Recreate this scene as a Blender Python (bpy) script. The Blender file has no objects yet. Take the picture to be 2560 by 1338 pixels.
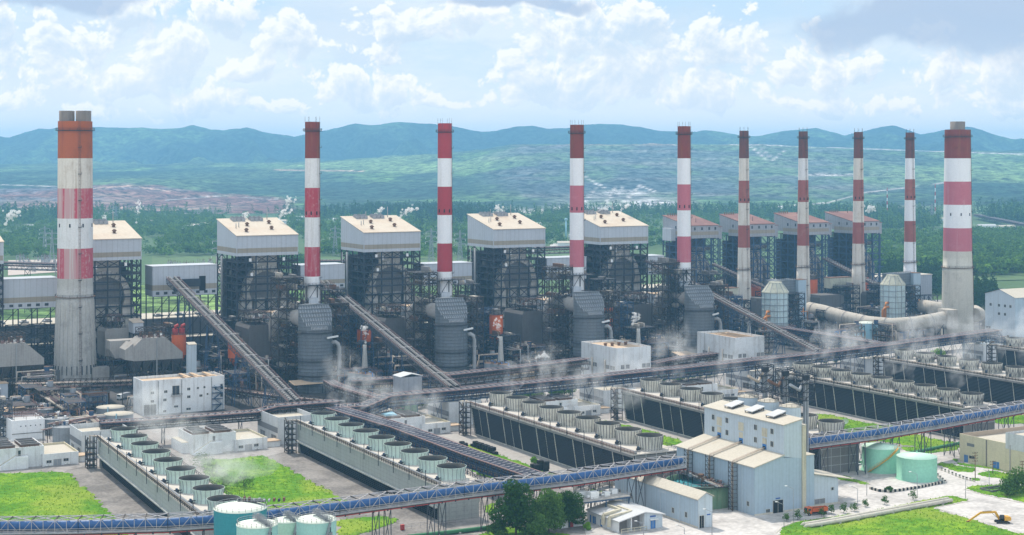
import bpy, math, random
import numpy as np
from mathutils import Vector, Matrix, noise as mnoise
random.seed(7); RNG = np.random.default_rng(11)
SC = bpy.context.scene
COL = SC.collection
F, CX, HY, H = 3900.0, 1280.0, 396.0, 130.0        # pixels per unit tangent, optical axis column, horizon row, eye height (m)
ROT = math.radians(29.0)                            # the plant grid is turned 29 degrees
U = Vector((math.cos(ROT), math.sin(ROT), 0)); V = Vector((-math.sin(ROT), math.cos(ROT), 0))
PI = math.pi

def P(px, py, z=0.0):
    Y = F*(H-z)/(py-HY)
    return Vector(((px-CX)/F*Y, Y, z))
def PD(px, D, z=0.0):
    return Vector(((px-CX)/F*D, D, z))
def ZD(py, D):
    return H-(py-HY)*D/F
def usolve(c, px, d=None):
    d = U if d is None else d
    t = (px-CX)/F
    return (t*c.y-c.x)/(d.x-t*d.y)
def vsolve(c, px): return usolve(c, px, V)

# ---------------------------------------------------------------- materials
M = {}
def newmat(name):
    m = bpy.data.materials.new(name); m.use_nodes = True
    nt = m.node_tree; nt.nodes.clear()
    out = nt.nodes.new('ShaderNodeOutputMaterial'); b = nt.nodes.new('ShaderNodeBsdfPrincipled')
    nt.links.new(b.outputs[0], out.inputs[0])
    M[name] = m
    return m, nt, b
def N(nt, typ, **kw):
    n = nt.nodes.new('ShaderNode'+typ)
    for k, v in kw.items():
        if k.startswith('i_'):
            key = k[2:]; key = int(key) if key.isdigit() else key
            n.inputs[key].default_value = v
        else: setattr(n, k, v)
    return n
def mth(nt, op, a, b=None, c=None, clamp=False):
    n = nt.nodes.new('ShaderNodeMath'); n.operation = op; n.use_clamp = clamp
    for i, x in enumerate((a, b, c)):
        if x is None: continue
        if isinstance(x, (int, float)): n.inputs[i].default_value = x
        else: nt.links.new(x, n.inputs[i])
    return n.outputs[0]
def maprange(nt, v, a, b, c=0.0, d=1.0, smooth=True):
    n = nt.nodes.new('ShaderNodeMapRange'); n.interpolation_type = 'SMOOTHSTEP' if smooth else 'LINEAR'
    nt.links.new(v, n.inputs[0])
    for i, x in zip((1, 2, 3, 4), (a, b, c, d)): n.inputs[i].default_value = x
    return n.outputs[0]
def mixc(nt, fac, a, b, blend='MIX'):
    n = nt.nodes.new('ShaderNodeMix'); n.data_type = 'RGBA'; n.blend_type = blend
    for s, x in ((n.inputs[0], fac), (n.inputs[6], a), (n.inputs[7], b)):
        if isinstance(x, (int, float)): s.default_value = x
        elif isinstance(x, (tuple, list)): s.default_value = (*x[:3], 1)
        else: nt.links.new(x, s)
    return n.outputs[2]
def noise_at(nt, coord, scale, sxyz=(1, 1, 1), detail=5.0, rough=.6, off=(0, 0, 0)):
    mp = nt.nodes.new('ShaderNodeMapping'); mp.inputs['Scale'].default_value = sxyz; mp.inputs['Location'].default_value = off
    nt.links.new(coord, mp.inputs[0])
    n = nt.nodes.new('ShaderNodeTexNoise'); n.inputs['Scale'].default_value = scale
    n.inputs['Detail'].default_value = detail; n.inputs['Roughness'].default_value = rough
    nt.links.new(mp.outputs[0], n.inputs['Vector'])
    return n.outputs['Fac']

def mat(name, col, rough=.7, metal=0.0, dirt=(.10, .085, .07), amt=.35, nscale=.12, streak=.0, scol=(.09, .07, .055),
        panel=0.0, pw=2.0, hpanel=0.0, hw=2.0, fine=.12, bump=0.0, spec=.3, lo=.5, hi=.72):
    m, nt, b = newmat(name)
    tc = N(nt, 'TexCoord').outputs['Object']
    inf = N(nt, 'ObjectInfo').outputs['Random']
    ad = nt.nodes.new('ShaderNodeVectorMath'); ad.operation = 'ADD'
    nt.links.new(tc, ad.inputs[0]); nt.links.new(mth(nt, 'MULTIPLY', inf, 300.0), ad.inputs[1])
    co = ad.outputs[0]
    c = mixc(nt, mth(nt, 'MULTIPLY', maprange(nt, noise_at(nt, co, nscale, detail=8, rough=.7), lo, hi), amt), col, dirt)
    if streak:
        s = maprange(nt, noise_at(nt, co, 1.0, (.55, .55, .035), detail=4), .5, .75)
        c = mixc(nt, mth(nt, 'MULTIPLY', s, streak), c, scol)
    if panel or hpanel:
        sep = nt.nodes.new('ShaderNodeSeparateXYZ'); nt.links.new(tc, sep.inputs[0])
        if panel:
            fr = mth(nt, 'FRACT', mth(nt, 'DIVIDE', mth(nt, 'ADD', sep.outputs[0], sep.outputs[1]), pw))
            c = mixc(nt, mth(nt, 'MULTIPLY', mth(nt, 'LESS_THAN', fr, .16), panel), c, (col[0]*.45, col[1]*.45, col[2]*.45))
            idn = nt.nodes.new('ShaderNodeTexWhiteNoise'); idn.noise_dimensions = '1D'
            nt.links.new(mth(nt, 'FLOOR', mth(nt, 'DIVIDE', mth(nt, 'ADD', sep.outputs[0], sep.outputs[1]), pw*1.7)), idn.inputs['W'])
            c = mixc(nt, mth(nt, 'MULTIPLY', idn.outputs[0], panel*.45), c, (col[0]*.6, col[1]*.6, col[2]*.62))
        if hpanel:
            fr = mth(nt, 'FRACT', mth(nt, 'DIVIDE', sep.outputs[2], hw))
            c = mixc(nt, mth(nt, 'MULTIPLY', mth(nt, 'LESS_THAN', fr, .16), hpanel), c, (col[0]*.4, col[1]*.4, col[2]*.4))
    fn = noise_at(nt, co, nscale*14, detail=3)
    c = mixc(nt, fine*1.0, c, mixc(nt, maprange(nt, fn, .3, .7), (col[0]*.45, col[1]*.45, col[2]*.45), (min(col[0]*1.5, 1), min(col[1]*1.5, 1), min(col[2]*1.5, 1))))
    nt.links.new(c, b.inputs['Base Color'])
    b.inputs['Roughness'].default_value = rough; b.inputs['Metallic'].default_value = metal
    b.inputs['Specular IOR Level'].default_value = spec
    if bump:
        bn = nt.nodes.new('ShaderNodeBump'); bn.inputs['Strength'].default_value = bump; bn.inputs['Distance'].default_value = .3
        nt.links.new(fn, bn.inputs['Height']); nt.links.new(bn.outputs[0], b.inputs['Normal'])
    return m

# ---------------------------------------------------------------- mesh builder
class MB:
    def __init__(s): s.v = []; s.f = []; s.m = []; s.sm = []; s.mats = []
    def mi(s, m):
        if m not in s.mats: s.mats.append(m)
        return s.mats.index(m)
    def face(s, idx, m, smooth=False): s.f.append(tuple(idx)); s.m.append(s.mi(m)); s.sm.append(smooth)
    def poly(s, pts, m, smooth=False):
        n = len(s.v); s.v += [tuple(p) for p in pts]; s.face(range(n, n+len(pts)), m, smooth)
    def hexa(s, p, m, skip=()):
        n = len(s.v); s.v += [tuple(q) for q in p]
        for k, q in enumerate(((3, 2, 1, 0), (4, 5, 6, 7), (0, 1, 5, 4), (1, 2, 6, 5), (2, 3, 7, 6), (3, 0, 4, 7))):
            if k not in skip: s.face([n+i for i in q], m)
    def box(s, x0, y0, z0, x1, y1, z1, m, skip=()):
        s.hexa(((x0, y0, z0), (x1, y0, z0), (x1, y1, z0), (x0, y1, z0), (x0, y0, z1), (x1, y0, z1), (x1, y1, z1), (x0, y1, z1)), m, skip)
    def rbox(s, c, ang, lx, ly, z0, z1, m):
        ca, sa = math.cos(ang), math.sin(ang)
        q = [(c[0]+ca*x-sa*y, c[1]+sa*x+ca*y) for x, y in ((-lx/2, -ly/2), (lx/2, -ly/2), (lx/2, ly/2), (-lx/2, ly/2))]
        s.hexa([(x, y, z0) for x, y in q]+[(x, y, z1) for x, y in q], m)
    def bar(s, a, b, w, m, h=None):
        a = Vector(a); b = Vector(b); d = b-a
        if d.length < 1e-4: return
        d.normalize(); h = h or w
        up = Vector((0, 0, 1)) if abs(d.z) < .95 else Vector((0, 1, 0))
        r = d.cross(up).normalized()*(w/2); u = r.cross(d).normalized()*(h/2)
        p = [a-r-u, a+r-u, a+r+u, a-r+u, b-r-u, b+r-u, b+r+u, b-r+u]
        n = len(s.v); s.v += [tuple(q) for q in p]
        for q in ((3, 2, 1, 0), (4, 5, 6, 7), (0, 1, 5, 4), (1, 2, 6, 5), (2, 3, 7, 6), (3, 0, 4, 7)): s.face([n+i for i in q], m)
    def tube(s, path, r, m, n=8, caps=True):
        path = [Vector(p) for p in path]; rings = []
        rr = r if isinstance(r, (list, tuple)) else [r]*len(path)
        for i, p in enumerate(path):
            d = (path[min(i+1, len(path)-1)]-path[max(i-1, 0)]).normalized()
            up = Vector((0, 0, 1)) if abs(d.z) < .9 else Vector((0, 1, 0))
            a = d.cross(up).normalized(); b = a.cross(d).normalized()
            k = len(s.v)
            for j in range(n):
                t = 2*PI*j/n; s.v.append(tuple(p+(a*math.cos(t)+b*math.sin(t))*rr[i]))
            rings.append(k)
        for i in range(len(path)-1):
            for j in range(n):
                s.face((rings[i]+j, rings[i]+(j+1) % n, rings[i+1]+(j+1) % n, rings[i+1]+j), m, True)
        if caps:
            s.face([rings[0]+j for j in range(n)][::-1], m); s.face([rings[-1]+j for j in range(n)], m)
    def lathe(s, prof, m, n=24, c=(0, 0), flat=False, a0=0.0):
        """prof: list of (r, z) or (r, z, material of the segment below)."""
        rings = []
        for q in prof:
            k = len(s.v); r, z = q[0], q[1]
            for j in range(n):
                t = 2*PI*j/n+a0; s.v.append((c[0]+r*math.cos(t), c[1]+r*math.sin(t), z))
            rings.append(k)
        for i in range(len(prof)-1):
            mm = prof[i+1][2] if len(prof[i+1]) > 2 else m
            for j in range(n):
                s.face((rings[i]+j, rings[i]+(j+1) % n, rings[i+1]+(j+1) % n, rings[i+1]+j), mm, not flat)
        return rings
    def disc(s, c, r, z, m, n=24): s.poly([(c[0]+r*math.cos(2*PI*j/n), c[1]+r*math.sin(2*PI*j/n), z) for j in range(n)], m)
    def cyl(s, c, r, z0, z1, m, n=16, top=None, r1=None):
        s.lathe([(r, z0), (r1 if r1 is not None else r, z1)], m, n, c); s.disc(c, r1 if r1 is not None else r, z1, top or m, n)
    def ext(s, prof, x0, x1, m, capm=None, axis='x'):
        """profile in (y,z) swept along x (axis x) or profile in (x,z) swept along y."""
        f = (lambda t, p: (t, p[0], p[1])) if axis == 'x' else (lambda t, p: (p[0], t, p[1]))
        n = len(prof); k = len(s.v)
        s.v += [f(x0, p) for p in prof]+[f(x1, p) for p in prof]
        for i in range(n):
            j = (i+1) % n; mm = m[i] if isinstance(m, list) else m
            s.face((k+i, k+j, k+n+j, k+n+i), mm)
        cm = capm or (m[0] if isinstance(m, list) else m)
        s.face([k+i for i in range(n)][::-1], cm); s.face([k+n+i for i in range(n)], cm)
    def rail(s, pts, z=1.1, m='steel_light', post=3.0, w=.12, closed=False):
        pts = [Vector(p) for p in pts]; pr = list(zip(pts, pts[1:]+([pts[0]] if closed else [])))
        if not closed: pr = pr[:len(pts)-1]
        for a, b in pr:
            up = Vector((0, 0, z)); s.bar(a+up, b+up, w, m); s.bar(a+up*.5, b+up*.5, w*.8, m)
            L = (b-a).length; n = max(1, int(L/post))
            for i in range(n+1):
                q = a+(b-a)*(i/n); s.bar(q, q+up, w, m)
    def mesh(s, name):
        me = bpy.data.meshes.new(name); me.from_pydata(s.v, [], s.f)
        for m in s.mats: me.materials.append(M[m])
        me.polygons.foreach_set('material_index', s.m); me.polygons.foreach_set('use_smooth', s.sm)
        me.update()
        return me

def link(name, me, parent=None):
    o = bpy.data.objects.new(name, me); COL.objects.link(o)
    if parent is not None: o.parent = parent
    return o
def tag(o, label, cat, group=None, kind=None):
    if label: o['label'] = label
    if cat: o['category'] = cat
    if group: o['group'] = group
    if kind: o['kind'] = kind
    return o
def thing(name, label, cat, loc=(0, 0, 0), rot=0.0, group=None):
    o = link(name, None); o.location = loc; o.rotation_euler = (0, 0, rot); o.empty_display_size = 2
    return tag(o, label, cat, group)
def part(name, mb, parent, label=None):
    o = link(name, mb.mesh(name), parent)
    if label: o['label'] = label
    return o
def solo(name, mb, label, cat, loc=(0, 0, 0), rot=0.0, group=None, kind=None):
    o = link(name, mb.mesh(name)); o.location = loc; o.rotation_euler = (0, 0, rot)
    return tag(o, label, cat, group, kind)
def structure(name, mb, loc=(0, 0, 0), kind='structure', label=None):
    o = link(name, mb.mesh(name)); o.location = loc; o['kind'] = kind
    if label: o['label'] = label
    return o
def dup(root, loc, rot=None, label=None, group=None):
    r = root.copy(); COL.objects.link(r); r.location = loc
    if rot is not None: r.rotation_euler = (0, 0, rot)
    if label: r['label'] = label
    if group: r['group'] = group
    for ch in list(root.children):
        c = ch.copy(); COL.objects.link(c); c.parent = r
        for g in list(ch.children):
            d = g.copy(); COL.objects.link(d); d.parent = c
    return r
def slats(mb, x0, x1, y, zs, m, w=.25, axis='x'):
    for z in zs:
        mb.bar((x0, y, z) if axis == 'x' else (y, x0, z), (x1, y, z) if axis == 'x' else (y, x1, z), w, m)
def truss(mb, a, b, h, m, w=.3, bay=4.0, side='both', x=False):
    """a flat truss from a to b, height h above the chord a-b."""
    a = Vector(a); b = Vector(b); n = max(1, int(round((b-a).length/bay))); up = Vector((0, 0, h))
    mb.bar(a, b, w, m); mb.bar(a+up, b+up, w, m)
    for i in range(n+1):
        q = a+(b-a)*(i/n); mb.bar(q, q+up, w*.8, m)
        if i < n:
            r = a+(b-a)*((i+1)/n)
            if i % 2 or x: mb.bar(q, r+up, w*.7, m)
            if not i % 2 or x: mb.bar(q+up, r, w*.7, m)

# shared finishes
mat('concrete', (.42, .40, .37), .85, amt=.5, nscale=.08, streak=.55, scol=(.16, .13, .10), fine=.16)
mat('concrete_pale', (.53, .49, .415), .85, amt=.35, nscale=.1, streak=.4, scol=(.2, .17, .13), fine=.14)
mat('concrete_dark', (.2, .19, .18), .85, amt=.5, nscale=.1, streak=.4)
mat('chim_white', (.66, .65, .64), .8, amt=.25, dirt=(.35, .30, .26), streak=.5, scol=(.32, .28, .24), nscale=.1)
mat('chim_white_clean', (.74, .74, .75), .75, amt=.2, dirt=(.5, .48, .46), streak=.25, scol=(.42, .38, .34))
mat('chim_white_rusty', (.62, .57, .50), .8, amt=.5, dirt=(.36, .26, .18), streak=.8, scol=(.27, .17, .10), nscale=.1)
mat('chim_top_rust', (.20, .035, .022), .75, amt=.6, dirt=(.10, .03, .02), streak=.7, scol=(.24, .08, .03))
mat('chim_top_orange', (.36, .085, .020), .75, amt=.5, dirt=(.20, .05, .02), streak=.7, scol=(.15, .035, .02))
mat('chim_top_dark', (.15, .045, .028), .8, amt=.7, dirt=(.07, .04, .03), streak=.9, scol=(.05, .03, .025))
mat('chim_red', (.36, .035, .045), .75, amt=.3, dirt=(.25, .03, .03), streak=.3, scol=(.3, .05, .05))
mat('chim_red_scratched', (.38, .04, .055), .8, amt=.6, dirt=(.52, .36, .36), nscale=.45, streak=.55, scol=(.52, .34, .35))
mat('chim_pink', (.45, .125, .155), .8, amt=.5, dirt=(.5, .2, .22), streak=.45, scol=(.52, .28, .30))
mat('chim_red_faded', (.30, .085, .065), .8, amt=.5, dirt=(.38, .2, .15), streak=.6, scol=(.18, .07, .045))
m, nt, b = newmat('chim_red_worn')
tc = N(nt, 'TexCoord').outputs['Object']
big = maprange(nt, noise_at(nt, tc, 1.0, (.16, .16, .004), detail=2, off=(3.3, 1.2, 0)), .5, .56)
stk = maprange(nt, noise_at(nt, tc, 1.0, (.9, .9, .02), detail=5), .42, .6)
fin = maprange(nt, noise_at(nt, tc, .5, detail=8, rough=.75), .45, .62)
k = mth(nt, 'MAXIMUM', mth(nt, 'MULTIPLY', big, maprange(nt, noise_at(nt, tc, 1.0, (.9, .9, .02), detail=5), .35, .5, 1, .55)), mth(nt, 'MULTIPLY', stk, mth(nt, 'MULTIPLY', fin, .55)))
c = mixc(nt, k, (.44, .06, .085), (.50, .44, .41))
nt.links.new(c, b.inputs['Base Color']); b.inputs['Roughness'].default_value = .8
mat('dark', (.012, .013, .016), .9, amt=.2, fine=.05)
mat('black_inside', (.02, .02, .022), .95, amt=.2)
mat('steel_dark', (.026, .031, .042), .65, amt=.5, dirt=(.075, .05, .035), nscale=.15, streak=.2)
mat('steel_mid', (.07, .078, .095), .6, amt=.5, dirt=(.10, .065, .045), nscale=.15, streak=.2)
mat('steel_brown', (.050, .040, .036), .75, amt=.5, dirt=(.13, .08, .055), nscale=.15)
mat('steel_blue', (.034, .072, .14), .6, amt=.45, dirt=(.06, .055, .055), nscale=.15)
mat('steel_light', (.42, .39, .38), .55, amt=.4, dirt=(.16, .11, .08), nscale=.2)
mat('galv', (.30, .31, .33), .55, metal=.15, amt=.4, dirt=(.13, .1, .09), nscale=.2, streak=.3)
mat('grating', (.038, .039, .045), .8, amt=.5, dirt=(.12, .08, .06))
mat('rust', (.16, .085, .05), .85, amt=.5, dirt=(.09, .05, .035), streak=.4)
mat('clad_grey', (.47, .50, .54), .6, amt=.16, dirt=(.33, .31, .28), nscale=.05, streak=.22, scol=(.34, .32, .30), panel=.25, pw=3.2, fine=.06)
mat('clad_beige', (.33, .29, .225), .7, amt=.25, nscale=.06, streak=.3, panel=.2, pw=3.2, fine=.06)
mat('clad_group', (.34, .35, .38), .65, amt=.3, dirt=(.2, .18, .17), nscale=.06, streak=.3, panel=.25, pw=2.8)
mat('roof_cream', (.54, .46, .365), .75, amt=.4, dirt=(.44, .28, .17), nscale=.045, lo=.44, hi=.68, panel=.2, pw=3.0, fine=.1)
mat('roof_red', (.19, .092, .082), .8, amt=.65, dirt=(.34, .19, .14), nscale=.06, panel=.2, pw=2.5, lo=.42, hi=.66)
mat('roof_tan', (.50, .36, .24), .8, amt=.5, dirt=(.34, .22, .14), nscale=.12)
mat('roof_pale', (.49, .44, .36), .8, amt=.5, dirt=(.42, .35, .26), nscale=.09, panel=.12, pw=2.2)
mat('roof_grey', (.5, .5, .5), .7, amt=.4, dirt=(.35, .3, .26), nscale=.1, panel=.15, pw=2)
mat('white_wall', (.72, .73, .73), .75, amt=.38, dirt=(.42, .38, .33), nscale=.09, streak=.35, scol=(.36, .32, .28), lo=.5, hi=.8)
mat('white_wall_stained', (.68, .69, .69), .75, amt=.55, dirt=(.35, .30, .25), nscale=.12, streak=.6, scol=(.22, .18, .15), lo=.48, hi=.76)
mat('pump_grey', (.56, .57, .57), .75, amt=.3, dirt=(.36, .35, .33), nscale=.1, streak=.3, panel=.15, pw=4)
mat('louvre_grey', (.20, .20, .205), .8, amt=.3, hpanel=.3, hw=.8)
mat('silo_blue', (.375, .46, .53), .6, amt=.2, dirt=(.34, .40, .44), nscale=.05, streak=.5, scol=(.29, .33, .36), panel=.22, pw=1.6, fine=.06)
mat('silo_blue_pale', (.48, .54, .585), .65, amt=.3, dirt=(.42, .46, .47), nscale=.06, streak=.45, scol=(.34, .36, .36), panel=.22, pw=1.6, fine=.06)
mat('trim_beige', (.55, .50, .38), .75, amt=.4, streak=.4)
mat('window_dark', (.035, .045, .055), .25, amt=.1, spec=.5)
mat('window_frame', (.5, .48, .42), .7)
mat('duct_beige', (.45, .40, .335), .75, amt=.55, dirt=(.17, .13, .10), nscale=.08, streak=.55, scol=(.13, .10, .08), panel=.15, pw=2)
mat('arch_skin', (.60, .555, .49), .75, amt=.5, dirt=(.30, .25, .2), nscale=.08, streak=.45, scol=(.24, .2, .16))
mat('hall_wall', (.115, .125, .15), .75, amt=.4, dirt=(.07, .07, .075), panel=.2, hpanel=.15, hw=4)
mat('duct_grey', (.24, .225, .215), .75, amt=.55, dirt=(.11, .09, .08), nscale=.08, streak=.5, panel=.2, pw=1.8)
mat('boiler_skin', (.062, .060, .062), .8, amt=.6, dirt=(.05, .045, .045), nscale=.07, streak=.3, hpanel=.2, hw=3)
mat('esp_skin', (.34, .315, .29), .75, amt=.5, dirt=(.18, .14, .11), nscale=.07, streak=.5, scol=(.16, .12, .09), panel=.22, pw=1.3)
mat('esp_dark', (.13, .12, .115), .75, amt=.7, dirt=(.09, .075, .065), nscale=.08, streak=.5, panel=.2, pw=1.3)
mat('absorber', (.155, .17, .185), .6, metal=.1, amt=.75, dirt=(.085, .08, .08), nscale=.16, streak=.5, scol=(.08, .075, .075), fine=.25, hpanel=.75, hw=1.9, panel=.2, pw=2.4)
mat('absorber_pale', (.50, .60, .60), .6, amt=.55, dirt=(.26, .25, .22), nscale=.12, streak=.6, scol=(.22, .19, .15), fine=.2)
mat('absorber_cap', (.47, .46, .36), .7, amt=.5, streak=.5)
mat('silo_orange', (.64, .135, .03), .6, amt=.35, dirt=(.36, .075, .03), nscale=.12, streak=.4, scol=(.26, .06, .03))
mat('pipe_red', (.40, .04, .035), .6, amt=.3)
mat('pipe_orange', (.56, .21, .05), .6, amt=.4)
mat('pipe_tan', (.47, .39, .31), .65, amt=.45, dirt=(.25, .18, .13), nscale=.15, streak=.3)
mat('pipe_grey', (.33, .33, .33), .6, amt=.45, dirt=(.16, .12, .1), nscale=.15)
mat('pipe_green', (.05, .20, .09), .6, amt=.4)
mat('pipe_rose', (.27, .17, .155), .7, amt=.5, dirt=(.2, .12, .1))
mat('conv_blue', (.028, .105, .29), .5, amt=.5, dirt=(.04, .10, .21), nscale=.25, streak=0, spec=.5, fine=.25)
mat('conv_roof', (.20, .165, .16), .75, amt=.5, dirt=(.33, .28, .26), nscale=.15)
mat('conv_roof_blue', (.075, .078, .11), .7, amt=.5, dirt=(.22, .2, .22), nscale=.2)
mat('belt_black', (.022, .022, .024), .9, amt=.6, dirt=(.07, .065, .06), nscale=.4)
mat('cover_hoop', (.21, .20, .195), .7, amt=.4)
mat('tank_teal', (.035, .25, .285), .5, amt=.35, dirt=(.05, .19, .2), nscale=.12, streak=.35, scol=(.10, .30, .32))
mat('tank_mint', (.38, .62, .57), .55, amt=.25, dirt=(.40, .52, .46), nscale=.1, streak=.3, scol=(.3, .42, .38))
mat('tank_mint_yellow', (.42, .60, .47), .55, amt=.25, dirt=(.40, .52, .40), nscale=.1, streak=.3, scol=(.3, .42, .34))
mat('tank_top', (.72, .76, .65), .6, amt=.3, dirt=(.6, .62, .52), nscale=.15)
mat('tank_green', (.27, .56, .40), .5, amt=.2, dirt=(.25, .48, .34), nscale=.08, streak=.25, scol=(.22, .42, .3))
mat('tank_green_top', (.52, .73, .58), .55, amt=.25, dirt=(.45, .62, .48), nscale=.12)
mat('tank_grey', (.25, .27, .29), .6, amt=.5, dirt=(.13, .11, .1), nscale=.12, streak=.6)
mat('tank_sky', (.33, .55, .64), .6, amt=.35, dirt=(.42, .48, .46), nscale=.15, streak=.5, scol=(.35, .33, .28))
mat('tank_moss', (.13, .22, .13), .7, amt=.6, dirt=(.30, .27, .18), nscale=.2, streak=.7, scol=(.30, .28, .18))
mat('fan_mint', (.52, .64, .565), .6, amt=.5, dirt=(.36, .45, .38), nscale=.2, streak=.4, scol=(.3, .38, .32))
mat('fan_white', (.60, .58, .50), .75, amt=.75, dirt=(.27, .23, .18), nscale=.35, streak=1.0, scol=(.10, .09, .075), fine=.2)
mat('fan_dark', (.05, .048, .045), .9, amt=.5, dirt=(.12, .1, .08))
mat('ct_wall', (.38, .39, .37), .85, amt=.4, dirt=(.23, .23, .2), nscale=.12, streak=.45, scol=(.2, .2, .17), panel=.2, pw=3, hpanel=.2, hw=1.5)
mat('ct_ledge', (.45, .45, .42), .85, amt=.4, dirt=(.27, .25, .22), nscale=.15, streak=.4)
mat('ct_deck', (.52, .475, .42), .85, amt=.4, dirt=(.38, .32, .26), nscale=.2)
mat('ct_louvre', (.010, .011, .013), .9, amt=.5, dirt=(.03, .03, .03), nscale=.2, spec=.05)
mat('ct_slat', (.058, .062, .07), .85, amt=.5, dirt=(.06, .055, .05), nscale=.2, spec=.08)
mat('beige_wall', (.60, .53, .37), .8, amt=.45, dirt=(.42, .37, .29), nscale=.12, streak=.3, scol=(.35, .3, .22))
mat('parapet_tan', (.42, .33, .25), .85, amt=.5, dirt=(.28, .2, .14))
mat('truck_orange', (.58, .12, .03), .45, amt=.2, dirt=(.3, .12, .06), nscale=.6)
mat('machine_yellow', (.62, .33, .04), .5, amt=.2, dirt=(.35, .2, .06), nscale=.6)
mat('rubber', (.02, .02, .02), .9, amt=.2)
mat('wood', (.22, .15, .09), .85)
mat('sign_blue', (.03, .10, .35), .6)
mat('door_blue', (.05, .17, .42), .6, amt=.2)
mat('blue_machine', (.04, .19, .50), .55, amt=.3)
mat('bark', (.10, .075, .055), .9, amt=.4, nscale=1.5)
mat('white_paint', (.78, .78, .76), .6, amt=.15)
mat('mast_red', (.45, .05, .04), .6)
mat('flue_cap', (.20, .165, .14), .85, amt=.5, dirt=(.12, .1, .085), streak=.4)
# ---------------------------------------------------------------- camera, light, sky
cam = bpy.data.cameras.new('camera'); co = bpy.data.objects.new('camera', cam); COL.objects.link(co)
co.location = (0, 0, H); co.rotation_euler = (PI/2, 0, 0)
cam.sensor_width = 36; cam.lens = 36*F/2560; cam.shift_y = -(669-HY)/2560
cam.clip_start = 1; cam.clip_end = 60000
SC.camera = co
SUN_AZ, SUN_EL = math.radians(-25), math.radians(57)     # behind the plant, a little to the left
sd = Vector((math.sin(SUN_AZ)*math.cos(SUN_EL), math.cos(SUN_AZ)*math.cos(SUN_EL), math.sin(SUN_EL)))
sl = bpy.data.lights.new('sun', 'SUN'); sl.energy = 4.2; sl.angle = math.radians(.5); sl.color = (1, .93, .82)
so = bpy.data.objects.new('sun', sl); COL.objects.link(so); so.rotation_euler = sd.to_track_quat('Z', 'Y').to_euler()
so.location = sd*3000
SC.view_settings.view_transform = 'Standard'; SC.view_settings.look = 'None'; SC.view_settings.gamma = 1; SC.view_settings.exposure = 0.0
SC.view_settings.use_curve_mapping = False

w = bpy.data.worlds.new('World'); SC.world = w; w.use_nodes = True
nt = w.node_tree; nt.nodes.clear()
out = nt.nodes.new('ShaderNodeOutputWorld'); bg = nt.nodes.new('ShaderNodeBackground'); nt.links.new(bg.outputs[0], out.inputs[0])
bg.inputs[1].default_value = .1
sky = nt.nodes.new('ShaderNodeTexSky'); sky.sky_type = 'NISHITA'; sky.sun_disc = False
sky.sun_elevation = SUN_EL; sky.sun_rotation = SUN_AZ; sky.altitude = 300; sky.air_density = 1.0; sky.dust_density = 2.5; sky.ozone_density = 1.5
tc = nt.nodes.new('ShaderNodeTexCoord').outputs['Generated']
sep = nt.nodes.new('ShaderNodeSeparateXYZ'); nt.links.new(tc, sep.inputs[0])
az = mth(nt, 'ARCTAN2', sep.outputs[0], sep.outputs[1]); el = mth(nt, 'ARCSINE', sep.outputs[2])
S = mth(nt, 'MULTIPLY', az, 3.9); T = mth(nt, 'MULTIPLY', el, 3.9)        # about a thousand photo pixels per unit
cb = nt.nodes.new('ShaderNodeCombineXYZ'); nt.links.new(S, cb.inputs[0]); nt.links.new(T, cb.inputs[1]); ST = cb.outputs[0]
def noise2(vec, scale, sxyz=(1, 1, 1), detail=5.0, rough=.6, off=(0, 0, 0)):
    o = noise_at(nt, vec, scale, sxyz, detail, rough, off); o.node.noise_dimensions = '2D'; return o
CUM = [(45, 110, 75, 130), (150, 150, 90, 110), (250, 120, 80, 90), (330, 50, 150, 70), (440, 150, 120, 110), (340, 215, 170, 60), (560, 50, 120, 60),
       (720, 105, 120, 80), (640, 170, 90, 50), (1030, 75, 170, 80), (1160, 40, 90, 50), (960, 135, 120, 50), (880, 215, 130, 80), (980, 240, 100, 60), (540, 245, 130, 60),
       (670, 268, 90, 40), (1130, 265, 90, 22), (1420, 95, 210, 110), (1610, 60, 120, 90), (1580, 180, 160, 90), (1320, 200, 110, 75),
       (1440, 225, 170, 60), (1800, 110, 160, 90), (1770, 235, 160, 60), (2065, 150, 100, 85), (1980, 185, 90, 60), (2140, 185, 90, 55), (2340, 165, 130, 90),
       (2490, 190, 120, 90), (2010, 262, 130, 32), (2230, 268, 100, 34), (2490, 262, 110, 38), (60, 262, 130, 45), (290, 285, 140, 30)]
DRK = [(2400, 45, 320, 105), (100, 0, 330, 36), (2230, 70, 230, 70), (1290, -4, 200, 22)]
infr = mth(nt, 'MULTIPLY', mth(nt, 'LESS_THAN', mth(nt, 'ABSOLUTE', S), 1.5), mth(nt, 'LESS_THAN', T, .5))
def voff(dx, dy):
    n = nt.nodes.new('ShaderNodeVectorMath'); n.operation = 'ADD'; nt.links.new(ST, n.inputs[0]); n.inputs[1].default_value = (dx, dy, 0); return n.outputs[0]
def warp(vec, scale, amt, detail=4):
    wn = nt.nodes.new('ShaderNodeTexNoise'); wn.noise_dimensions = '2D'; wn.inputs['Scale'].default_value = scale; wn.inputs['Detail'].default_value = detail; nt.links.new(vec, wn.inputs['Vector'])
    vm = nt.nodes.new('ShaderNodeVectorMath'); vm.operation = 'MULTIPLY_ADD'; nt.links.new(wn.outputs['Color'], vm.inputs[0]); vm.inputs[1].default_value = (amt, amt, 0); nt.links.new(vec, vm.inputs[2]); return vm.outputs[0], amt/2
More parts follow.
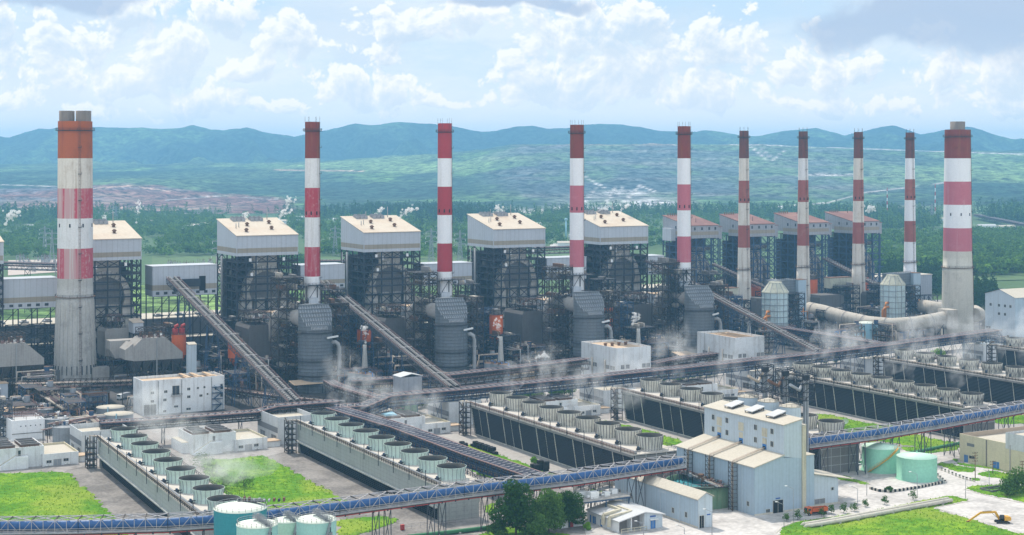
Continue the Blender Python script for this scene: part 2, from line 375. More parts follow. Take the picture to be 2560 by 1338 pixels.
def field(vec, blobs, o):
    r = None
    for px, py, rx, ry in blobs:
        cx, cy = (px-CX)/1000+o, (HY-py)/1000+o; kx, ky = 1000/(rx*1.45), 1000/(ry*1.45)
        mp = nt.nodes.new('ShaderNodeMapping'); mp.inputs['Location'].default_value = (-cx*kx, -cy*ky, 0); mp.inputs['Scale'].default_value = (kx, ky, 0); nt.links.new(vec, mp.inputs[0])
        g = nt.nodes.new('ShaderNodeTexGradient'); g.gradient_type = 'SPHERICAL'; nt.links.new(mp.outputs[0], g.inputs[0])
        r = g.outputs['Fac'] if r is None else mth(nt, 'MAXIMUM', r, g.outputs['Fac'])
    return r
def puffs(vec, scale, detail=3.5):
    v = nt.nodes.new('ShaderNodeTexVoronoi'); v.feature = 'F1'; v.voronoi_dimensions = '2D'; v.inputs['Scale'].default_value = scale; v.inputs['Detail'].default_value = detail; v.inputs['Roughness'].default_value = .55; v.inputs['Lacunarity'].default_value = 2.1
    nt.links.new(vec, v.inputs['Vector']); return mth(nt, 'SUBTRACT', 1.0, v.outputs['Distance'])
def density(dx, dy):
    v0 = voff(dx, dy); v1, o = warp(v0, 5.0, .075, 2); v2, o2 = warp(v1, 20.0, .014, 3)
    f = mth(nt, 'MULTIPLY', field(v1, CUM, o), infr)
    gen = mth(nt, 'MULTIPLY', maprange(nt, noise2(v1, 1.6, (.8, 1.5, 1), 3, .5, (5, 2, 0)), .42, .66), mth(nt, 'SUBTRACT', 1.0, infr))
    f = mth(nt, 'ADD', f, gen)
    n = noise2(v2, 4.6, (1, 1.25, 1), 6, .58, (1.3, .4, 0)); q = puffs(v2, 13.0, 3)
    return mth(nt, 'ADD', mth(nt, 'ADD', mth(nt, 'MULTIPLY', f, .95), mth(nt, 'MULTIPLY', mth(nt, 'SUBTRACT', n, .5), 1.05)), mth(nt, 'MULTIPLY', mth(nt, 'SUBTRACT', q, .62), .55))
d0, d1, d2 = density(0, 0), density(-.006, .013), density(-.014, .040)
THR = .14
mask = maprange(nt, d0, THR-.03, THR+.14)
occ = mth(nt, 'ADD', mth(nt, 'MULTIPLY', mth(nt, 'MAXIMUM', mth(nt, 'SUBTRACT', d1, THR), 0.0), .7), mth(nt, 'MULTIPLY', mth(nt, 'MAXIMUM', mth(nt, 'SUBTRACT', d2, THR), 0.0), 1.3))
lit = mth(nt, 'POWER', 2.718, mth(nt, 'MULTIPLY', occ, -1.7))
edge_ = mth(nt, 'MULTIPLY', mth(nt, 'SUBTRACT', d0, d1), 1.1)
lit = mth(nt, 'ADD', mth(nt, 'MULTIPLY', lit, 1.0), edge_, clamp=True)
cum = mixc(nt, lit, (.62, .71, .85), (1.03, 1.03, 1.02))
veil = maprange(nt, noise2(warp(ST, 3.0, .12)[0], 2.4, (.55, 2.2, 1), 9, .62, (9, 4, 0)), .36, .64)
grey = maprange(nt, noise2(warp(ST, 4.0, .10)[0], 2.1, (.7, 1.9, 1), 8, .58, (3, 8, 0)), .44, .64)
dk = mth(nt, 'MULTIPLY', field(warp(ST, 5.0, .12)[0], DRK, .06), infr)
low = maprange(nt, T, .03, .22, 1, 0)
base = mixc(nt, maprange(nt, T, .05, .45), (.74, .85, .96), (.54, .73, .94))
c = mixc(nt, mth(nt, 'MULTIPLY', veil, .66), base, (.90, .94, .98))
c = mixc(nt, mth(nt, 'MULTIPLY', grey, .55), c, (.64, .74, .89))
c = mixc(nt, mth(nt, 'MULTIPLY', low, .5), c, (.92, .95, .98))
c = mixc(nt, mth(nt, 'MULTIPLY', mask, mth(nt, 'ADD', .55, mth(nt, 'MULTIPLY', lit, .42))), c, cum)
dkm = maprange(nt, mth(nt, 'ADD', dk, mth(nt, 'MULTIPLY', mth(nt, 'SUBTRACT', d0, .35), .22)), .12, .50)
c = mixc(nt, mth(nt, 'MULTIPLY', dkm, .85), c, (.43, .52, .71))
# light scattered out of the line of sight by the haze is made up by brighter low sky
hg = nt.nodes.new('ShaderNodeVectorMath'); hg.operation = 'MULTIPLY'; nt.links.new(c, hg.inputs[0]); nt.links.new(mixc(nt, maprange(nt, T, .02, .34), (1.62, 1.34, 1.12), (1.18, 1.12, 1.06)), hg.inputs[1])
back = maprange(nt, sep.outputs[1], .2, -.7)  # unseen sky behind the camera, brightened to fill the shaded walls
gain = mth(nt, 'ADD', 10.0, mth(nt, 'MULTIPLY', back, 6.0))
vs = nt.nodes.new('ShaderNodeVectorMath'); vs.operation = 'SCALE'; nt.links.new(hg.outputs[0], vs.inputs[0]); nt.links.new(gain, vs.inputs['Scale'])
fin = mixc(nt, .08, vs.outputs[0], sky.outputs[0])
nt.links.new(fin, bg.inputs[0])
w.cycles.sampling_method = 'MANUAL'; w.cycles.sample_map_resolution = 512
cy = SC.cycles
SC.render.engine = 'CYCLES'
cy.use_denoising = True; cy.denoiser = 'OPENIMAGEDENOISE'; cy.denoising_input_passes = 'RGB_ALBEDO_NORMAL'; cy.denoising_prefilter = 'ACCURATE'
cy.max_bounces = 5; cy.diffuse_bounces = 2; cy.glossy_bounces = 2; cy.transparent_max_bounces = 12; cy.volume_bounces = 1
cy.use_adaptive_sampling = False; cy.caustics_reflective = False; cy.caustics_refractive = False
cy.sample_clamp_indirect = 4
SC.render.filter_size = 1.2

# ---------------------------------------------------------------- terrain: one sheet to the far hills
def vnoise(x, y, seed=0):
    xi = np.floor(x).astype(np.int64); yi = np.floor(y).astype(np.int64); fx = x-xi; fy = y-yi
    fx = fx*fx*(3-2*fx); fy = fy*fy*(3-2*fy)
    def h(a, b):
        n = (a*374761393+b*668265263+seed*1442695041) & 0x7fffffff
        n = ((n ^ (n >> 13))*1274126177) & 0x7fffffff
        return ((n ^ (n >> 16)) & 0xffff)/65535.0
    return (h(xi, yi)*(1-fx)+h(xi+1, yi)*fx)*(1-fy)+(h(xi, yi+1)*(1-fx)+h(xi+1, yi+1)*fx)*fy
def fbm(x, y, o=5, seed=0):
    s = 0; a = .5
    for i in range(o): s = s+a*vnoise(x, y, seed+i); x = x*2.03+7; y = y*2.03+3; a *= .5
    return s
SKYL = [(-900, 330), (-500, 322), (-250, 332), (-100, 338), (0, 340), (22, 345), (50, 335), (95, 322), (125, 324), (145, 318), (240, 318), (300, 320), (330, 318), (400, 323), (450, 320),
        (480, 313), (520, 322), (560, 325), (620, 318), (660, 330), (700, 337), (735, 342), (800, 328), (850, 318), (890, 307), (930, 315), (965, 308), (1000, 305),
        (1060, 308), (1100, 312), (1140, 318), (1200, 330), (1240, 328), (1290, 316), (1330, 314), (1370, 322), (1420, 320), (1460, 312), (1500, 309), (1560, 312),
        (1610, 320), (1650, 327), (1700, 328), (1740, 330), (1760, 326), (1800, 330), (1850, 338), (1900, 340), (1960, 328), (1990, 324), (2040, 320), (2080, 330),
        (2110, 338), (2160, 328), (2200, 318), (2240, 314), (2270, 325), (2300, 336), (2350, 326), (2420, 316), (2450, 322), (2480, 335), (2530, 347), (2600, 348), (2800, 336), (3200, 325), (3800, 330)]
PROF = {  # photo column: (distance, photo row) of the ground
    -900: [(3600, 537), (4000, 525), (5000, 465), (6000, 441), (7000, 421), (7800, 404)],
    380: [(3600, 537), (4000, 524), (5000, 461), (6000, 438), (7000, 420), (7800, 404)],
    640: [(3600, 537), (4000, 523), (5000, 474), (6000, 436), (7000, 414), (7800, 402)],
    800: [(3600, 537), (4000, 522), (5000, 478), (6000, 434), (7000, 408), (7800, 398)],
    1150: [(3600, 537), (4000, 521), (5000, 470), (5800, 425), (6600, 388), (7800, 372)],
    1300: [(3600, 537), (4000, 522), (4700, 474), (5600, 410), (6300, 361), (7800, 364)],
    1900: [(3600, 537), (4000, 524), (4700, 478), (5600, 412), (6300, 360), (7800, 364)],
    2300: [(3600, 537), (4000, 520), (4700, 470), (5600, 418), (6300, 380), (7800, 374)],
    2560: [(3600, 537), (4000, 516), (4700, 466), (5600, 421), (6300, 388), (7800, 378)],
    3800: [(3600, 537), (4000, 516), (4700, 466), (5600, 425), (6300, 398), (7800, 388)]}
pxs = np.concatenate([np.arange(-1500, -120, 60), np.arange(-120, 2680, 9), np.arange(2680, 4081, 60)]).astype(float)
Ds = np.concatenate([[40, 200, 500, 900, 1400, 2000, 2600, 3200, 3500], np.arange(3600, 9800, 24), np.arange(9800, 15001, 650)]).astype(float)
PX, DD = np.meshgrid(pxs, Ds)
XX = (PX-CX)/F*DD
keys = sorted(PROF); zk = []
for k in keys:
    ds = [d for d, _ in PROF[k]]; zs = [max(0 if d == 3600 else -9e9, H-(y-HY)*d/F) for d, y in PROF[k]]; zs[0] = 0
    zk.append(np.interp(Ds, ds, zs))
zk = np.array(zk)                                       # key columns x rows
ZZ = np.empty_like(PX)
for i in range(len(Ds)): ZZ[i] = np.interp(pxs, keys, zk[:, i])
rid = 10*(fbm(pxs/17, pxs*0+3.3, 4, 19)-.47)+H-(np.interp(pxs, [a for a, _ in SKYL], [b for _, b in SKYL])-HY)*9500/F
t = np.clip((DD-7800)/1700, 0, 1)
spur = np.abs(fbm(XX/760+DD/2300+fbm(XX/400, DD/400, 3, 8)*.9, DD/3000, 5, 5)-.47)*2.2+.35*np.abs(fbm(XX/230+DD/900, DD/700, 4, 15)-.47)*3.2
ZZ = np.where(DD > 7800, ZZ+(rid[None, :]-ZZ)*(t**1.15), ZZ)
hillm = np.clip((DD-7500)/600, 0, 1)*np.clip((9450-DD)/900, 0, 1)
ZZ = ZZ-hillm*spur*430*np.clip((ZZ-40)/200, .2, 1)
ZZ = np.where(DD > 9500, rid[None, :]*np.clip(1-(DD-9500)/2500, .25, 1), ZZ)
und = (fbm(XX/420, DD/420, 5, 21)-.48)*np.clip((DD-3700)/900, 0, 1)*np.clip((9400-DD)/600, 0, 1)
ZZ = ZZ+und*34+(fbm(XX/55, DD/70, 3, 31)-.45)*9*np.clip((DD-3800)/900, 0, 1)
# the open mine: stepped benches
nz = fbm(XX/260, DD/260, 4, 77)
mine = np.clip((760+60*(nz-.5)-PX)/60, 0, 1)*np.clip((DD-3650)/60, 0, 1)*np.clip((4960-320*np.clip((PX-420)/330, 0, 1)**2-DD+260*(nz-.5))/60, 0, 1)
step = 11.0; zt = ZZ+10*(fbm(XX/500, DD/500, 3, 3)-.5)
fr = zt/step-np.floor(zt/step); bench = (np.floor(zt/step)+np.clip((fr-.6)/.4, 0, 1))*step
ZZ = ZZ*(1-mine)+bench*mine
dump = np.clip((PX-1180)/120, 0, 1)*np.clip((DD-4200)/300, 0, 1)*np.clip((6420-DD)/60, 0, 1)
step2 = 17.0; fr = ZZ/step2-np.floor(ZZ/step2); bench = (np.floor(ZZ/step2)+np.clip((fr-.45)/.55, 0, 1))*step2
ZZ = ZZ*(1-dump*.8)+bench*dump*.8
# land cover: dark forest against light scrub, contrasted in place of cloud shadows
ys = HY+(H-ZZ)*F/DD
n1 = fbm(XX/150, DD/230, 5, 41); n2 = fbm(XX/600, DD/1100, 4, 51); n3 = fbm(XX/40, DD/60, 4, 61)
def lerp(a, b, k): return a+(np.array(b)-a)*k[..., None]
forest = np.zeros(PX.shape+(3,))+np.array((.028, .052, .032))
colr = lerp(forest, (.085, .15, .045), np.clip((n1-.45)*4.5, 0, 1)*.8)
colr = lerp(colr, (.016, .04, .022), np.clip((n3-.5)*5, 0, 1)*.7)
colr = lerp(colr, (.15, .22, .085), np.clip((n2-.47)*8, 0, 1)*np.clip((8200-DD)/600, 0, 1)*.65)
colr = lerp(colr, (.014, .034, .026), np.clip((fbm(XX/800+5, DD/1500, 4, 57)-.50)*9, 0, 1)*np.clip((DD-3700)/200, 0, 1)*.75)  # broad dark patches, cloud shadow put into the ground colour
soil = lerp(np.zeros_like(colr)+np.array((.135, .066, .055)), (.17, .11, .085), np.clip((fbm(XX/300, ZZ/6, 4, 71)-.42)*5, 0, 1))
soil = lerp(soil, (.10, .105, .12), np.clip((fbm(XX/420, ZZ/9+DD/700, 4, 81)-.46)*6, 0, 1)*.85)
soil = lerp(soil, (.05, .075, .04), np.clip((fbm(XX/200, DD/170, 4, 91)-.60)*8, 0, 1)*.6)
colr = colr*(1-mine[..., None])+soil*mine[..., None]
bare = lerp(np.zeros_like(colr)+np.array((.055, .068, .075)), (.16, .145, .14), np.clip((fbm(XX/500, ZZ/8, 4, 101)-.5)*5, 0, 1)*.7)
dcol = lerp(bare, (.07, .12, .04), np.clip((n1-.47)*6, 0, 1)*.6)
dk_ = dump*np.clip((2350-PX)/300, 0, 1)
colr = colr*(1-dk_[..., None]*.85)+dcol*dk_[..., None]*.85
gp = np.clip((PX-1330)/90, 0, 1)*np.clip((1780-PX)/120, 0, 1)*np.clip((DD-3650)/80, 0, 1)*np.clip((4700-DD+500*(nz-.5)-350*np.abs(PX-1560)/250)/160, 0, 1)
colr = lerp(colr, (.33, .31, .30), gp*np.clip((fbm(XX/200, ZZ/10, 4, 111)-.32)*5, .3, 1))
gp2 = np.clip((PX-1000)/150, 0, 1)*np.clip((2350-PX)/150, 0, 1)*np.clip((DD-3640)/60, 0, 1)*np.clip((4080-DD+260*(nz-.5))/90, 0, 1)
colr = lerp(colr, (.34, .30, .28), gp2*.75)
edge = np.exp(-((ys-360-6*(n2-.5))/3.2)**2)*np.clip((PX-1150)/120, 0, 1)*np.clip((1950-PX)/80, 0, 1)*(DD < 7000)
colr = lerp(colr, (.25, .17, .13), edge*.9)
# haul roads and tracks: earth-coloured lines over the far ground
def road(pts, wpx, c, k=1.0):
    global colr
    for (x0, y0), (x1, y1) in zip(pts, pts[1:]):
        L2 = (x1-x0)**2+(y1-y0)**2
        tt = np.clip(((PX-x0)*(x1-x0)+(ys-y0)*(y1-y0))/L2, 0, 1)
        d = np.hypot(PX-(x0+tt*(x1-x0)), (ys-(y0+tt*(y1-y0)))*1.6)
        m_ = np.clip(1.4-d/wpx, 0, 1)*(DD > 3620)*(DD < 7600)
        colr = lerp(colr, c, np.clip(m_, 0, 1)*k)
PALE = (.50, .45, .40)
for pts, wd in (([(1490, 470), (1450, 520)], 4), ([(1540, 468), (1505, 525)], 5), ([(1555, 468), (1525, 525)], 3), ([(1600, 464), (1545, 522)], 5), ([(1600, 464), (1640, 480)], 4),
                ([(1460, 440), (1510, 470)], 3), ([(1880, 368), (1920, 402)], 4), ([(1900, 368), (1935, 402)], 3), ([(1960, 378), (1930, 402)], 3), ([(1800, 360), (1960, 364), (2160, 372), (2560, 386)], 3),
                ([(2020, 437), (2130, 438)], 6), ([(2060, 510), (2160, 482), (2260, 470), (2400, 452)], 3), ([(1900, 520), (2060, 508)], 4), ([(0, 462), (140, 466)], 2), ([(60, 527), (100, 515), (146, 513)], 4),
                ([(240, 470), (320, 465), (420, 478)], 3), ([(690, 425), (910, 428)], 3), ([(300, 520), (420, 527), (520, 520)], 3), ([(420, 500), (560, 490), (700, 500)], 2)):
    road(pts, wd*.75, (.34, .31, .29) if pts[0][0] > 800 or wd < 3 else (.36, .24, .18), .95)
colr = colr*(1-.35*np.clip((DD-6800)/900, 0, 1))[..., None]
near = (DD < 3600)
fld = fbm(XX/170, DD/170, 4, 131)
ncol = lerp(np.zeros_like(colr)+np.array((.06, .11, .03)), (.14, .21, .06), np.clip((fld-.42)*6, 0, 1))
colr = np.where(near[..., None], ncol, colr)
me = bpy.data.meshes.new('terrain')
nr, nc = PX.shape
verts = np.stack([XX, DD, ZZ], -1).reshape(-1, 3)
ii = np.arange(nr*nc).reshape(nr, nc)
quads = np.stack([ii[:-1, :-1], ii[:-1, 1:], ii[1:, 1:], ii[1:, :-1]], -1).reshape(-1, 4)
def np_mesh(name, verts, faces, k):
    me = bpy.data.meshes.new(name)
    me.vertices.add(len(verts)); me.vertices.foreach_set('co', np.asarray(verts, np.float32).ravel())
    me.loops.add(faces.size); me.loops.foreach_set('vertex_index', faces.astype(np.int32).ravel())
    me.polygons.add(len(faces)); me.polygons.foreach_set('loop_start', np.arange(len(faces), dtype=np.int32)*k)
    me.update(calc_edges=True); me.validate()
    return me
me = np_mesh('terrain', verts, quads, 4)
me.polygons.foreach_set('use_smooth', np.ones(len(quads), bool))
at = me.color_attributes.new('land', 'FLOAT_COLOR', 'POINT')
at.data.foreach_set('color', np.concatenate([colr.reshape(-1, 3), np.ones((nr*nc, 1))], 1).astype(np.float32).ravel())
m, nt, b = newmat('land')
a = nt.nodes.new('ShaderNodeVertexColor'); a.layer_name = 'land'
tco = N(nt, 'TexCoord').outputs['Object']
f1 = noise_at(nt, tco, .028, (1, 1, 1), 7, .78); f2 = noise_at(nt, tco, .012, (1, 1, 1), 4, .6)
k = mth(nt, 'MULTIPLY', mth(nt, 'ADD', .12, maprange(nt, f1, .36, .66, 0, 1.5)), mth(nt, 'ADD', 1.35, mth(nt, 'MULTIPLY', f2, 2.1)))
sc_ = nt.nodes.new('ShaderNodeVectorMath'); sc_.operation = 'SCALE'; nt.links.new(a.outputs[0], sc_.inputs[0]); nt.links.new(k, sc_.inputs['Scale'])
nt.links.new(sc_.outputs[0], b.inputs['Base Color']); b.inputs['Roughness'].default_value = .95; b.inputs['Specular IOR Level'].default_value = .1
bn = nt.nodes.new('ShaderNodeBump'); bn.inputs['Strength'].default_value = 1.0; bn.inputs['Distance'].default_value = 26
nt.links.new(f1, bn.inputs['Height']); nt.links.new(bn.outputs[0], b.inputs['Normal'])
me.materials.append(m)
terr = link('terrain', me); terr['kind'] = 'structure'

# haze: even air round everything, the sky outside it
hz = bpy.data.materials.new('haze_air'); hz.use_nodes = True; nt = hz.node_tree; nt.nodes.clear()
out = nt.nodes.new('ShaderNodeOutputMaterial'); pv = nt.nodes.new('ShaderNodeVolumePrincipled')
pv.inputs['Color'].default_value = (.28, .63, 1.0, 1); pv.inputs['Density'].default_value = HAZE = 9.8e-5; pv.inputs['Anisotropy'].default_value = .25
nt.links.new(pv.outputs[0], out.inputs['Volume']); M['haze_air'] = hz
mb = MB(); mb.box(-11500, -250, -60, 11500, 15300, 385, 'haze_air')
structure('haze', mb, kind='stuff')

# ---------------------------------------------------------------- plant ground: sheets a few centimetres apart
def sheet(name, pts, z, m, kind='structure', label=None):
    mb = MB(); q = [Vector((p[0], p[1], z)) for p in pts]
    mb.poly(q, m); o = structure(name, mb, kind=kind, label=label)
    if o.data.polygons[0].normal.z < 0: o.data.flip_normals()
    return o
mat('yard', (.31, .28, .26), .9, dirt=(.10, .09, .085), amt=.8, nscale=.05, fine=.25, lo=.44, hi=.66)
mat('coal_yard', (.085, .078, .076), .95, dirt=(.03, .03, .032), amt=.85, nscale=.05, fine=.3, lo=.4, hi=.62)
mat('apron', (.25, .225, .205), .9, dirt=(.095, .085, .08), amt=.9, nscale=.06, fine=.3, lo=.40, hi=.62)
mat('road_pale', (.53, .495, .465), .9, dirt=(.27, .25, .235), amt=.9, nscale=.04, fine=.22, lo=.42, hi=.66)
mat('road_dirt', (.37, .34, .31), .9, dirt=(.22, .2, .18), amt=.6, nscale=.06, fine=.2)
mat('grass_base', (.09, .16, .02), .95, dirt=(.16, .21, .03), amt=.7, nscale=.08, fine=.3)
mat('earth', (.24, .17, .11), .95, dirt=(.15, .17, .06), amt=.6, nscale=.05)
sheet('plant_yard', [PD(-250, 440), PD(2900, 440), PD(2900, 1500), PD(-250, 1180)], .05, 'yard')
sheet('coal_yard', [PD(-250, 790), PD(836, 800), PD(1250, 850), PD(2480, 1060), PD(2480, 1300), PD(1600, 1160), PD(-250, 960)], .075, 'coal_yard')
sheet('road', [P(2700, 1390), P(1480, 1390), P(1440, 1250), P(1700, 1160), P(2030, 1140), P(2700, 1100)], .10, 'road_pale')
# ---------------------------------------------------------------- chimneys
def chimney(px, D, r_base, r_ring, r_top, bands, ring_z, label, group, top=151.0, flues=0, low='concrete', n=32, flute=False, ladder_a=-1.3, cage=True, win_z=97.5):
    """bands: list of (z_top, finish) from the top down; below the last one the shaft is `low`."""
    c = PD(px, D); t = thing('chimney', label, 'chimney', c, 0, group)
    def rad(z):
        if z < ring_z: return r_base+(r_ring-r_base)*(z/ring_z)**.8
        return r_ring*.965+(r_top-r_ring*.965)*((z-ring_z)/(top-ring_z))
    zs = sorted({0, ring_z-.01, ring_z, top, *[b[0] for b in bands], *np.linspace(0, top, 14).tolist()})
    def fin(z):
        f = low
        for zt, mm in bands:
            if z < zt: f = mm
        return f
    prof = []
    for i, z in enumerate(zs):
        prof.append((rad(z), z, fin((z+zs[max(i-1, 0)])/2)))
    mb = MB(); mb.lathe(prof, low, n)
    mb.lathe([(r_top, top), (r_top*.86, top), (r_top*.86, top-6, 'black_inside')], fin(top-1), n); mb.disc((0, 0), r_top*.86, top-6, 'black_inside', n)
    if flute:
        for k in range(26):
            a = 2*PI*k/26; mb.bar((r_base*1.002*math.cos(a), r_base*1.002*math.sin(a), 0), (r_ring*1.005*math.cos(a), r_ring*1.005*math.sin(a), ring_z-2), .35, low)
    part('shaft', mb, t)
    for z in ([top-5.2] if ring_z < 1 else [top-5.2, ring_z]):
        mb = MB(); r = rad(z)
        mb.lathe([(r*.99, z-.35), (r+1.3, z-.15), (r+1.3, z+.1), (r*.99, z+.1)], 'grating' if z > 60 else 'rust', n, flat=True)
        for k in range(16):
            a = 2*PI*k/16; x, y = (r+1.2)*math.cos(a), (r+1.2)*math.sin(a); mb.bar((x, y, z), (x, y, z+1.3), .14, 'steel_brown')
        for q in (.7, 1.3):
            pts = [((r+1.2)*math.cos(2*PI*k/24), (r+1.2)*math.sin(2*PI*k/24), z+q) for k in range(25)]
            for a, b in zip(pts, pts[1:]): mb.bar(a, b, .12, 'steel_brown')
        part('gallery_ring', mb, t)
    # caged ladder with rest platforms
    mb = MB(); ca, sa = math.cos(ladder_a), math.sin(ladder_a)
    def pt(z, o=.3, s=0): r = rad(z)+o; return (r*ca-s*sa, r*sa+s*ca, z)
    z0, z1 = 3, top
    for s in (-.4, .4):
        q = list(np.linspace(z0, z1, 12))
        for a, b in zip(q, q[1:]): mb.bar(pt(a, .25, s), pt(b, .25, s), .11, 'rust')
    q = np.arange(z0, z1, 2.2)
    for z in q: mb.bar(pt(z, .25, -.4), pt(z, .25, .4), .10, 'rust')
    for z in np.arange(16, z1-8, 15): mb.hexa([pt(z, .1, -.9), pt(z, 1.1, -.9), pt(z, 1.1, .9), pt(z, .1, .9), pt(z+.25, .1, -.9), pt(z+.25, 1.1, -.9), pt(z+.25, 1.1, .9), pt(z+.25, .1, .9)], 'grating'); mb.bar(pt(z, 1.0, .9), pt(z+1.3, 1.0, .9), .15, 'steel_brown')
    part('ladder', mb, t)
    for k in range(4):                                             # warning-light openings
        a = -PI/2+.35+(k-1.5)*.75; z = win_z; r = rad(z)
        mb = MB(); mb.rbox((r*math.cos(a), r*math.sin(a)), a, .5, .7, z, z+2.0, 'dark'); part('opening', mb, t)
    if flute:
        for k in range(14):
            a = 2*PI*(k+.5)/26-PI*1.04; mb = MB(); mb.rbox((r_base*.975*math.cos(a), r_base*.975*math.sin(a)), a, .6, .35, 8, 13, 'dark')
            part('vent_slot', mb, t)
    if flues:
        for sgn in ((-1, 1) if flues == 2 else (0,)):
            mb = MB(); r = r_top*(.45 if flues == 2 else .58)
            mb.lathe([(r, top-4), (r, top+6.0), (r*.88, top+6.0), (r*.88, top+1)], 'flue_cap' if flues == 2 else 'flue_cap', 20, (sgn*r_top*.5, 0)); part('flue', mb, t)
    else:
        for k in range(6):
            mb = MB(); a = 2*PI*k/6+.2; x, y = r_top*math.cos(a), r_top*math.sin(a); mb.bar((x, y, top-3), (x, y, top+3.0), .13, 'steel_dark')
            part('lightning_rod', mb, t)
    return t
B5 = lambda *m: list(zip((151, 130, 113, 96, 79, 62), m))
chimney(188, 888, 12.0, 10.3, 9.5, B5('chim_top_orange', 'chim_white_rusty', 'chim_red_worn', 'chim_white', 'chim_red_worn', 'concrete'), 51.5,
        'wide twin-flue chimney with an orange top and badly worn red bands', 'chimneys of the power station', flues=2, n=52, flute=True, ladder_a=-1.05, win_z=91)
MID = [(781, 900, ('chim_top_rust', 'chim_white', 'chim_red_scratched', 'chim_white', 'chim_red_scratched', 'chim_white_clean'), 'slim red and white chimney, mottled red lowest band, nearest the wide orange-topped chimney'),
       (1112, 938, ('chim_red', 'chim_white_clean', 'chim_red', 'chim_white_clean', 'chim_red', 'chim_white_clean'), 'slim chimney with clean deep red bands, standing between the second and third white-roofed boiler houses'),
       (1442, 978, ('chim_top_rust', 'chim_white_clean', 'chim_pink', 'chim_white_clean', 'chim_pink', 'chim_white_clean'), 'slim chimney with pink bands beside the last white-roofed boiler house'),
       (1710, 1022, ('chim_top_rust', 'chim_white_clean', 'chim_pink', 'chim_white_clean', 'chim_pink', 'chim_white_clean'), 'slim chimney with pink bands in front of the first red-roofed boiler house')]
for px, D, fin, lab in MID:
    chimney(px, D, 5.8, 4.9, 4.2, B5(*fin), .5, lab, 'chimneys of the power station', low='chim_white_clean', n=28, ladder_a=-.25)
THIN = [(1860, 1190, 'chim_white_rusty', 'chim_red_faded', 'chim_white_rusty', 'thin rust-streaked chimney, the nearest of the thin ones, beside the pale octagonal scrubber'),
        (2008, 1217, 'chim_white', 'chim_red_faded', 'chim_white_rusty', 'thin chimney with faded brick-red bands behind the nearer octagonal scrubber'),
        (2146, 1245, 'chim_white_rusty', 'chim_red_faded', 'chim_white_rusty', 'thin rusty cream and red chimney rising behind the curved flue duct'),
        (2275, 1272, 'chim_white_clean', 'chim_red_faded', 'chim_white_clean', 'thin clean white and brick-red chimney behind the farther octagonal scrubber')]
for px, D, wh, rd, lo_, lab in THIN:
    chimney(px, D, 6.4, 5.0, 3.5, B5('chim_top_dark', wh, rd, lo_, rd, wh if wh == 'chim_white_clean' else 'chim_white_rusty'), 45.5, lab, 'chimneys of the power station',
            low='chim_white_clean' if wh == 'chim_white_clean' else 'concrete_pale', n=24, ladder_a=-1.15)
chimney(2394, 1147, 11.8, 10.9, 9.2, B5('chim_top_rust', 'chim_white_clean', 'chim_pink', 'chim_white_clean', 'chim_pink', 'concrete_pale'), 50,
        'wide single-flue chimney with pink bands joined by the curved flue duct', 'chimneys of the power station', flues=1, low='concrete_pale', n=44, ladder_a=-.5, win_z=88)
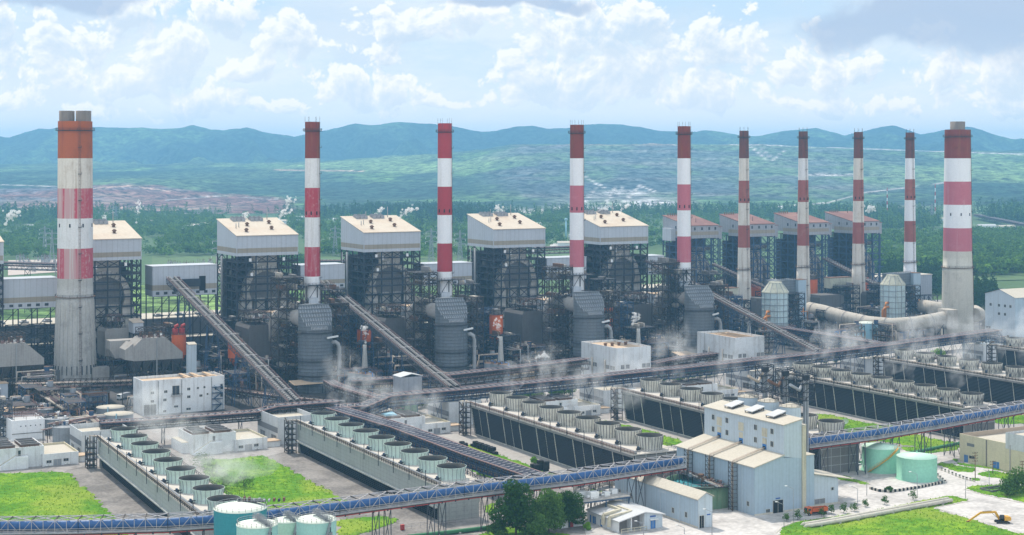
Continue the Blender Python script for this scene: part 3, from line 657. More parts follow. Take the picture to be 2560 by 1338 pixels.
# ---------------------------------------------------------------- boiler houses with a white roofed penthouse (local x along the row, y away from the camera)
def big_boiler(loc, label):
    W, L = 40.0, 38.0; zb, zf, zr = 69.5, 82.0, 91.0
    t = thing('boiler_house', label, 'boiler house', loc, ROT, 'white-roofed boiler houses')
    mb = MB()                                                     # penthouse cladding in three bands
    for z0, z1, mm in ((zb, 71.4, 'clad_grey'), (71.4, 74.3, 'clad_beige'), (74.3, zf, 'clad_grey')): mb.box(0, 0, z0, W, L, z1, mm, skip=(0, 1))
    for x in (0, W): mb.poly([(x, 0, zf), (x, L, zf), (x, L, zr)] if x else [(x, L, zf), (x, 0, zf), (x, L, zr)], 'clad_grey')
    mb.poly([(W, L, zf), (0, L, zf), (0, L, zr), (W, L, zr)], 'clad_grey')
    mb.poly([(0, 0, zb), (0, L, zb), (W, L, zb), (W, 0, zb)], 'dark')
    for x, y in ((-.02, -.02), (W+.02, -.02)): mb.bar((x, y, zb), (x, y, zf), .35, 'clad_grey')
    part('penthouse_wall', mb, t)
    mb = MB(); e = .5; s = (zr-zf)/L
    mb.hexa([(-e, -e, zf-s*e+.02), (W+e, -e, zf-s*e+.02), (W+e, L+e, zr+s*e+.02), (-e, L+e, zr+s*e+.02), (-e, -e, zf-s*e+.4), (W+e, -e, zf-s*e+.4), (W+e, L+e, zr+s*e+.4), (-e, L+e, zr+s*e+.4)], 'roof_cream')
    rf = part('roof', mb, t)
    def rz(y): return zf+s*y+.4
    for x, y in ((9, 8), (27, 12), (14, 21), (30, 25)):
        mb = MB(); z = rz(y); mb.cyl((x, y), .9, z-.3, z+1.0, 'rust', 10); mb.cyl((x, y), 1.5, z+1.0, z+1.7, 'rust', 10, r1=1.3); mb.cyl((x, y), .8, z+1.7, z+2.2, 'rust', 10)
        part('roof_vent', mb, rf)
    for x0 in (8, 20):
        for k in range(3):
            for j in range(2):
                mb = MB(); x, y = x0+k*2.9, 31+j*3.1; z = rz(y); mb.box(x, y, z-.3, x+2.5, y+2.6, z+1.9, 'galv'); mb.cyl((x+1.25, y+1.3), 1.0, z+1.9, z+2.4, 'galv', 10, top='dark'); part('fan_unit', mb, rf)
    for x, y, h in ((32, 34, 7), (17, 36, 3.5), (5, 16, 3), (7.5, 18, 3)):
        mb = MB(); z = rz(y); mb.tube([(x, y, z-.3), (x, y, z+h)], .28, 'pipe_grey', 6); part('vent_pipe', mb, rf)
    # steel frame
    mb = MB(); xs = (0.2, 6, 12.5, 20, 27.5, 34, 39.8); yl = (0.2, 9.5, 19, 28.5, 37.8); S = 'steel_dark'
    for x in xs: mb.bar((x, .2, 0), (x, .2, zb), .7, S)
    for y in yl[1:]:
        for x in (.2, 39.8): mb.bar((x, y, 0), (x, y, zb), .7, S)
    lv = (8, 15, 22, 29, 36, 42, 47.5, 52, 56.5, 61, 65.5)
    for i, z in enumerate(lv):
        mb.bar((0, .2, z), (W, .2, z), .5, S, .75)
        for x in (.2, 39.8): mb.bar((x, 0, z), (x, L, z), .5, S, .75)
    zz = [0]+list(lv)+[zb]
    for a, b in zip(zz, zz[1:]):
        for i in (0, 2, 3, 5):
            x0, x1 = xs[i], xs[i+1]
            if (i in (2, 3)) and 44 < b < 66: continue
            if (int(a)+i) % 2 or i in (2, 3): mb.bar((x0, .2, a), (x1, .2, b), .4, S)
            if not (int(a)+i) % 2 or i in (2, 3): mb.bar((x1, .2, a), (x0, .2, b), .4, S)
        for j in (0, 2, 3):
            for x in (.2, 39.8):
                p, q = (a, b) if (j+int(a)) % 2 else (b, a); mb.bar((x, yl[j], p), (x, yl[j+1], q), .38, S)
    for x in (-1.6, -5.0): mb.tube([(x, 24, 20), (x, 24, zb-1)], .75 if x > -3 else .3, 'pipe_grey', 8)
    part('steel_frame', mb, t)
    for i, z in enumerate(lv):                                    # walkways on each level
        mb = MB(); y1 = 9 if z > 40 else 6
        mb.box(.7, .6, z+.1, 9.2, L-1, z+.35, 'grating'); mb.box(31, .6, z+.1, 39.3, L-1, z+.35, 'grating')
        if z > 40 or z < 20: mb.box(9.2, .6, z+.1, 31, 2.3 if z > 45 else 3.5, z+.35, 'grating')
        for y in (.65,): mb.rail([(.7, y, z+.3), (39.3, y, z+.3)], 1.1, 'steel_mid', 3.3, .13)
        mb.rail([(.75, .7, z+.3), (.75, L-1, z+.3)], 1.1, 'steel_mid', 4, .13)
        if i % 2: mb.bar((1.2, 3, z-6), (1.2, 8, z), .8, 'steel_mid', .3); mb.bar((5, 1.0, z-5.5), (9, 1.0, z), .25, 'steel_mid', .5)
        part('walkway', mb, t)
    mb = MB()                                                     # boiler casing
    mb.box(10, 8, 20, 30, 33, 69, 'boiler_skin'); mb.box(2, 26, 4, 38, 36, 66, 'boiler_skin'); mb.box(12, 5.5, 55, 28, 9, 69.3, 'arch_skin'); mb.box(11, 5, 42, 29, 8, 46, 'duct_grey')
    for k in range(7): mb.bar((10, 7.9, 26+k*6), (30, 7.9, 26+k*6), .5, 'steel_mid')
    for x, z in ((8, 66), (9, 57), (12.3, 64.5), (30, 66)): mb.box(x, .0, z, x+1.5, .6, z+2, 'white_paint')
    for k in range(26):
        x, y = random.choice([(random.uniform(1, 9), random.uniform(3, 30)), (random.uniform(31, 38), random.uniform(3, 30))])
        z = random.choice(lv); h = random.uniform(2, 3.6); mb.box(x, y, z+.4, x+random.uniform(1, 3), y+random.uniform(1, 3), z+h, random.choice(['boiler_skin', 'duct_grey', 'steel_dark', 'boiler_skin']))
    part('boiler_casing', mb, t)
    # the arched flue in front of the casing
    mb = MB(); cx, cz, ro, ri, y0, y1 = 20, 49, 14.2, 10.6, 2.6, 7.6; n = 14
    for i in range(n):
        a0, a1 = PI*i/n, PI*(i+1)/n
        pts = [(cx+r*math.cos(a), y, cz+r*math.sin(a)) for y in (y0, y1) for r, a in ((ri, a0), (ro, a0), (ro, a1), (ri, a1))]
        mb.hexa(pts, 'arch_skin')
        mb.bar((cx+(ri-.2)*math.cos(a0), y0-.1, cz+(ri-.2)*math.sin(a0)), (cx+(ro+.2)*math.cos(a0), y0-.1, cz+(ro+.2)*math.sin(a0)), .3, 'duct_grey')
    part('arched_flue', mb, t)
    mb = MB()                                                     # gable panel inside the arch
    pts = [(cx+10.4*math.cos(PI*i/12), 5.4, cz+10.4*math.sin(PI*i/12)) for i in range(13)]
    mb.poly(pts[::-1], 'duct_grey'); mb.box(10.5, 4.9, 44.5, 29.5, 5.3, 49, 'duct_grey')
    for z in (47, 51, 55): mb.bar((10, 5.2, z), (30, 5.2, z), .3, 'steel_mid')
    part('gable_panel', mb, t)
    for cx_ in (7.2, 32.8):
        mb = MB()
        def ring(z, wx, wy): return [(cx_-wx, 5-wy, z), (cx_+wx, 5-wy, z), (cx_+wx, 5+wy, z), (cx_-wx, 5+wy, z)]
        st = [(49, 1.8, 2.5), (46, 2, 2.5), (41, 3.6, 2.9), (31, 3.2, 2.9), (30.8, 3.5, 3.1), (27, 3.7, 3.1), (21, 4.6, 3.4), (10, 2.6, 2)]
        for a, b in zip(st, st[1:]): mb.hexa(ring(*b)+ring(*a), 'arch_skin' if a[0] != 46 else 'duct_beige')
        part('flue_leg', mb, t)
    for x0 in (12.8, 20.8):
        mb = MB(); mb.box(x0, 2.5, 33, x0+6.4, 8, 43, 'arch_skin'); mb.box(x0, 2.5, 24, x0+6.4, 8, 32.4, 'arch_skin')
        mb.hexa([(x0+1.5, 3.5, 18), (x0+5, 3.5, 18), (x0+5, 7, 18), (x0+1.5, 7, 18), (x0, 2.5, 24), (x0+6.4, 2.5, 24), (x0+6.4, 8, 24), (x0, 8, 24)], 'duct_grey')
        part('down_duct', mb, t)
    return t
D0 = 962.0
def row1(px): return D0*(8316-592)/(8316-px)
bh = big_boiler(PD(592, row1(592)), 'white-roofed boiler house left of the mottled red and white chimney')
for px, lab in ((-176, 'white-roofed boiler house cut off by the left edge of the photo'), (184, 'white-roofed boiler house half hidden behind the wide orange-topped chimney'),
                (910, 'white-roofed boiler house between the two slim deep red and white chimneys'), (1234, 'white-roofed boiler house between the deep red banded and the nearest pink banded slim chimneys'),
                (1500.5, 'last white-roofed boiler house, partly behind the slim pink banded chimney')):
    dup(bh, PD(px, row1(px)), None, lab)

# ---------------------------------------------------------------- boiler houses with red roofs and blue steel
def red_boiler(loc, label):
    W, L = 29.0, 36.0; zb, zf, zr = 66.5, 76.5, 83.5
    t = thing('boiler_house', label, 'boiler house', loc, ROT, 'red-roofed boiler houses')
    mb = MB()
    for z0, z1, mm in ((zb, 69, 'clad_group'), (69, 71.8, 'clad_beige'), (71.8, zf, 'clad_group')): mb.box(0, 0, z0, W, L-12, z1, mm, skip=(0, 1))
    mb.box(.2, L-12, zb+2.5, W-.2, L, zf, 'clad_group', skip=(1,))
    for x in (0, W): mb.poly([(x, 0, zf), (x, L, zf), (x, L, zr)] if x else [(x, L, zf), (x, 0, zf), (x, L, zr)], 'clad_group')
    mb.poly([(W, L, zf), (0, L, zf), (0, L, zr), (W, L, zr)], 'clad_group'); mb.poly([(0, 0, zb), (0, L, zb), (W, L, zb), (W, 0, zb)], 'dark')
    mb.box(W+.02, 3, zb-1, W+5.5, 14, zf-1.5, 'clad_group')
    part('penthouse_wall', mb, t)
    for x in (5, 12, 19, 25):
        mb = MB(); mb.box(x, -.06, 73, x+1.6, .05, 75.2, 'window_dark'); part('window', mb, t)
    for y in (7, 17):
        mb = MB(); mb.box(-.06, y, 73.5, .05, y+1.6, 75.8, 'window_dark'); part('window', mb, t)
    s = (zr-zf)/L; e = .5; mb = MB()
    mb.hexa([(-e, -e, zf-s*e+.02), (W+e, -e, zf-s*e+.02), (W+e, L+e, zr+s*e+.02), (-e, L+e, zr+s*e+.02), (-e, -e, zf-s*e+.4), (W+e, -e, zf-s*e+.4), (W+e, L+e, zr+s*e+.4), (-e, L+e, zr+s*e+.4)], 'roof_red')
    mb.box(W+.1, 2.7, zf-1.48, W+5.9, 14.3, zf-1.1, 'roof_red')
    rf = part('roof', mb, t)
    for k in range(5):
        mb = MB(); x = 3+k*2.2; mb.tube([(x, L-3, zr-.8), (x, L-3, zr+2)], .35, 'rust', 7); part('vent_pipe', mb, rf)
    for x, y in ((20, 30), (14, 10)):
        mb = MB(); z = zf+s*y; mb.tube([(x, y, z), (x, y, z+4)], .2, 'steel_brown', 6); part('vent_pipe', mb, rf)
    mb = MB(); S = 'steel_blue'; xs = (.2, 7.3, 14.5, 21.7, 28.8); yl = (.2, 9, 18, 27, 35.8)
    for x in xs: mb.bar((x, .2, 0), (x, .2, zb), .75, S)
    for y in yl[1:]:
        for x in (.2, 28.8): mb.bar((x, y, 0), (x, y, zb), .75, S)
    for x in (33.5,): mb.bar((x, 4, 0), (x, 4, zb), .6, S); mb.bar((x, 13, 0), (x, 13, zb), .6, S)
    lv = (8, 16, 24, 31, 37.5, 43.5, 49, 54.5, 60)
    for z in lv:
        mb.bar((0, .2, z), (W+5, .2, z), .4, S, .6)
        for x in (.2, 28.8): mb.bar((x, 0, z), (x, L, z), .4, S, .6)
    zz = [0]+list(lv)+[zb]
    for a, b in zip(zz, zz[1:]):
        for i in range(4):
            if i in (0, 1) or (int(a)//3+i) % 2: mb.bar((xs[i], .2, a), (xs[i+1], .2, b), .34, S)
            else: mb.bar((xs[i+1], .2, a), (xs[i], .2, b), .34, S)
            if i in (1, 3): mb.bar((xs[i+1], .2, a), (xs[i], .2, b), .34, S)
        for j in range(4):
            for x in (.2, 28.8):
                p, q = (a, b) if (j+int(a)) % 2 else (b, a); mb.bar((x, yl[j], p), (x, yl[j+1], q), .32, S)
    part('steel_frame', mb, t)
    for z in lv:
        mb = MB(); mb.box(.6, .6, z+.1, 6.8, L-1, z+.3, 'grating'); mb.box(23, .6, z+.1, 28.4, L-1, z+.3, 'grating'); mb.rail([(.6, .6, z+.3), (28.4, .6, z+.3)], 1.1, S, 3.5, .12); mb.rail([(.65, .7, z+.3), (.65, L-1, z+.3)], 1.1, S, 4, .12); part('walkway', mb, t)
    mb = MB(); mb.box(6.5, 12, 18, 23, 33, 66, 'boiler_skin'); mb.box(2, 28, 4, 27, 35, 62, 'boiler_skin'); mb.tube([(9, 6, 58), (24, 6, 58)], 2.0, 'duct_grey', 10)
    for z in (24, 34, 44, 54): mb.bar((6.5, 11.9, z), (23, 11.9, z), .5, 'steel_mid')
    part('boiler_casing', mb, t)
    for x0, z1, mm in ((8.5, 46, 'duct_beige'), (14.5, 46, 'duct_beige'), (22, 40, 'esp_skin')):
        mb = MB(); mb.box(x0, 3, 20, x0+4.4, 8, z1, mm)
        mb.hexa([(x0, 3, z1), (x0+4.4, 3, z1), (x0+4.4, 8, z1), (x0, 8, z1), (x0+1-3*(x0 > 20), 6, z1+9), (x0+3.4-3*(x0 > 20), 6, z1+9), (x0+3.4-3*(x0 > 20), 10, z1+9), (x0+1-3*(x0 > 20), 10, z1+9)], mm)
        for z in (26, 32, 38): mb.bar((x0-.1, 2.9, z), (x0+4.5, 2.9, z), .3, 'steel_mid')
        part('down_duct', mb, t)
    return t
def row2(px): return 1232.0*(8316-1720)/(8316-px)
rb = red_boiler(PD(1722, row2(1722)), 'red-roofed boiler house with a grey side box, behind the last pink banded slim chimney')
for px, lab in ((1866, 'red-roofed boiler house behind the rust-streaked thin chimney'), (2004, 'red-roofed boiler house behind the second thin chimney'), (2133, 'last red-roofed boiler house at the end of the row, next to the green forest')):
    dup(rb, PD(px, row2(px)), None, lab)
mb = MB(); mb.box(-4.5, 18, 64, -.1, 30, 74, 'clad_grey'); part('side_box', mb, rb)

# ---------------------------------------------------------------- grey bunker galleries between the boiler houses
def bunker(pxl, pxr, zlo, zhi, label, off=4.0, depth=16, stripe=True):
    c = PD(pxl, row1(pxl))+V*off; L = usolve(c, pxr)
    t = thing('bunker_gallery', label, 'gallery', (c.x, c.y, 0), ROT, 'grey bunker galleries between boiler houses')
    mb = MB(); h = zhi-zlo
    for a, b, mm in ((0, .2, 'clad_grey'), (.2, .38, 'clad_beige'), (.38, 1, 'clad_grey')): mb.box(0, 0, zlo+h*a, L, depth, zlo+h*b, mm, skip=(0, 1))
    mb.poly([(0, 0, zlo), (0, depth, zlo), (L, depth, zlo), (L, 0, zlo)], 'dark')
    part('wall', mb, t)
    mb = MB(); mb.box(-.2, -.3, zhi+.01, L+.2, depth+.3, zhi+.35, 'clad_grey'); part('roof', mb, t)
    for k in range(int(L//5)):
        mb = MB(); x = 2+k*5; mb.box(x, -.08, zlo+h*.06, x+2.2, .05, zlo+h*.15, 'window_dark'); part('window', mb, t)
    mb = MB(); n = max(2, int(L/9))
    for k in range(n+1):
        x = .5+(L-1)*k/n
        for y in (.5, depth-.5): mb.bar((x, y, 0), (x, y, zlo), .6, 'steel_dark')
        if k < n:
            x1 = .5+(L-1)*(k+1)/n
            for z0, z1 in ((0, zlo*.25), (zlo*.25, zlo*.5), (zlo*.5, zlo*.75), (zlo*.75, zlo)): mb.bar((x, .5, z0), (x1, .5, z1), .35, 'steel_dark'); mb.bar((x, .5, z1), (x1, .5, z1), .5, 'steel_dark')
    part('support_frame', mb, t)
    return t
for a, b, lo_, hi_, lab in ((-50, 33+110, 43, 60, 'grey bunker gallery between the cut-off boiler house and the wide orange-topped chimney'),
                      (386, 542, 46.5, 64.5, 'grey bunker gallery with two dark doorways where the steepest conveyor enters'),
                      (757, 862, 47, 62, 'grey bunker gallery right of the mottled red and white chimney'), (1066, 1180, 46, 60, 'grey bunker gallery behind the deep red banded slim chimney'),
                      (1374, 1466, 46, 61, 'grey bunker gallery behind the nearest pink banded slim chimney'), (1624, 1660, 47, 60, 'short grey bunker gallery beside the first red-roofed boiler house')):
    t = bunker(a, b, lo_, hi_, lab)
    if a == 386:
        for x in (13, 29):
            mb = MB(); mb.box(x, -.1, 49, x+4, .1, 58, 'dark'); part('doorway', mb, t)
        mb = MB(); mb.box(17.2, -3, 52, 28.8, .2, 56.5, 'steel_dark'); part('conveyor_head', mb, t)

# turbine hall behind, pale roof
c = PD(-120, row1(-120))+V*52; L = usolve(c, 1640)
t = thing('turbine_hall', 'very long turbine hall with a pale flat roof behind the boiler houses', 'building', (c.x, c.y, 0), ROT)
mb = MB(); mb.box(0, 0, 0, L, 34, 28, 'hall_wall', skip=(1,)); mb.box(0, -14, 0, L, -.02, 17, 'hall_wall', skip=(1,)); part('wall', mb, t)
mb = MB(); mb.box(-.4, -.4, 28.01, L+.4, 34.4, 28.5, 'roof_pale'); mb.box(-.4, -14.4, 17, L+.4, -.42, 17.4, 'roof_pale'); rf = part('roof', mb, t)
for k in range(int(L/14)):
    mb = MB(); x = 8+k*14; mb.box(x, 8, 28.45, x+5, 13, 29.6, 'galv'); mb.cyl((x+2.5, 10.5), 1.6, 29.6, 30.2, 'galv', 10, top='dark'); part('roof_fan', mb, rf)
c = PD(1640, row2(1640))+V*48; L = usolve(c, 2330)
t = thing('turbine_hall', 'long turbine hall behind the red-roofed boiler houses', 'building', (c.x, c.y, 0), ROT)
mb = MB(); mb.box(0, 0, 0, L, 30, 24, 'clad_group', skip=(1,)); part('wall', mb, t)
mb = MB(); mb.box(-.4, -.4, 24, L+.4, 30.4, 24.5, 'roof_pale'); part('roof', mb, t)
# ---------------------------------------------------------------- cooling tower banks: local y runs from the far end (0) toward the camera (-L)
def fan_mesh(kind):
    mb = MB(); rim, waist, foot, h = 5.5, 4.95, 5.2, {'mint': 4.6, 'white': 5.5, 'lattice': 5.0}[kind]
    skin = 'fan_mint' if kind == 'mint' else 'fan_white'
    prof = [(foot, 0), (waist+.05, h*.25), (waist, h*.42), (waist+.12, h*.64), (rim-.12, h*.91), (rim, h)] if kind == 'mint' else [(foot-.35, 0), (foot-.3, h*.23), (foot-.1, h*.45), (foot+.1, h*.7), (rim, h)]
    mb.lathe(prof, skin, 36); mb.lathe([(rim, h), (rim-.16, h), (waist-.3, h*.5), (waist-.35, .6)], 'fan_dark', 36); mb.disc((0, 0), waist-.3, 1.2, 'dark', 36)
    for k in range(20 if kind == 'mint' else 26):
        a = 2*PI*k/(20 if kind == 'mint' else 26)
        for q, p in zip(prof, prof[1:]):
            mb.bar(((q[0]+.05)*math.cos(a), (q[0]+.05)*math.sin(a), q[1]), ((p[0]+.05)*math.cos(a), (p[0]+.05)*math.sin(a), p[1]), .15 if kind == 'mint' else .22, 'tank_grey' if kind == 'mint' else 'concrete_dark')
    if kind == 'lattice':
        for k in range(13):
            a0, a1, am = 2*PI*k/13, 2*PI*(k+1)/13, 2*PI*(k+.5)/13
            for a in (a0, a1): mb.bar(((foot-.2)*math.cos(am), (foot-.2)*math.sin(am), .6), ((rim+.02)*math.cos(a), (rim+.02)*math.sin(a), h*.85), .22, 'concrete_dark')
    for z, i in ((h-.1, rim+.06), (.9, prof[1][0]+.08)): mb.lathe([(i-.1, z-.12), (i, z-.12), (i, z+.12), (i-.1, z+.12)], skin, 36, flat=True)
    return mb.mesh('fan_stack')
FAN = {k: fan_mesh(k) for k in ('mint', 'white', 'lattice')}
def motor_mesh():
    mb = MB(); mb.box(-1.5, -.7, 0, 1.5, .7, .4, 'concrete_dark'); mb.tube([(-1.1, 0, .95), (.6, 0, .95)], .55, 'steel_dark', 8); mb.tube([(.6, 0, .95), (2.4, 0, .95)], .15, 'steel_dark', 6); mb.box(-.5, -.3, 1.4, .1, .3, 1.9, 'steel_blue')
    return mb.mesh('fan_motor')
MOT = motor_mesh()
def cooling_bank(A, B, W, top, nfan, f0, f1, kind, label, fx=None, motor=True):
    """A far top corner, B near top corner of the louvred side facing the camera's left; fans between fractions f0..f1 of the length."""
    A = Vector((A.x, A.y, 0)); B = Vector((B.x, B.y, 0)); d = A-B; L = d.length; ang = math.atan2(d.y, d.x)-PI/2
    t = thing('cooling_tower', label, 'cooling tower', A, ang, 'rows of fan cooling towers')
    fx = fx or W/2
    mb = MB()
    if kind == 'mint':
        zl = 5.6
        mb.box(0, -L, zl, .4, 0, top, 'ct_wall'); mb.box(W-.4, -L, zl, W, 0, top, 'ct_wall'); mb.box(.4, -L, 0, W-.4, -L+.4, top-.02, 'ct_wall'); mb.box(.4, -.4, 0, W-.4, 0, top-.02, 'ct_wall')
        part('casing', mb, t)
        mb = MB(); mb.box(-.9, -L-.3, zl-.5, .0, .3, zl-.02, 'ct_ledge'); part('ledge', mb, t)
        mb = MB()
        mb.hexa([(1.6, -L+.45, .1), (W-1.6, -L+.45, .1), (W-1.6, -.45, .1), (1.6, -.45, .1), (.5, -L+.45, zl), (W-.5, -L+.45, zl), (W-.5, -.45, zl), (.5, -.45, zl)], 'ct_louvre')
        for k in range(int(L/2.2)):
            y = -L+1+k*2.2; mb.bar((1.55, y, .1), (.42, y, zl), .16, 'steel_dark')
        for z in np.arange(.8, zl, .8): x = 1.6-1.1*z/zl-.05; mb.bar((x, -L+.5, z), (x, -.5, z), .1, 'steel_dark')
        part('louvres', mb, t)
    else:
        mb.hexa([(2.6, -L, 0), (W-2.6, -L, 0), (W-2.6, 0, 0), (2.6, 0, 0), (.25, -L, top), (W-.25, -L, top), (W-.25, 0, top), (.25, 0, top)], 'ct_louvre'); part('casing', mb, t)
        mb = MB()
        for k in range(18):
            z = .5+k*(top-1.2)/17; x = 2.6-2.35*z/top
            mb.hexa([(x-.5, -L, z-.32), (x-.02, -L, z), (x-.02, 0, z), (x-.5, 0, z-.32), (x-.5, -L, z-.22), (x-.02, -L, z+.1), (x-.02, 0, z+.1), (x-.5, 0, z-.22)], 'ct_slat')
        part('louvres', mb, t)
        mb = MB(); n = 9; mb.bar((2.0, -L, .3), (2.0, 0, .3), .3, 'fan_white'); mb.bar((W-2.1, -L, .3), (W-2.1, 0, .3), .3, 'ct_wall'); mb.bar((-.2, -L, top-.4), (-.2, 0, top-.4), .3, 'concrete'); mb.bar((W+.1, -L, top-.4), (W+.1, 0, top-.4), .3, 'concrete')
        for k in range(n*2+1):
            y = -L+L*k/(n*2); wd = .3 if k % 2 == 0 else .14
            if k % 2 == 0 or k % 4 == 1: mb.bar((2.1, y, 0), (-.2, y, top), wd, 'fan_white'); 
            mb.bar((W-2.2, y, 0), (W+.1, y, top), .3, 'ct_wall')
        for y in (-L-.1,):
            for x in np.linspace(.8, W-.8, 5): mb.bar((x, y, 0), (x, y, top), .3, 'ct_wall')
            for z in (3.5, 7, 10.5): mb.bar((1, y, z), (W-1, y, z), .3, 'ct_wall')
            mb.box(.6, y-.1, 0, W-.6, y, top-.3, 'concrete_dark')
        part('frame', mb, t)
    mb = MB(); mb.box(-.5, -L-.5, top+.01, W+.5, .5, top+.45, 'ct_deck')
    if kind != 'mint': mb.box(-.7, -L-.4, top-.9, .1, .4, top+.0, 'concrete_dark')
    dk = part('deck', mb, t)
    mb = MB(); z = top+.45; mb.rail([(-.4, -L-.4, z), (-.4, .4, z)], 1.3, 'pipe_rose' if kind == 'white' else 'steel_brown', 2.2, .17); mb.rail([(W+.4, -L-.4, z), (W+.4, .4, z)], 1.3, 'steel_brown', 3, .14); mb.rail([(-.4, -L-.4, z), (W+.4, -L-.4, z)], 1.3, 'steel_light', 2.5, .14)
    part('railing', mb, t)
    mb = MB(); zt = z+.6
    mb.tube([(1.2, -L, zt), (1.2, .5, zt), (-1.5, 2.5, zt), (-1.5, 2.5, .2)], .55, 'pipe_grey', 8); mb.tube([(.2, -L, zt), (.2, .5, zt+.3), (-3, 2.8, zt+.3), (-3, 2.8, .2)], .35, 'pipe_tan', 7)
    part('riser_pipes', mb, t)
    mb = MB()                                                     # stair tower at the far end
    for x in (-4.8, -1.0):
        for y in (-1.5, 3.0): mb.bar((x, y, 0), (x, y, top+1.6), .3, 'steel_brown')
    for k in range(int(top/2.4)+1):
        zz_ = 1+k*2.4; mb.box(-4.8, -1.5, zz_, -1, 3, zz_+.15, 'grating'); mb.bar((-4.6, -1.5 if k % 2 else 3, zz_), (-4.6, 3 if k % 2 else -1.5, zz_+2.4), .5, 'steel_brown', .25); mb.rail([(-4.8, -1.5, zz_), (-4.8, 3, zz_)], 1.1, 'steel_brown', 2, .12); mb.rail([(-4.8, -1.5, zz_), (-1, -1.5, zz_)], 1.1, 'steel_brown', 2, .12)
    part('stair_tower', mb, t)
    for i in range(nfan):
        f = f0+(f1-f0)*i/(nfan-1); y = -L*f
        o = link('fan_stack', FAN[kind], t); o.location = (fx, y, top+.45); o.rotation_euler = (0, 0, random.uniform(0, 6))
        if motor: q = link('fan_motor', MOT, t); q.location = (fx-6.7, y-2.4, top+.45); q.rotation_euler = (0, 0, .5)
    for i in range(10):
        y = -L*(i+.4)/10; mb = MB(); mb.bar((-.6, y, top-2), (-.6, y, top+4.2), .2, 'steel_dark'); part('lamp_post', mb, t)
    return t
BANKS = []
def bank(a, b, W, top, n, f0, f1, kind, label, **k):
    A, B = P(a[0], a[1], top), P(b[0], b[1], top); BANKS.append((A, B, W, top, n, f0, f1)); return cooling_bank(A, B, W, top, n, f0, f1, kind, label, **k)
bank((246, 1099), (507, 1302), 17, 11.8, 9, .045, .955, 'mint', 'pale green fan cooling tower at the far left, its near end behind the teal tank', fx=9)
bank((743, 1059), (1093, 1216), 17, 12.9, 9, .05, .945, 'mint', 'pale green fan cooling tower with a grey wall, second from the left', fx=9.4)
bank((1178, 1013), (1584, 1139), 21, 14, 9, .05, .95, 'white', 'cooling tower with dark louvres, nearest row of stained white fan stacks', fx=12)
bank((1556, 978), (2050, 1101), 21, 14.3, 9, .05, .95, 'white', 'cooling tower with dark louvres running behind the pale blue silo building', fx=12)
bank((1944, 934), (2406, 1022), 21, 14.5, 9, .05, .955, 'lattice', 'cooling tower with criss-crossed fan stacks behind the three bucket elevators', fx=12)
bank((2208, 899), (2720, 983), 21, 14.5, 9, .03, .95, 'lattice', 'cooling tower with criss-crossed fan stacks running out of the right edge', fx=12)
bank((2490, 868), (2960, 933), 21, 14.5, 9, .03, .95, 'lattice', 'farthest cooling tower, only its first fan stacks showing at the right edge', fx=12)
# ---------------------------------------------------------------- box buildings: local x along the row (front face y=0), y away on the left flank (side face x=0)
def shell(t, L, W, h, wall, roof, par=.0, side=None, x0=0, y0=0, z0=0, sub='wall', parapet=None):
    mb = MB(); th = .35
    if par:
        mb.box(x0, y0, z0, x0+L, y0+th, z0+h, wall); mb.box(x0, y0+th, z0, x0+th, y0+W-th, z0+h, side or wall); mb.box(x0+L-th, y0+th, z0, x0+L, y0+W-th, z0+h, parapet or wall); mb.box(x0, y0+W-th, z0, x0+L, y0+W, z0+h, parapet or wall)
        part(sub, mb, t); mb = MB(); mb.box(x0+th, y0+th, z0+h-par-.3, x0+L-th, y0+W-th, z0+h-par, roof); return part('roof', mb, t)
    mb.box(x0, y0, z0, x0+L, y0+W, z0+h, wall, skip=(1,)); part(sub, mb, t)
    mb = MB(); mb.box(x0-.3, y0-.3, z0+h+.005, x0+L+.3, y0+W+.3, z0+h+.3, roof); return part('roof', mb, t)
def win(t, a, z, w_, h_, face='front', name='window', m='window_dark', x0=0, y0=0, frame=True, deep=.12):
    mb = MB()
    f = (lambda u, d, zz: (x0+u, y0-d, zz)) if face == 'front' else (lambda u, d, zz: (x0-d, y0+u, zz))
    def bx(u0, u1, d0, d1, z0, z1, mm):
        mb.hexa([f(u0, d0, z0), f(u1, d0, z0), f(u1, d1, z0), f(u0, d1, z0), f(u0, d0, z1), f(u1, d0, z1), f(u1, d1, z1), f(u0, d1, z1)], mm)
    bx(a, a+w_, -.1, .03, z, z+h_, m)
    if frame:
        for q in ((a-.1, a, z-.1, z+h_+.1), (a+w_, a+w_+.1, z-.1, z+h_+.1), (a, a+w_, z+h_, z+h_+.1), (a, a+w_, z-.1, z)): bx(q[0], q[1], -.1, deep, q[2], q[3], 'window_frame')
        if w_ > 1.2: bx(a+w_/2-.05, a+w_/2+.05, .03, .08, z, z+h_, 'window_frame')
    return part(name, mb, t)
def corner(px, py, pxl, pxr): c = P(px, py); return c, usolve(c, pxr), vsolve(c, pxl)
def hat(px, py, c): return H-(py-HY)*c.y/F

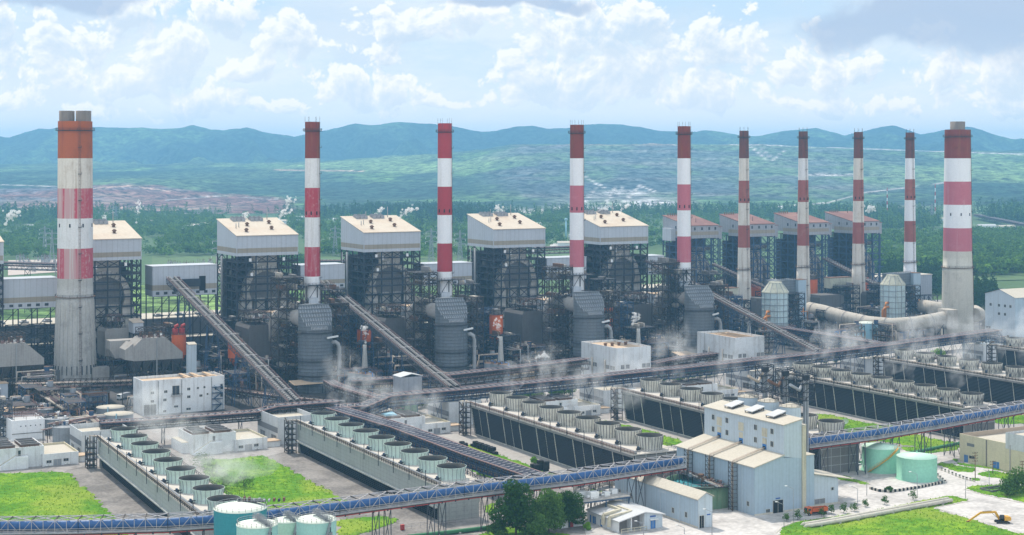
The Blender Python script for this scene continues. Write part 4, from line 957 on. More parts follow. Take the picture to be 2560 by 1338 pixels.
# white control buildings
c, L, W = corner(356, 1040, 333, 561); h = hat(954, 1, c) if False else ZD(953, c.y)
t = thing('control_building', 'large white building with scattered windows and a dark balcony door below the wide chimney', 'building', c, ROT, 'white box buildings in the plant')
rf = shell(t, L, W, h, 'white_wall_stained', 'roof_tan', 1.3)
for fx, z, a, b in ((.10, 10.6, 1.6, 1.2), (.26, 10.8, 1.6, 1.2), (.54, 11.3, 1.5, 1.2), (.66, 11.6, .9, .9), (.74, 11.8, .9, .9), (.10, 6.4, 1.6, 1.2), (.25, 6.6, 1.6, 1.2), (.54, 7.3, 1.6, 1.2), (.69, 7.5, 1.5, 1.1), (.78, 8.2, .8, .8),
                    (.25, 1.0, 1.4, 1.0), (.38, 3.0, 2, .9), (.53, 1.2, 2.2, 1.0), (.88, 10.5, .9, 1.6), (.95, 10.6, 1.2, 2.6), (.95, 6.6, 1.2, 2.4)): win(t, fx*L, z, a, b)
for fx in (.02, .095): win(t, fx*L, .1, 2.9, 5.2, name='roller_door', m='duct_grey')
win(t, .36*L, 9.4, 3.6, 4.6, name='balcony_door')
mb = MB(); mb.box(.34*L, -1.4, 8.9, .47*L, -.05, 9.15, 'concrete'); mb.rail([(.34*L, -1.3, 9.15), (.47*L, -1.3, 9.15)], 1.1, 'steel_brown', 1.2, .1); part('balcony', mb, t)
for fx in (.19, .47, .84):
    mb = MB(); mb.bar((fx*L, -.12, 0), (fx*L, -.12, h-.5), .2, 'concrete_dark'); part('downpipe', mb, t)
mb = MB()
for k in range(4): mb.bar((L*.86+k % 2*4, -1.2, k*3), (L*.86+(1-k % 2)*4, -1.2, k*3+3), .8, 'steel_blue', .25); mb.rail([(L*.86+k % 2*4, -1.6, k*3), (L*.86+(1-k % 2)*4, -1.6, k*3+3)], 1, 'steel_blue', 2, .1); mb.box(L*.86-.8, -1.7, k*3+2.9, L*.86+4.8, -.05, k*3+3.05, 'steel_blue')
for x in (L*.86-.7, L*.86+4.7): mb.bar((x, -1.6, 0), (x, -1.6, 12.5), .2, 'steel_blue')
part('outside_stair', mb, t)
for fx in (.55, .68, .84):
    mb = MB(); mb.box(fx*L, .3, h+.0, fx*L+1.8, W-.6, h+.35, 'roof_tan'); part('roof_curb', mb, rf)
for i, (px, py, pyt, pxl, pxr, lab) in enumerate(((1541.7, 962, 871, 1453, 1627, 'white stained building with small louvred windows below the slim pink banded chimney'), (1837, 932, 845, 1743, 1911, 'white stained building with louvred windows between the two red-topped middle chimneys'))):
    c, L, W = corner(px, py, pxl, pxr); h = ZD(pyt, c.y)
    t = thing('control_building', lab, 'building', c, ROT, 'white box buildings in the plant'); rf = shell(t, L, W, h, 'white_wall_stained', 'roof_tan', 1.2)
    for u in ((.05, .20, .55, .72)):
        for k in range(2): win(t, u*W+k*2.6, h*.38, 2.2, 2.2, 'side', m='louvre_grey')
    for u in (.12, .27, .74, .87): win(t, u*L, h*.42, 2.4, 2.2, m='louvre_grey')
    for u in (.2, .35, .42, .55): win(t, u*L, .9, .8, .7, frame=False)
    win(t, .55*L, h*.36, .6, 1.2, frame=False)
    for u in (.3, .66):
        mb = MB(); mb.tube([(-.5, u*W, 0), (-.5, u*W, h*.62)], .45, 'duct_beige', 8); part('duct', mb, t)
    for u in (.2, .4, .6, .8):
        mb = MB()
        if i == 0 : mb.cyl((L*u, W*.5), .9, h-1.25, h+.2, 'rust', 9); mb.cyl((L*u, W*.5), 1.3, h+.2, h+.8, 'rust', 9, r1=.9)
        else: mb.box(L*u-.6, W*.12, h-1.3, L*u+.4, W*.8, h-.6, 'roof_tan')
        part('roof_vent', mb, rf)

# pump houses at the head of each cooling tower
PUMP = [(204, 1143, 1080, 174.6, 325, 'head house of the leftmost pale green cooling tower'), (695, 1113, 1044, 644, 786, 'head house of the second pale green cooling tower'),
        (1122.7, 1067, 1006.4, 1069.6, 1203, 'head house of the nearest white-stacked cooling tower'), (1509, 1026, 977, 1448.6, 1589, 'head house left of the pale blue silo building'),
        (1877.7, 974, 928, 1814, 1950, 'head house behind the three bucket elevators'), (2163.6, 937, 897.5, 2101, 2228, 'head house with four roof cowls, steam drifting past'), (2458, 903, 864.5, 2404.7, 2508, 'head house nearest the right edge')]
for k, (px, py, pyt, pxl, pxr, lab) in enumerate(PUMP):
    c, L, W = corner(px, py, pxl, pxr); h = ZD(pyt, c.y)
    t = thing('pump_house', 'pale grey box-shaped '+lab, 'building', c, ROT, 'pale grey head houses of the cooling towers')
    rf = shell(t, L, W, h, 'pump_grey', 'roof_pale', 2.0 if k < 5 else .6)
    mb = MB(); mb.box(-.1, .4, h*.42, .05, W-.4, h*.62, 'louvre_grey'); part('louvre_band', mb, t)
    for u in (.08, .62):
        win(t, u*W, .1, W*.24, h*.30, 'side', name='roller_door', m='louvre_grey')
    if k >= 5:
        for u in (.25, .42, .59, .76):
            mb = MB(); mb.cyl((L*.5, W*u), 1.5, h-.6, h+.3, 'white_paint', 12, r1=1.2); mb.cyl((L*.5, W*u), .9, h+.3, h+1.1, 'white_paint', 12, r1=.4); part('roof_cowl', mb, rf)
# switchgear and water-treatment blocks beside each head house
BLK = [(-15, 1180, 1), (480, 1141, 1), (968, 1098, .95), (1362, 1051, .95), (1722, 1008, .95), (2062, 973, .9), (2330, 938, .9)]
BL = ['half cut off by the left edge', 'beside the middle lawn', 'with a blue tarpaulin on its roof', 'behind the nearest row of white fan stacks', 'behind the three grey silos', 'behind the criss-crossed fan stacks', 'farthest, seen through drifting steam']
for k, ((px, py, s), lab) in enumerate(zip(BLK, BL)):
    c = P(px, py); t = thing('treatment_block', 'low white treatment block with open roof basins '+lab, 'building', c, ROT, 'low white treatment blocks')
    L, W = 33*s, 26*s
    shell(t, 15, W, 5.2, 'white_wall_stained', 'roof_pale', .9, sub='side_wing', parapet='beige_wall', x0=L-13, y0=1)
    shell(t, 20, W-6, 8.6, 'white_wall_stained', 'concrete', .6, x0=1.0, y0=3, sub='main_wall')
    mb = MB(); mb.box(-2, 8, 0, .95, W-2, 4.6, 'white_wall'); mb.box(-2, 7.98, 4.605, .95, W-2, 4.8, 'roof_pale'); part('annex', mb, t)
    for x0 in (2.2, 12.2):
        mb = MB(); mb.box(x0, 6, 8.0, x0+7.4, W-6, 9.0, 'rust'); mb.box(x0+.4, 6.4, 9.0, x0+7, W-6.4, 9.02, 'dark')
        for j in range(4): y = 6+j*(W-12)/3; mb.bar((x0, y, 9.25), (x0+7.4, y, 9.25), .45, 'duct_grey')
        mb.bar((x0, 6, 9.25), (x0, W-6, 9.25), .3, 'steel_light'); mb.bar((x0+7.4, 6, 9.25), (x0+7.4, W-6, 9.25), .3, 'steel_light')
        part('roof_basin', mb, t)
    mb = MB(); mb.rail([(1, 3, 8.6), (21, 3, 8.6)], 1.1, 'steel_brown', 2, .1); part('railing', mb, t)
    mb = MB(); mb.hexa([(1, .6, .0), (9, .6, 0), (9, 2.9, 0), (1, 2.9, 0), (.9, .6, .3), (9, .6, 5.0), (9, 2.9, 5.0), (.9, 2.9, .3)], 'white_wall'); mb.box(9.02, .4, 0, 14, 2.95, 5.0, 'white_wall'); mb.bar((.9, .5, 1.4), (9, .5, 6.0), .25, 'trim_beige'); mb.bar((9, .5, 6), (14, .5, 6), .15, 'steel_light'); part('stair', mb, t)
    win(t, 10.3, 5.2, 1.1, 2.2, y0=3, name='door'); win(t, 24.5, .1, 3.2, 2.6, y0=1, name='door', m='galv'); win(t, 21.6, 1.4, 2, 1.1, y0=1); win(t, 28.7, 1.6, 2, 1.1, y0=1)
    for x in (21.2, 22.4, 29, 30.2):
        mb = MB(); mb.box(x, .3, .3, x+.9, .98, 1.1, 'white_paint'); mb.cyl((x+.45, .6), .2, 1.1, 1.15, 'dark', 6); part('air_conditioner', mb, t)
    if k == 2:
        mb = MB(); mb.hexa([(3, 8, 9.4), (9, 8, 9.2), (9, 14, 9.3), (3, 14, 9.3), (3.5, 8.5, 10.2), (8.4, 8.5, 9.8), (8.6, 13.3, 10.4), (3.4, 13.5, 9.7)], 'tank_sky'); solo('tarpaulin', MB(), None, None) if False else None
        o = solo('tarpaulin', mb, 'crumpled blue tarpaulin on a low white roof', 'tarpaulin', c, ROT)
    mb = MB(); x = L+3; mb.box(x, 4, 0, x+6, 10, 2.4, 'white_wall'); mb.box(x-.5, 3.5, 2.6, x+6.5, 10.5, 2.8, 'roof_tan'); mb.bar((x, 4, 2.4), (x, 4, 2.6), .2, 'wood')
    solo('garden_shed' if False else 'tool_shed', mb, 'tan-roofed white shed right of the treatment block '+('cut by the left edge', 'on the middle lawn', 'with a blue tarpaulin', 'behind the white fan stacks', 'behind the three silos', 'behind criss-crossed fan stacks', 'farthest away')[k], 'shed', c, ROT, 'small sheds beside the treatment blocks')

# pale blue silo building
c = P(1886.6, 1290.7); t = thing('silo_building', 'tall stepped pale blue metal-clad silo building with cream roofs', 'building', c, ROT)
za = 17.7; a = usolve(c, 1960); b = usolve(c, 2004); Wl = vsolve(c, 1692); cu = c+U*a; Wu = vsolve(cu, 1761)
zj = ZD(1139, cu.y); zt = ZD(1064, cu.y); e = .35
mb = MB()
mb.poly([(0, Wl, 0), (0, 0, 0), (0, 0, za), (0, Wl, za)], 'silo_blue'); mb.poly([(0, 0, 0), (b, 0, 0), (b, 0, zt*.62), (a, 0, zt*.62), (a, 0, zj), (0, 0, za)], 'silo_blue'); mb.poly([(0, Wl, 0), (a, Wl, 0), (a, Wl, zj), (0, Wl, za)], 'silo_blue')
part('lower_wall', mb, t)
mb = MB()
mb.hexa([(a-.02, -.02, zj-.5), (b+.02, -.02, zt*.60), (b+.02, Wu, zt*.60), (a-.02, Wu, zj-.5), (a-.02, -.02, zt), (b+.02, -.02, zt+1.6), (b+.02, Wu, zt+1.6), (a-.02, Wu, zt)], 'silo_blue_pale'); mb.box(a+.5, .5, 0, b, Wl, zj-.6, 'silo_blue')
up = part('upper_wall', mb, t)
mb = MB(); mb.hexa([(-.7, -.5, za-.25), (a-.05, -.5, zj+.05), (a-.05, Wl+.5, zj+.05), (-.7, Wl+.5, za-.25), (-.7, -.5, za+.1), (a-.05, -.5, zj+.4), (a-.05, Wl+.5, zj+.4), (-.7, Wl+.5, za+.1)], 'roof_pale'); part('lower_roof', mb, t)
mb = MB(); mb.hexa([(a-.6, -.5, zt+.0), (b+.5, -.5, zt+1.65), (b+.5, Wu+.5, zt+1.65), (a-.6, Wu+.5, zt+.0), (a-.6, -.5, zt+.3), (b+.5, -.5, zt+2), (b+.5, Wu+.5, zt+2), (a-.6, Wu+.5, zt+.3)], 'roof_pale'); rf = part('upper_roof', mb, t)
for u in (.22, .48, .74):
    mb = MB(); y = Wu*u; xm = (a+b)/2+1; z = zt+1.1
    mb.hexa([(a+2.2, y-2, z+.5), (b, y-2, z+2.1), (b, y+3, z+2.1), (a+2.2, y+3, z+.5), (a+2.2, y-2, z+.75), (b, y-2, z+2.4), (b, y+3, z+2.4), (a+2.2, y+3, z+.75)], 'roof_grey')
    for x in (a+2.6, b-.4): mb.bar((x, y-1.8, z-.6), (x, y-1.8, z+.55+1.6*(x > a+4)), .25, 'steel_brown'); mb.bar((x, y+2.8, z-.6), (x, y+2.8, z+.55+1.6*(x > a+4)), .25, 'steel_brown')
    mb.bar((a+2.6, y-1.85, z), (b-.4, y-1.85, z+1.5), .35, 'steel_brown'); part('roof_monitor', mb, rf)
for u, zz in ((.12, .0), (.12, .5), (.3, 0), (.3, .5), (.66, 0), (.66, .5), (.86, 0), (.86, .5)):
    win(t, Wu*(1-u)-.8, zj+2.2+zz*(zt-zj)*.85, 1.6, 1.9, 'side', x0=a-.04)
for u in (.2, .48, .77):
    y = Wu*(1-u)
    mb = MB(); mb.box(a-.16, y-1.6, zj+5.2, a-.05, y+1.6, zj+8.4, 'trim_beige'); mb.box(a-.16, y-1.2, zj+2.5, a-.05, y+1.2, zj+4.6, 'trim_beige'); part('louvre_panel', mb, t)
    mb = MB(); mb.box(a-.2, y-1.1, zj+.5, a-.06, y+1.1, zj+2.4, 'door_blue'); mb.box(a-.24, y-.8, zj+.6, a-.2, y+.8, zj+1.6, 'dark'); part('hatch', mb, t)
    mb = MB()                                                        # pipe run over the lower roof and down the wall in a caged chase
    for d in (-.45, 0, .45): mb.tube([(a-.2, y+d, zj+1.1), (-.9, y+d, za+.8), (-1.5, y+d, za-.2), (-1.5, y+d, .3)], .16, 'pipe_tan', 6)
    part('pipe_run', mb, t)
    mb = MB()
    for yy in (-1.3, 1.3):
        for x in (-.3, -2.3): mb.bar((x, y+yy, 0), (x, y+yy, za+.6), .16, 'steel_brown')
    for k in range(12):
        z = k*za/11; mb.bar((-2.3, y-1.3, z), (-2.3, y+1.3, z), .14, 'steel_brown'); mb.bar((-.3, y-1.3, z), (-2.3, y-1.3, z), .14, 'steel_brown')
        if k < 11: mb.bar((-2.3, y-1.3, z), (-2.3, y+1.3, z+za/11), .12, 'steel_brown')
    part('pipe_cage', mb, t)
for u in (.15, .5, .8):
    mb = MB(); mb.bar((-.1, Wl*u, 0), (-.1, Wl*u, za-.3), .2, 'silo_blue_pale'); part('downpipe', mb, t)
win(t, 8.4, .1, 4.6, 4.6, name='vehicle_door', m='dark'); win(t, 5.2, .6, 1.7, 1.3); win(t, 3.2, 3.0, 1.3, 1.6, 'side'); 
mb = MB(); mb.box(9.6, -.15, 5.2, 11.6, -.03, 5.6, 'sign_blue'); part('sign', mb, t)
mb = MB(); mb.box(-.12, -.12, 0, 8.2, -.02, .7, 'concrete_pale'); mb.box(13.2, -.12, 0, b, -.02, .7, 'concrete_pale'); part('plinth', mb, t)
# stair shaft, annex and lean-to on its right
cb_ = c+U*b; x2 = usolve(c, 2020); mb = MB(); mb.box(b+.04, -.6, 0, b+1.7, 4, zt*.98, 'trim_beige', skip=(1,)); mb.box(b, -.7, zt*.981, b+1.8, 4.1, zt*.99, 'roof_pale'); part('stair_shaft', mb, t)
mb = MB(); xa = b+1.8; mb.box(xa, 1, 0, xa+5, 18, 19.5, 'silo_blue', skip=(1,)); mb.box(xa-.05, .8, 19.51, xa+5.2, 18.2, 19.8, 'roof_pale'); part('annex', mb, t)
mb = MB(); x3 = xa+5.02; x4 = x3+12
mb.poly([(x3, 1.5, 0), (x4, 1.5, 0), (x4, 1.5, 9.4), (x3, 1.5, 12.2)], 'silo_blue_pale'); mb.poly([(x4, 1.5, 0), (x4, 18, 0), (x4, 18, 9.4), (x4, 1.5, 9.4)], 'silo_blue'); mb.box(xa, .9, 0, x4+.1, 1.48, .7, 'concrete_pale')
mb.hexa([(x3, .6, 12.2), (x4+6.5, .6, 8.6), (x4+6.5, 19, 8.6), (x3, 19, 12.2), (x3, .6, 12.5), (x4+6.5, .6, 8.9), (x4+6.5, 19, 8.9), (x3, 19, 12.5)], 'roof_pale'); part('lean_to', mb, t)
win(t, x3+.6, .9, 4.8, 1.8, y0=1.4, m='louvre_grey'); win(t, x4-3.4, 5.4, 1, 1, y0=1.4)
for i, (px, pyr) in enumerate(((1870.5, 992), (1921, 1003), (1975.5, 1016))):
    q = PD(px, (624, 615, 607)[i]); z = ZD(pyr, q.y)
    tt = thing('silo', ('pale blue silo behind the stepped building, left of three', 'pale blue silo behind the stepped building, middle of three', 'pale blue silo behind the stepped building, right of three')[i], 'silo', q, ROT, 'pale blue silos on the stepped building')
    mb = MB(); mb.lathe([(4.1, 0), (4.1, z)], 'silo_blue_pale', 28); part('silo_wall', mb, tt)
    mb = MB(); mb.lathe([(4.25, z), (4.25, z+.25), (.4, z+1.3)], 'roof_pale', 28, flat=True); mb.disc((0, 0), .4, z+1.3, 'roof_pale', 12); part('silo_roof', mb, tt)
    mb = MB()
    for k in range(12):
        a0, a1 = 2*PI*k/12, 2*PI*(k+1)/12; mb.rail([(4.1*math.cos(a0), 4.1*math.sin(a0), z+.2), (4.1*math.cos(a1), 4.1*math.sin(a1), z+.2)], 1.1, 'steel_brown', 2.5, .1)
    part('railing', mb, tt)
    px2, top = ((1911.6, 917), (1962, 927), (2013.5, 937))[i]; q2 = PD(px2, (634, 626, 618)[i]); zt2 = ZD(top, q2.y)
    tt = thing('bucket_elevator', ('bucket elevator tower with a tan chute, left of three', 'bucket elevator tower with a rust-brown chute, middle of three', 'bucket elevator tower with a grey chute, right of three')[i], 'elevator', q2, ROT, 'bucket elevators above the silos')
    mb = MB(); mb.box(-.7, -.6, 0, .0, .6, zt2-2, 'galv'); mb.box(.5, -.6, 0, 1.2, .6, zt2-2, 'galv'); mb.box(-1.1, -.8, zt2-2.2, 1.6, .8, zt2, 'steel_dark'); part('elevator_leg', mb, tt)
    mb = MB(); zb_ = zt2-10; s = 3.0
    for x in (-s, s):
        for y in (-s*.7, s*.7): mb.bar((x, y, zb_), (x, y, zt2+.8), .3, 'steel_dark')
    for z in (zb_, zb_+3.3, zb_+6.6, zt2, zt2+.8):
        for y in (-s*.7, s*.7): mb.bar((-s, y, z), (s, y, z), .25, 'steel_dark')
        for x in (-s, s): mb.bar((x, -s*.7, z), (x, s*.7, z), .25, 'steel_dark')
    for z in (zb_, zb_+3.3, zb_+6.6): mb.bar((-s, -s*.7, z), (s, -s*.7, z+3.3), .2, 'steel_dark'); mb.bar((-s, s*.7, z+3.3), (-s, -s*.7, z), .2, 'steel_dark')
    mb.box(-s, -s*.7, zb_+6.6, s, s*.7, zb_+6.75, 'grating'); part('head_frame', mb, tt)
    qs = tt.matrix_world.inverted() if False else None
    d = PD(px, (624, 615, 607)[i])-q2; lx = d.dot(U); ly = d.dot(V)
    mb = MB(); mb.tube([(-.8, 0, zt2-2.5), (lx*.35-.4, ly*.35, zt2-5.5), (lx, ly, z+1.0)], .62, ('pipe_tan', 'rust', 'galv')[i], 8); part('chute', mb, tt)
mb = MB(); q = PD(1855, 624, 0); g0 = PD(1860, 626, 38.6); g1 = PD(2016, 606, 36); mb.bar(g0-q, g1-q, 1.4, 'grating', .25); sv = Vector((0, .8, 0))
mb.rail([g0-q-sv, g1-q-sv], 1.2, 'steel_dark', 1.6, .12); mb.rail([g0-q+sv, g1-q+sv], 1.2, 'steel_dark', 1.6, .12); solo('walkway_bridge', mb, 'dark walkway bridge linking the tops of the three pale blue silos', 'walkway', q)

# long pale blue warehouse
c = P(1745, 1322); L = usolve(c, 1781); W = vsolve(c, 1537); h = ZD(1250, c.y)
t = thing('warehouse', 'long pale blue warehouse with a plain cream roof', 'warehouse', c, ROT)
zr = h+2.2
mb = MB(); mb.poly([(0, 0, 0), (0, 0, h), (0, W, h), (0, W, 0)], 'silo_blue'); mb.poly([(0, 0, 0), (L, 0, 0), (L, 0, h+.6), (L*.55, 0, zr), (0, 0, h)], 'silo_blue_pale'); mb.poly([(L, 0, 0), (L, W, 0), (L, W, h+.6), (L, 0, h+.6)], 'silo_blue'); mb.poly([(0, W, 0), (L, W, 0), (L, W, h+.6), (L*.55, W, zr), (0, W, h)], 'silo_blue'); part('wall', mb, t)
mb = MB(); k = .5
mb.hexa([(-k, -k, h-.1), (L*.55, -k, zr+.03), (L*.55, W+k, zr+.03), (-k, W+k, h-.1), (-k, -k, h+.2), (L*.55, -k, zr+.33), (L*.55, W+k, zr+.33), (-k, W+k, h+.2)], 'roof_pale'); mb.hexa([(L*.55, -k, zr+.03), (L+k, -k, h+.6), (L+k, W+k, h+.6), (L*.55, W+k, zr+.03), (L*.55, -k, zr+.33), (L+k, -k, h+.9), (L+k, W+k, h+.9), (L*.55, W+k, zr+.33)], 'roof_pale'); part('roof', mb, t)
for u in (.12, .27, .78, .92): win(t, W*u, 2.6, 1.3, 1.8, 'side')
for u in (.36, .62): win(t, W*u, h-1.6, 5, .8, 'side', name='vent_grille', m='silo_blue_pale', frame=False)
for u in (.2, .43, .7, .88):
    mb = MB(); mb.bar((-.14, W*u, 0), (-.14, W*u, h-.1), .22, 'silo_blue_pale'); part('downpipe', mb, t)
win(t, L*.1, .1, L*.3, 4.3, name='vehicle_door', m='dark'); mb = MB(); mb.box(L*.62, -.12, 4.3, L*.85, -.02, 4.7, 'sign_blue'); part('sign', mb, t)
mb = MB(); mb.box(-.16, -.1, 0, -.02, W, .7, 'concrete_pale'); part('plinth', mb, t)

# small blue-doored plant room in front
c = P(1548, 1334); L = usolve(c, 1656); W = 21.0; h = 4.2; hr = 6.2
t = thing('plant_room', 'low plant room with a light grey gable roof and bright blue doors', 'building', c, ROT)
mb = MB(); xo = L*.58; mb.poly([(0, 0, 0), (0, 0, h), (0, W, h), (0, W, 0)], 'white_wall'); mb.poly([(xo, 0, 0), (L, 0, 0), (L, 0, h+.4), (xo, 0, hr)], 'silo_blue_pale'); mb.poly([(0, 3, 0), (xo, 3, 0), (xo, 3, hr), (0, 3, h)], 'duct_grey'); mb.poly([(xo, 0, 0), (xo, 3, 0), (xo, 3, hr), (xo, 0, hr)], 'white_wall'); mb.poly([(L, 0, 0), (L, W, 0), (L, W, h+.4), (L, 0, h+.4)], 'white_wall'); mb.box(xo*.5-.15, .2, 0, xo*.5+.15, 3, h+.7, 'white_wall'); part('wall', mb, t)
mb = MB(); k = .7
mb.hexa([(-k, -k, h-.25), (xo, -k, hr+.02), (xo, W, hr+.02), (-k, W, h-.25), (-k, -k, h+.1), (xo, -k, hr+.3), (xo, W, hr+.3), (-k, W, h+.1)], 'roof_grey'); mb.hexa([(xo, -k, hr+.02), (L+1, -k, h+.3), (L+1, W, h+.3), (xo, W, hr+.02), (xo, -k, hr+.3), (L+1, -k, h+.6), (L+1, W, h+.6), (xo, W, hr+.3)], 'roof_grey'); rf = part('roof', mb, t)
win(t, L*.72, .1, 2.1, 2.9, name='door', m='door_blue'); win(t, W*.86, .1, 1.2, 2.6, 'side', name='door', m='door_blue'); win(t, W*.72, .1, 2.2, 2.6, 'side', name='door', m='door_blue'); win(t, W*.52, .1, 1.2, 2.4, 'side', name='door', m='door_blue')
mb = MB(); mb.box(L*.70, -.9, 3.3, L*.88, -.02, 3.5, 'white_paint'); part('door_canopy', mb, t)
mb = MB(); mb.box(L*.71, -.14, 4.2, L*.84, -.02, 4.7, 'sign_blue'); part('sign', mb, t)
for y, x1 in ((4.5, 8.0), (8.5, 6)):
    mb = MB(); z = h+1.1
    for p, q in (((x1, y+9, hr-.3), (x1, y, hr-.3)), ((x1, y, hr-.3), (-1, y, z-.3)), ((-1, y, z-.3), (-1.4, y, 1.5))): mb.bar(p, q, .9, 'duct_beige' if False else 'trim_beige', .9)
    part('roof_duct', mb, rf)
mb = MB(); mb.rail([(0, -1.5, 0), (xo, -1.5, 0)], 1.7, 'trim_beige', 2.6, .18); solo('yard_railing', mb, 'short cream pipe railing in front of the low grey-roofed plant room', 'railing', c, ROT)
tp = thing('equipment_platform', 'raised steel platform above the grey-roofed plant room', 'platform', c, ROT)
mb = MB(); y0, y1 = W-5, W+6; mb.box(-5, y0, 8.2, L-3, y1, 8.5, 'concrete'); mb.box(-5.1, y0-.1, 7.7, L-2.9, y0+.2, 8.19, 'steel_blue'); mb.box(-5.1, y0+.2, 7.7, -4.8, y1, 8.19, 'steel_blue'); part('deck', mb, tp)
for x in (-4.6, 5, L-3.4):
    for y in (y0+.3, y1-.3):
        mb = MB(); mb.bar((x, y, 0), (x, y, 7.7), .35, 'steel_blue'); part('post', mb, tp)
mb = MB(); mb.rail([(-5, y0, 8.5), (L-3, y0, 8.5), (L-3, y1, 8.5)], 1.0, 'steel_light', 2.2, .08); mb.rail([(-5, y0, 8.5), (-5, y1, 8.5)], 1.0, 'steel_light', 2.2, .08); part('railing', mb, tp)
for x, y, s, lab in ((-3, y0+5.5, 2.6, 'largest white air handling unit, at the left rear of the raised platform'), (-.5, y0+1.6, 2.8, 'large white air handling unit at the front left of the raised platform'), (6.2, y0+3, 1.9, 'smaller white air handling unit, middle of the raised platform'), (10.5, y0+5, 2.0, 'smaller white air handling unit at the right of the raised platform')):
    mb = MB(); mb.box(x, y, 8.52, x+s*1.2, y+s, 8.5+s*.85, 'white_paint'); mb.box(x+s*1.2, y+.2, 8.7, x+s*1.2+.05, y+s-.2, 8.4+s*.75, 'dark'); mb.tube([(x-.05, y+s*.4, 8.5+s*.3), (x-1.0, y+s*.4, 8.5+s*.3)], s*.2, 'white_paint', 8)
    solo('air_handling_unit', mb, lab, 'air unit', c, ROT, 'white air handling units on the platform')
# brown-roofed hut among the trees
c = P(1402, 1322); t = thing('hut', 'small hut with a brown hip roof beside the dark tree', 'hut', c, ROT)
mb = MB(); mb.box(0, 0, 0, 9, 9, 3.0, 'white_wall', skip=(1,)); part('wall', mb, t)
mb = MB(); r = [(-1, -1, 2.95), (10, -1, 2.95), (10, 10, 2.95), (-1, 10, 2.95), (4, 4.5, 5.4), (5, 4.5, 5.4)]
for f_ in ((0, 1, 5, 4), (1, 2, 5), (2, 3, 4, 5), (3, 0, 4)): mb.poly([r[i] for i in f_], 'rust')
part('roof', mb, t); win(t, 3, .1, 1, 2, name='door', m='window_dark'); win(t, 5.5, 1, 1.4, 1)

# beige hall at the right edge
c = P(2399, 1153); h = ZD(1084, c.y); t = thing('beige_hall', 'big weathered beige hall with a white upper storey, cut by the right edge', 'building', c, ROT)
mb = MB(); Lh = 62; mb.box(0, -Lh, 0, .4, 0, h, 'beige_wall'); mb.box(.4, -.4, 0, 48, 0, h, 'parapet_tan'); mb.box(.4, -Lh, 0, 48, -Lh+.4, h, 'beige_wall'); mb.box(47.6, -Lh+.4, 0, 48, -.4, h, 'beige_wall'); part('wall', mb, t)
mb = MB(); mb.box(.4, -Lh+.4, h-2.3, 47.6, -.4, h-2, 'roof_pale'); part('roof', mb, t)
mb = MB(); mb.box(-.1, -Lh-.1, h*.82, 40, -26, h+4.6, 'pump_grey', skip=(1,)); part('upper_storey', mb, t)
mb = MB(); mb.box(.3, -Lh+.3, h+3.4, 39.6, -26.4, h+3.6, 'roof_pale'); part('upper_roof', mb, t)
for y in (-15.5, -28.5):
    mb = MB(); mb.bar((-.2, y, .1), (-.2, y, h-.3), .35, 'steel_light' if y < -20 else 'concrete_dark'); part('downpipe', mb, t)
win(t, -2.9-2, .1, 2.2, 3.2, 'side', name='door', m='door_blue'); win(t, -8.8, 2.2, 3.2, 1.2, 'side'); win(t, -8.5, 7.3, 4.2, 1.3, 'side', m='louvre_grey', frame=False); win(t, -22.5, .1, 3.4, 3.2, 'side', name='gate', m='door_blue'); 
# blue-grey workshop right of the wide pink-banded chimney
c = PD(2690, 1010); c = P(2700, 830); 
c = PD(2538, 1045); t = thing('workshop', 'pale blue-grey workshop with small paired windows at the right edge', 'building', c, ROT)
W = vsolve(c, 2463); z1 = ZD(737, c.y)
mb = MB(); zt = z1+3.5
mb.poly([(0, 0, 0), (0, 0, z1-2), (0, W*.5, zt-1), (0, W, z1-1), (0, W, 0)], 'silo_blue_pale'); mb.poly([(0, 0, 0), (60, 0, 0), (60, 0, z1-2), (0, 0, z1-2)], 'silo_blue'); part('wall', mb, t)
mb = MB(); mb.poly([(-.6, -.6, z1-2.2), (60, -.6, z1-2.2), (60, W*.5, zt-.8), (-.6, W*.5, zt-.8)], 'roof_pale'); mb.poly([(-.6, W*.5, zt-.8), (60, W*.5, zt-.8), (60, W+.6, z1-1.1), (-.6, W+.6, z1-1.1)], 'roof_pale'); part('roof', mb, t)
for u, z in ((.78, 26), (.5, 26), (.3, 26), (.12, 26), (.5, 21), (.3, 21), (.9, 12), (.82, 12), (.62, 8), (.42, 8), (.2, 8)): win(t, W*u, z*z1/34, 1.8, 1.7, 'side')

c = P(1052, 985); c = PD(1020, 800); t = thing('transfer_house', 'ribbed grey box house on a green base below the second coal conveyor', 'building', c, ROT); h = ZD(940, 800)
mb = MB(); mb.box(-6, -4, 9.5, 6, 5, h, 'clad_group', skip=(1,)); part('wall', mb, t); mb = MB(); mb.ext([(-6.3, h), (0, h+1.4), (6.3, h), (6.3, h+.3), (0, h+1.7), (-6.3, h+.3)], -4.3, 5.3, 'roof_grey', axis='y'); part('roof', mb, t); mb = MB(); mb.box(-4.5, -2.5, 0, 4.5, 3.5, 9.48, 'pipe_green'); part('base', mb, t)
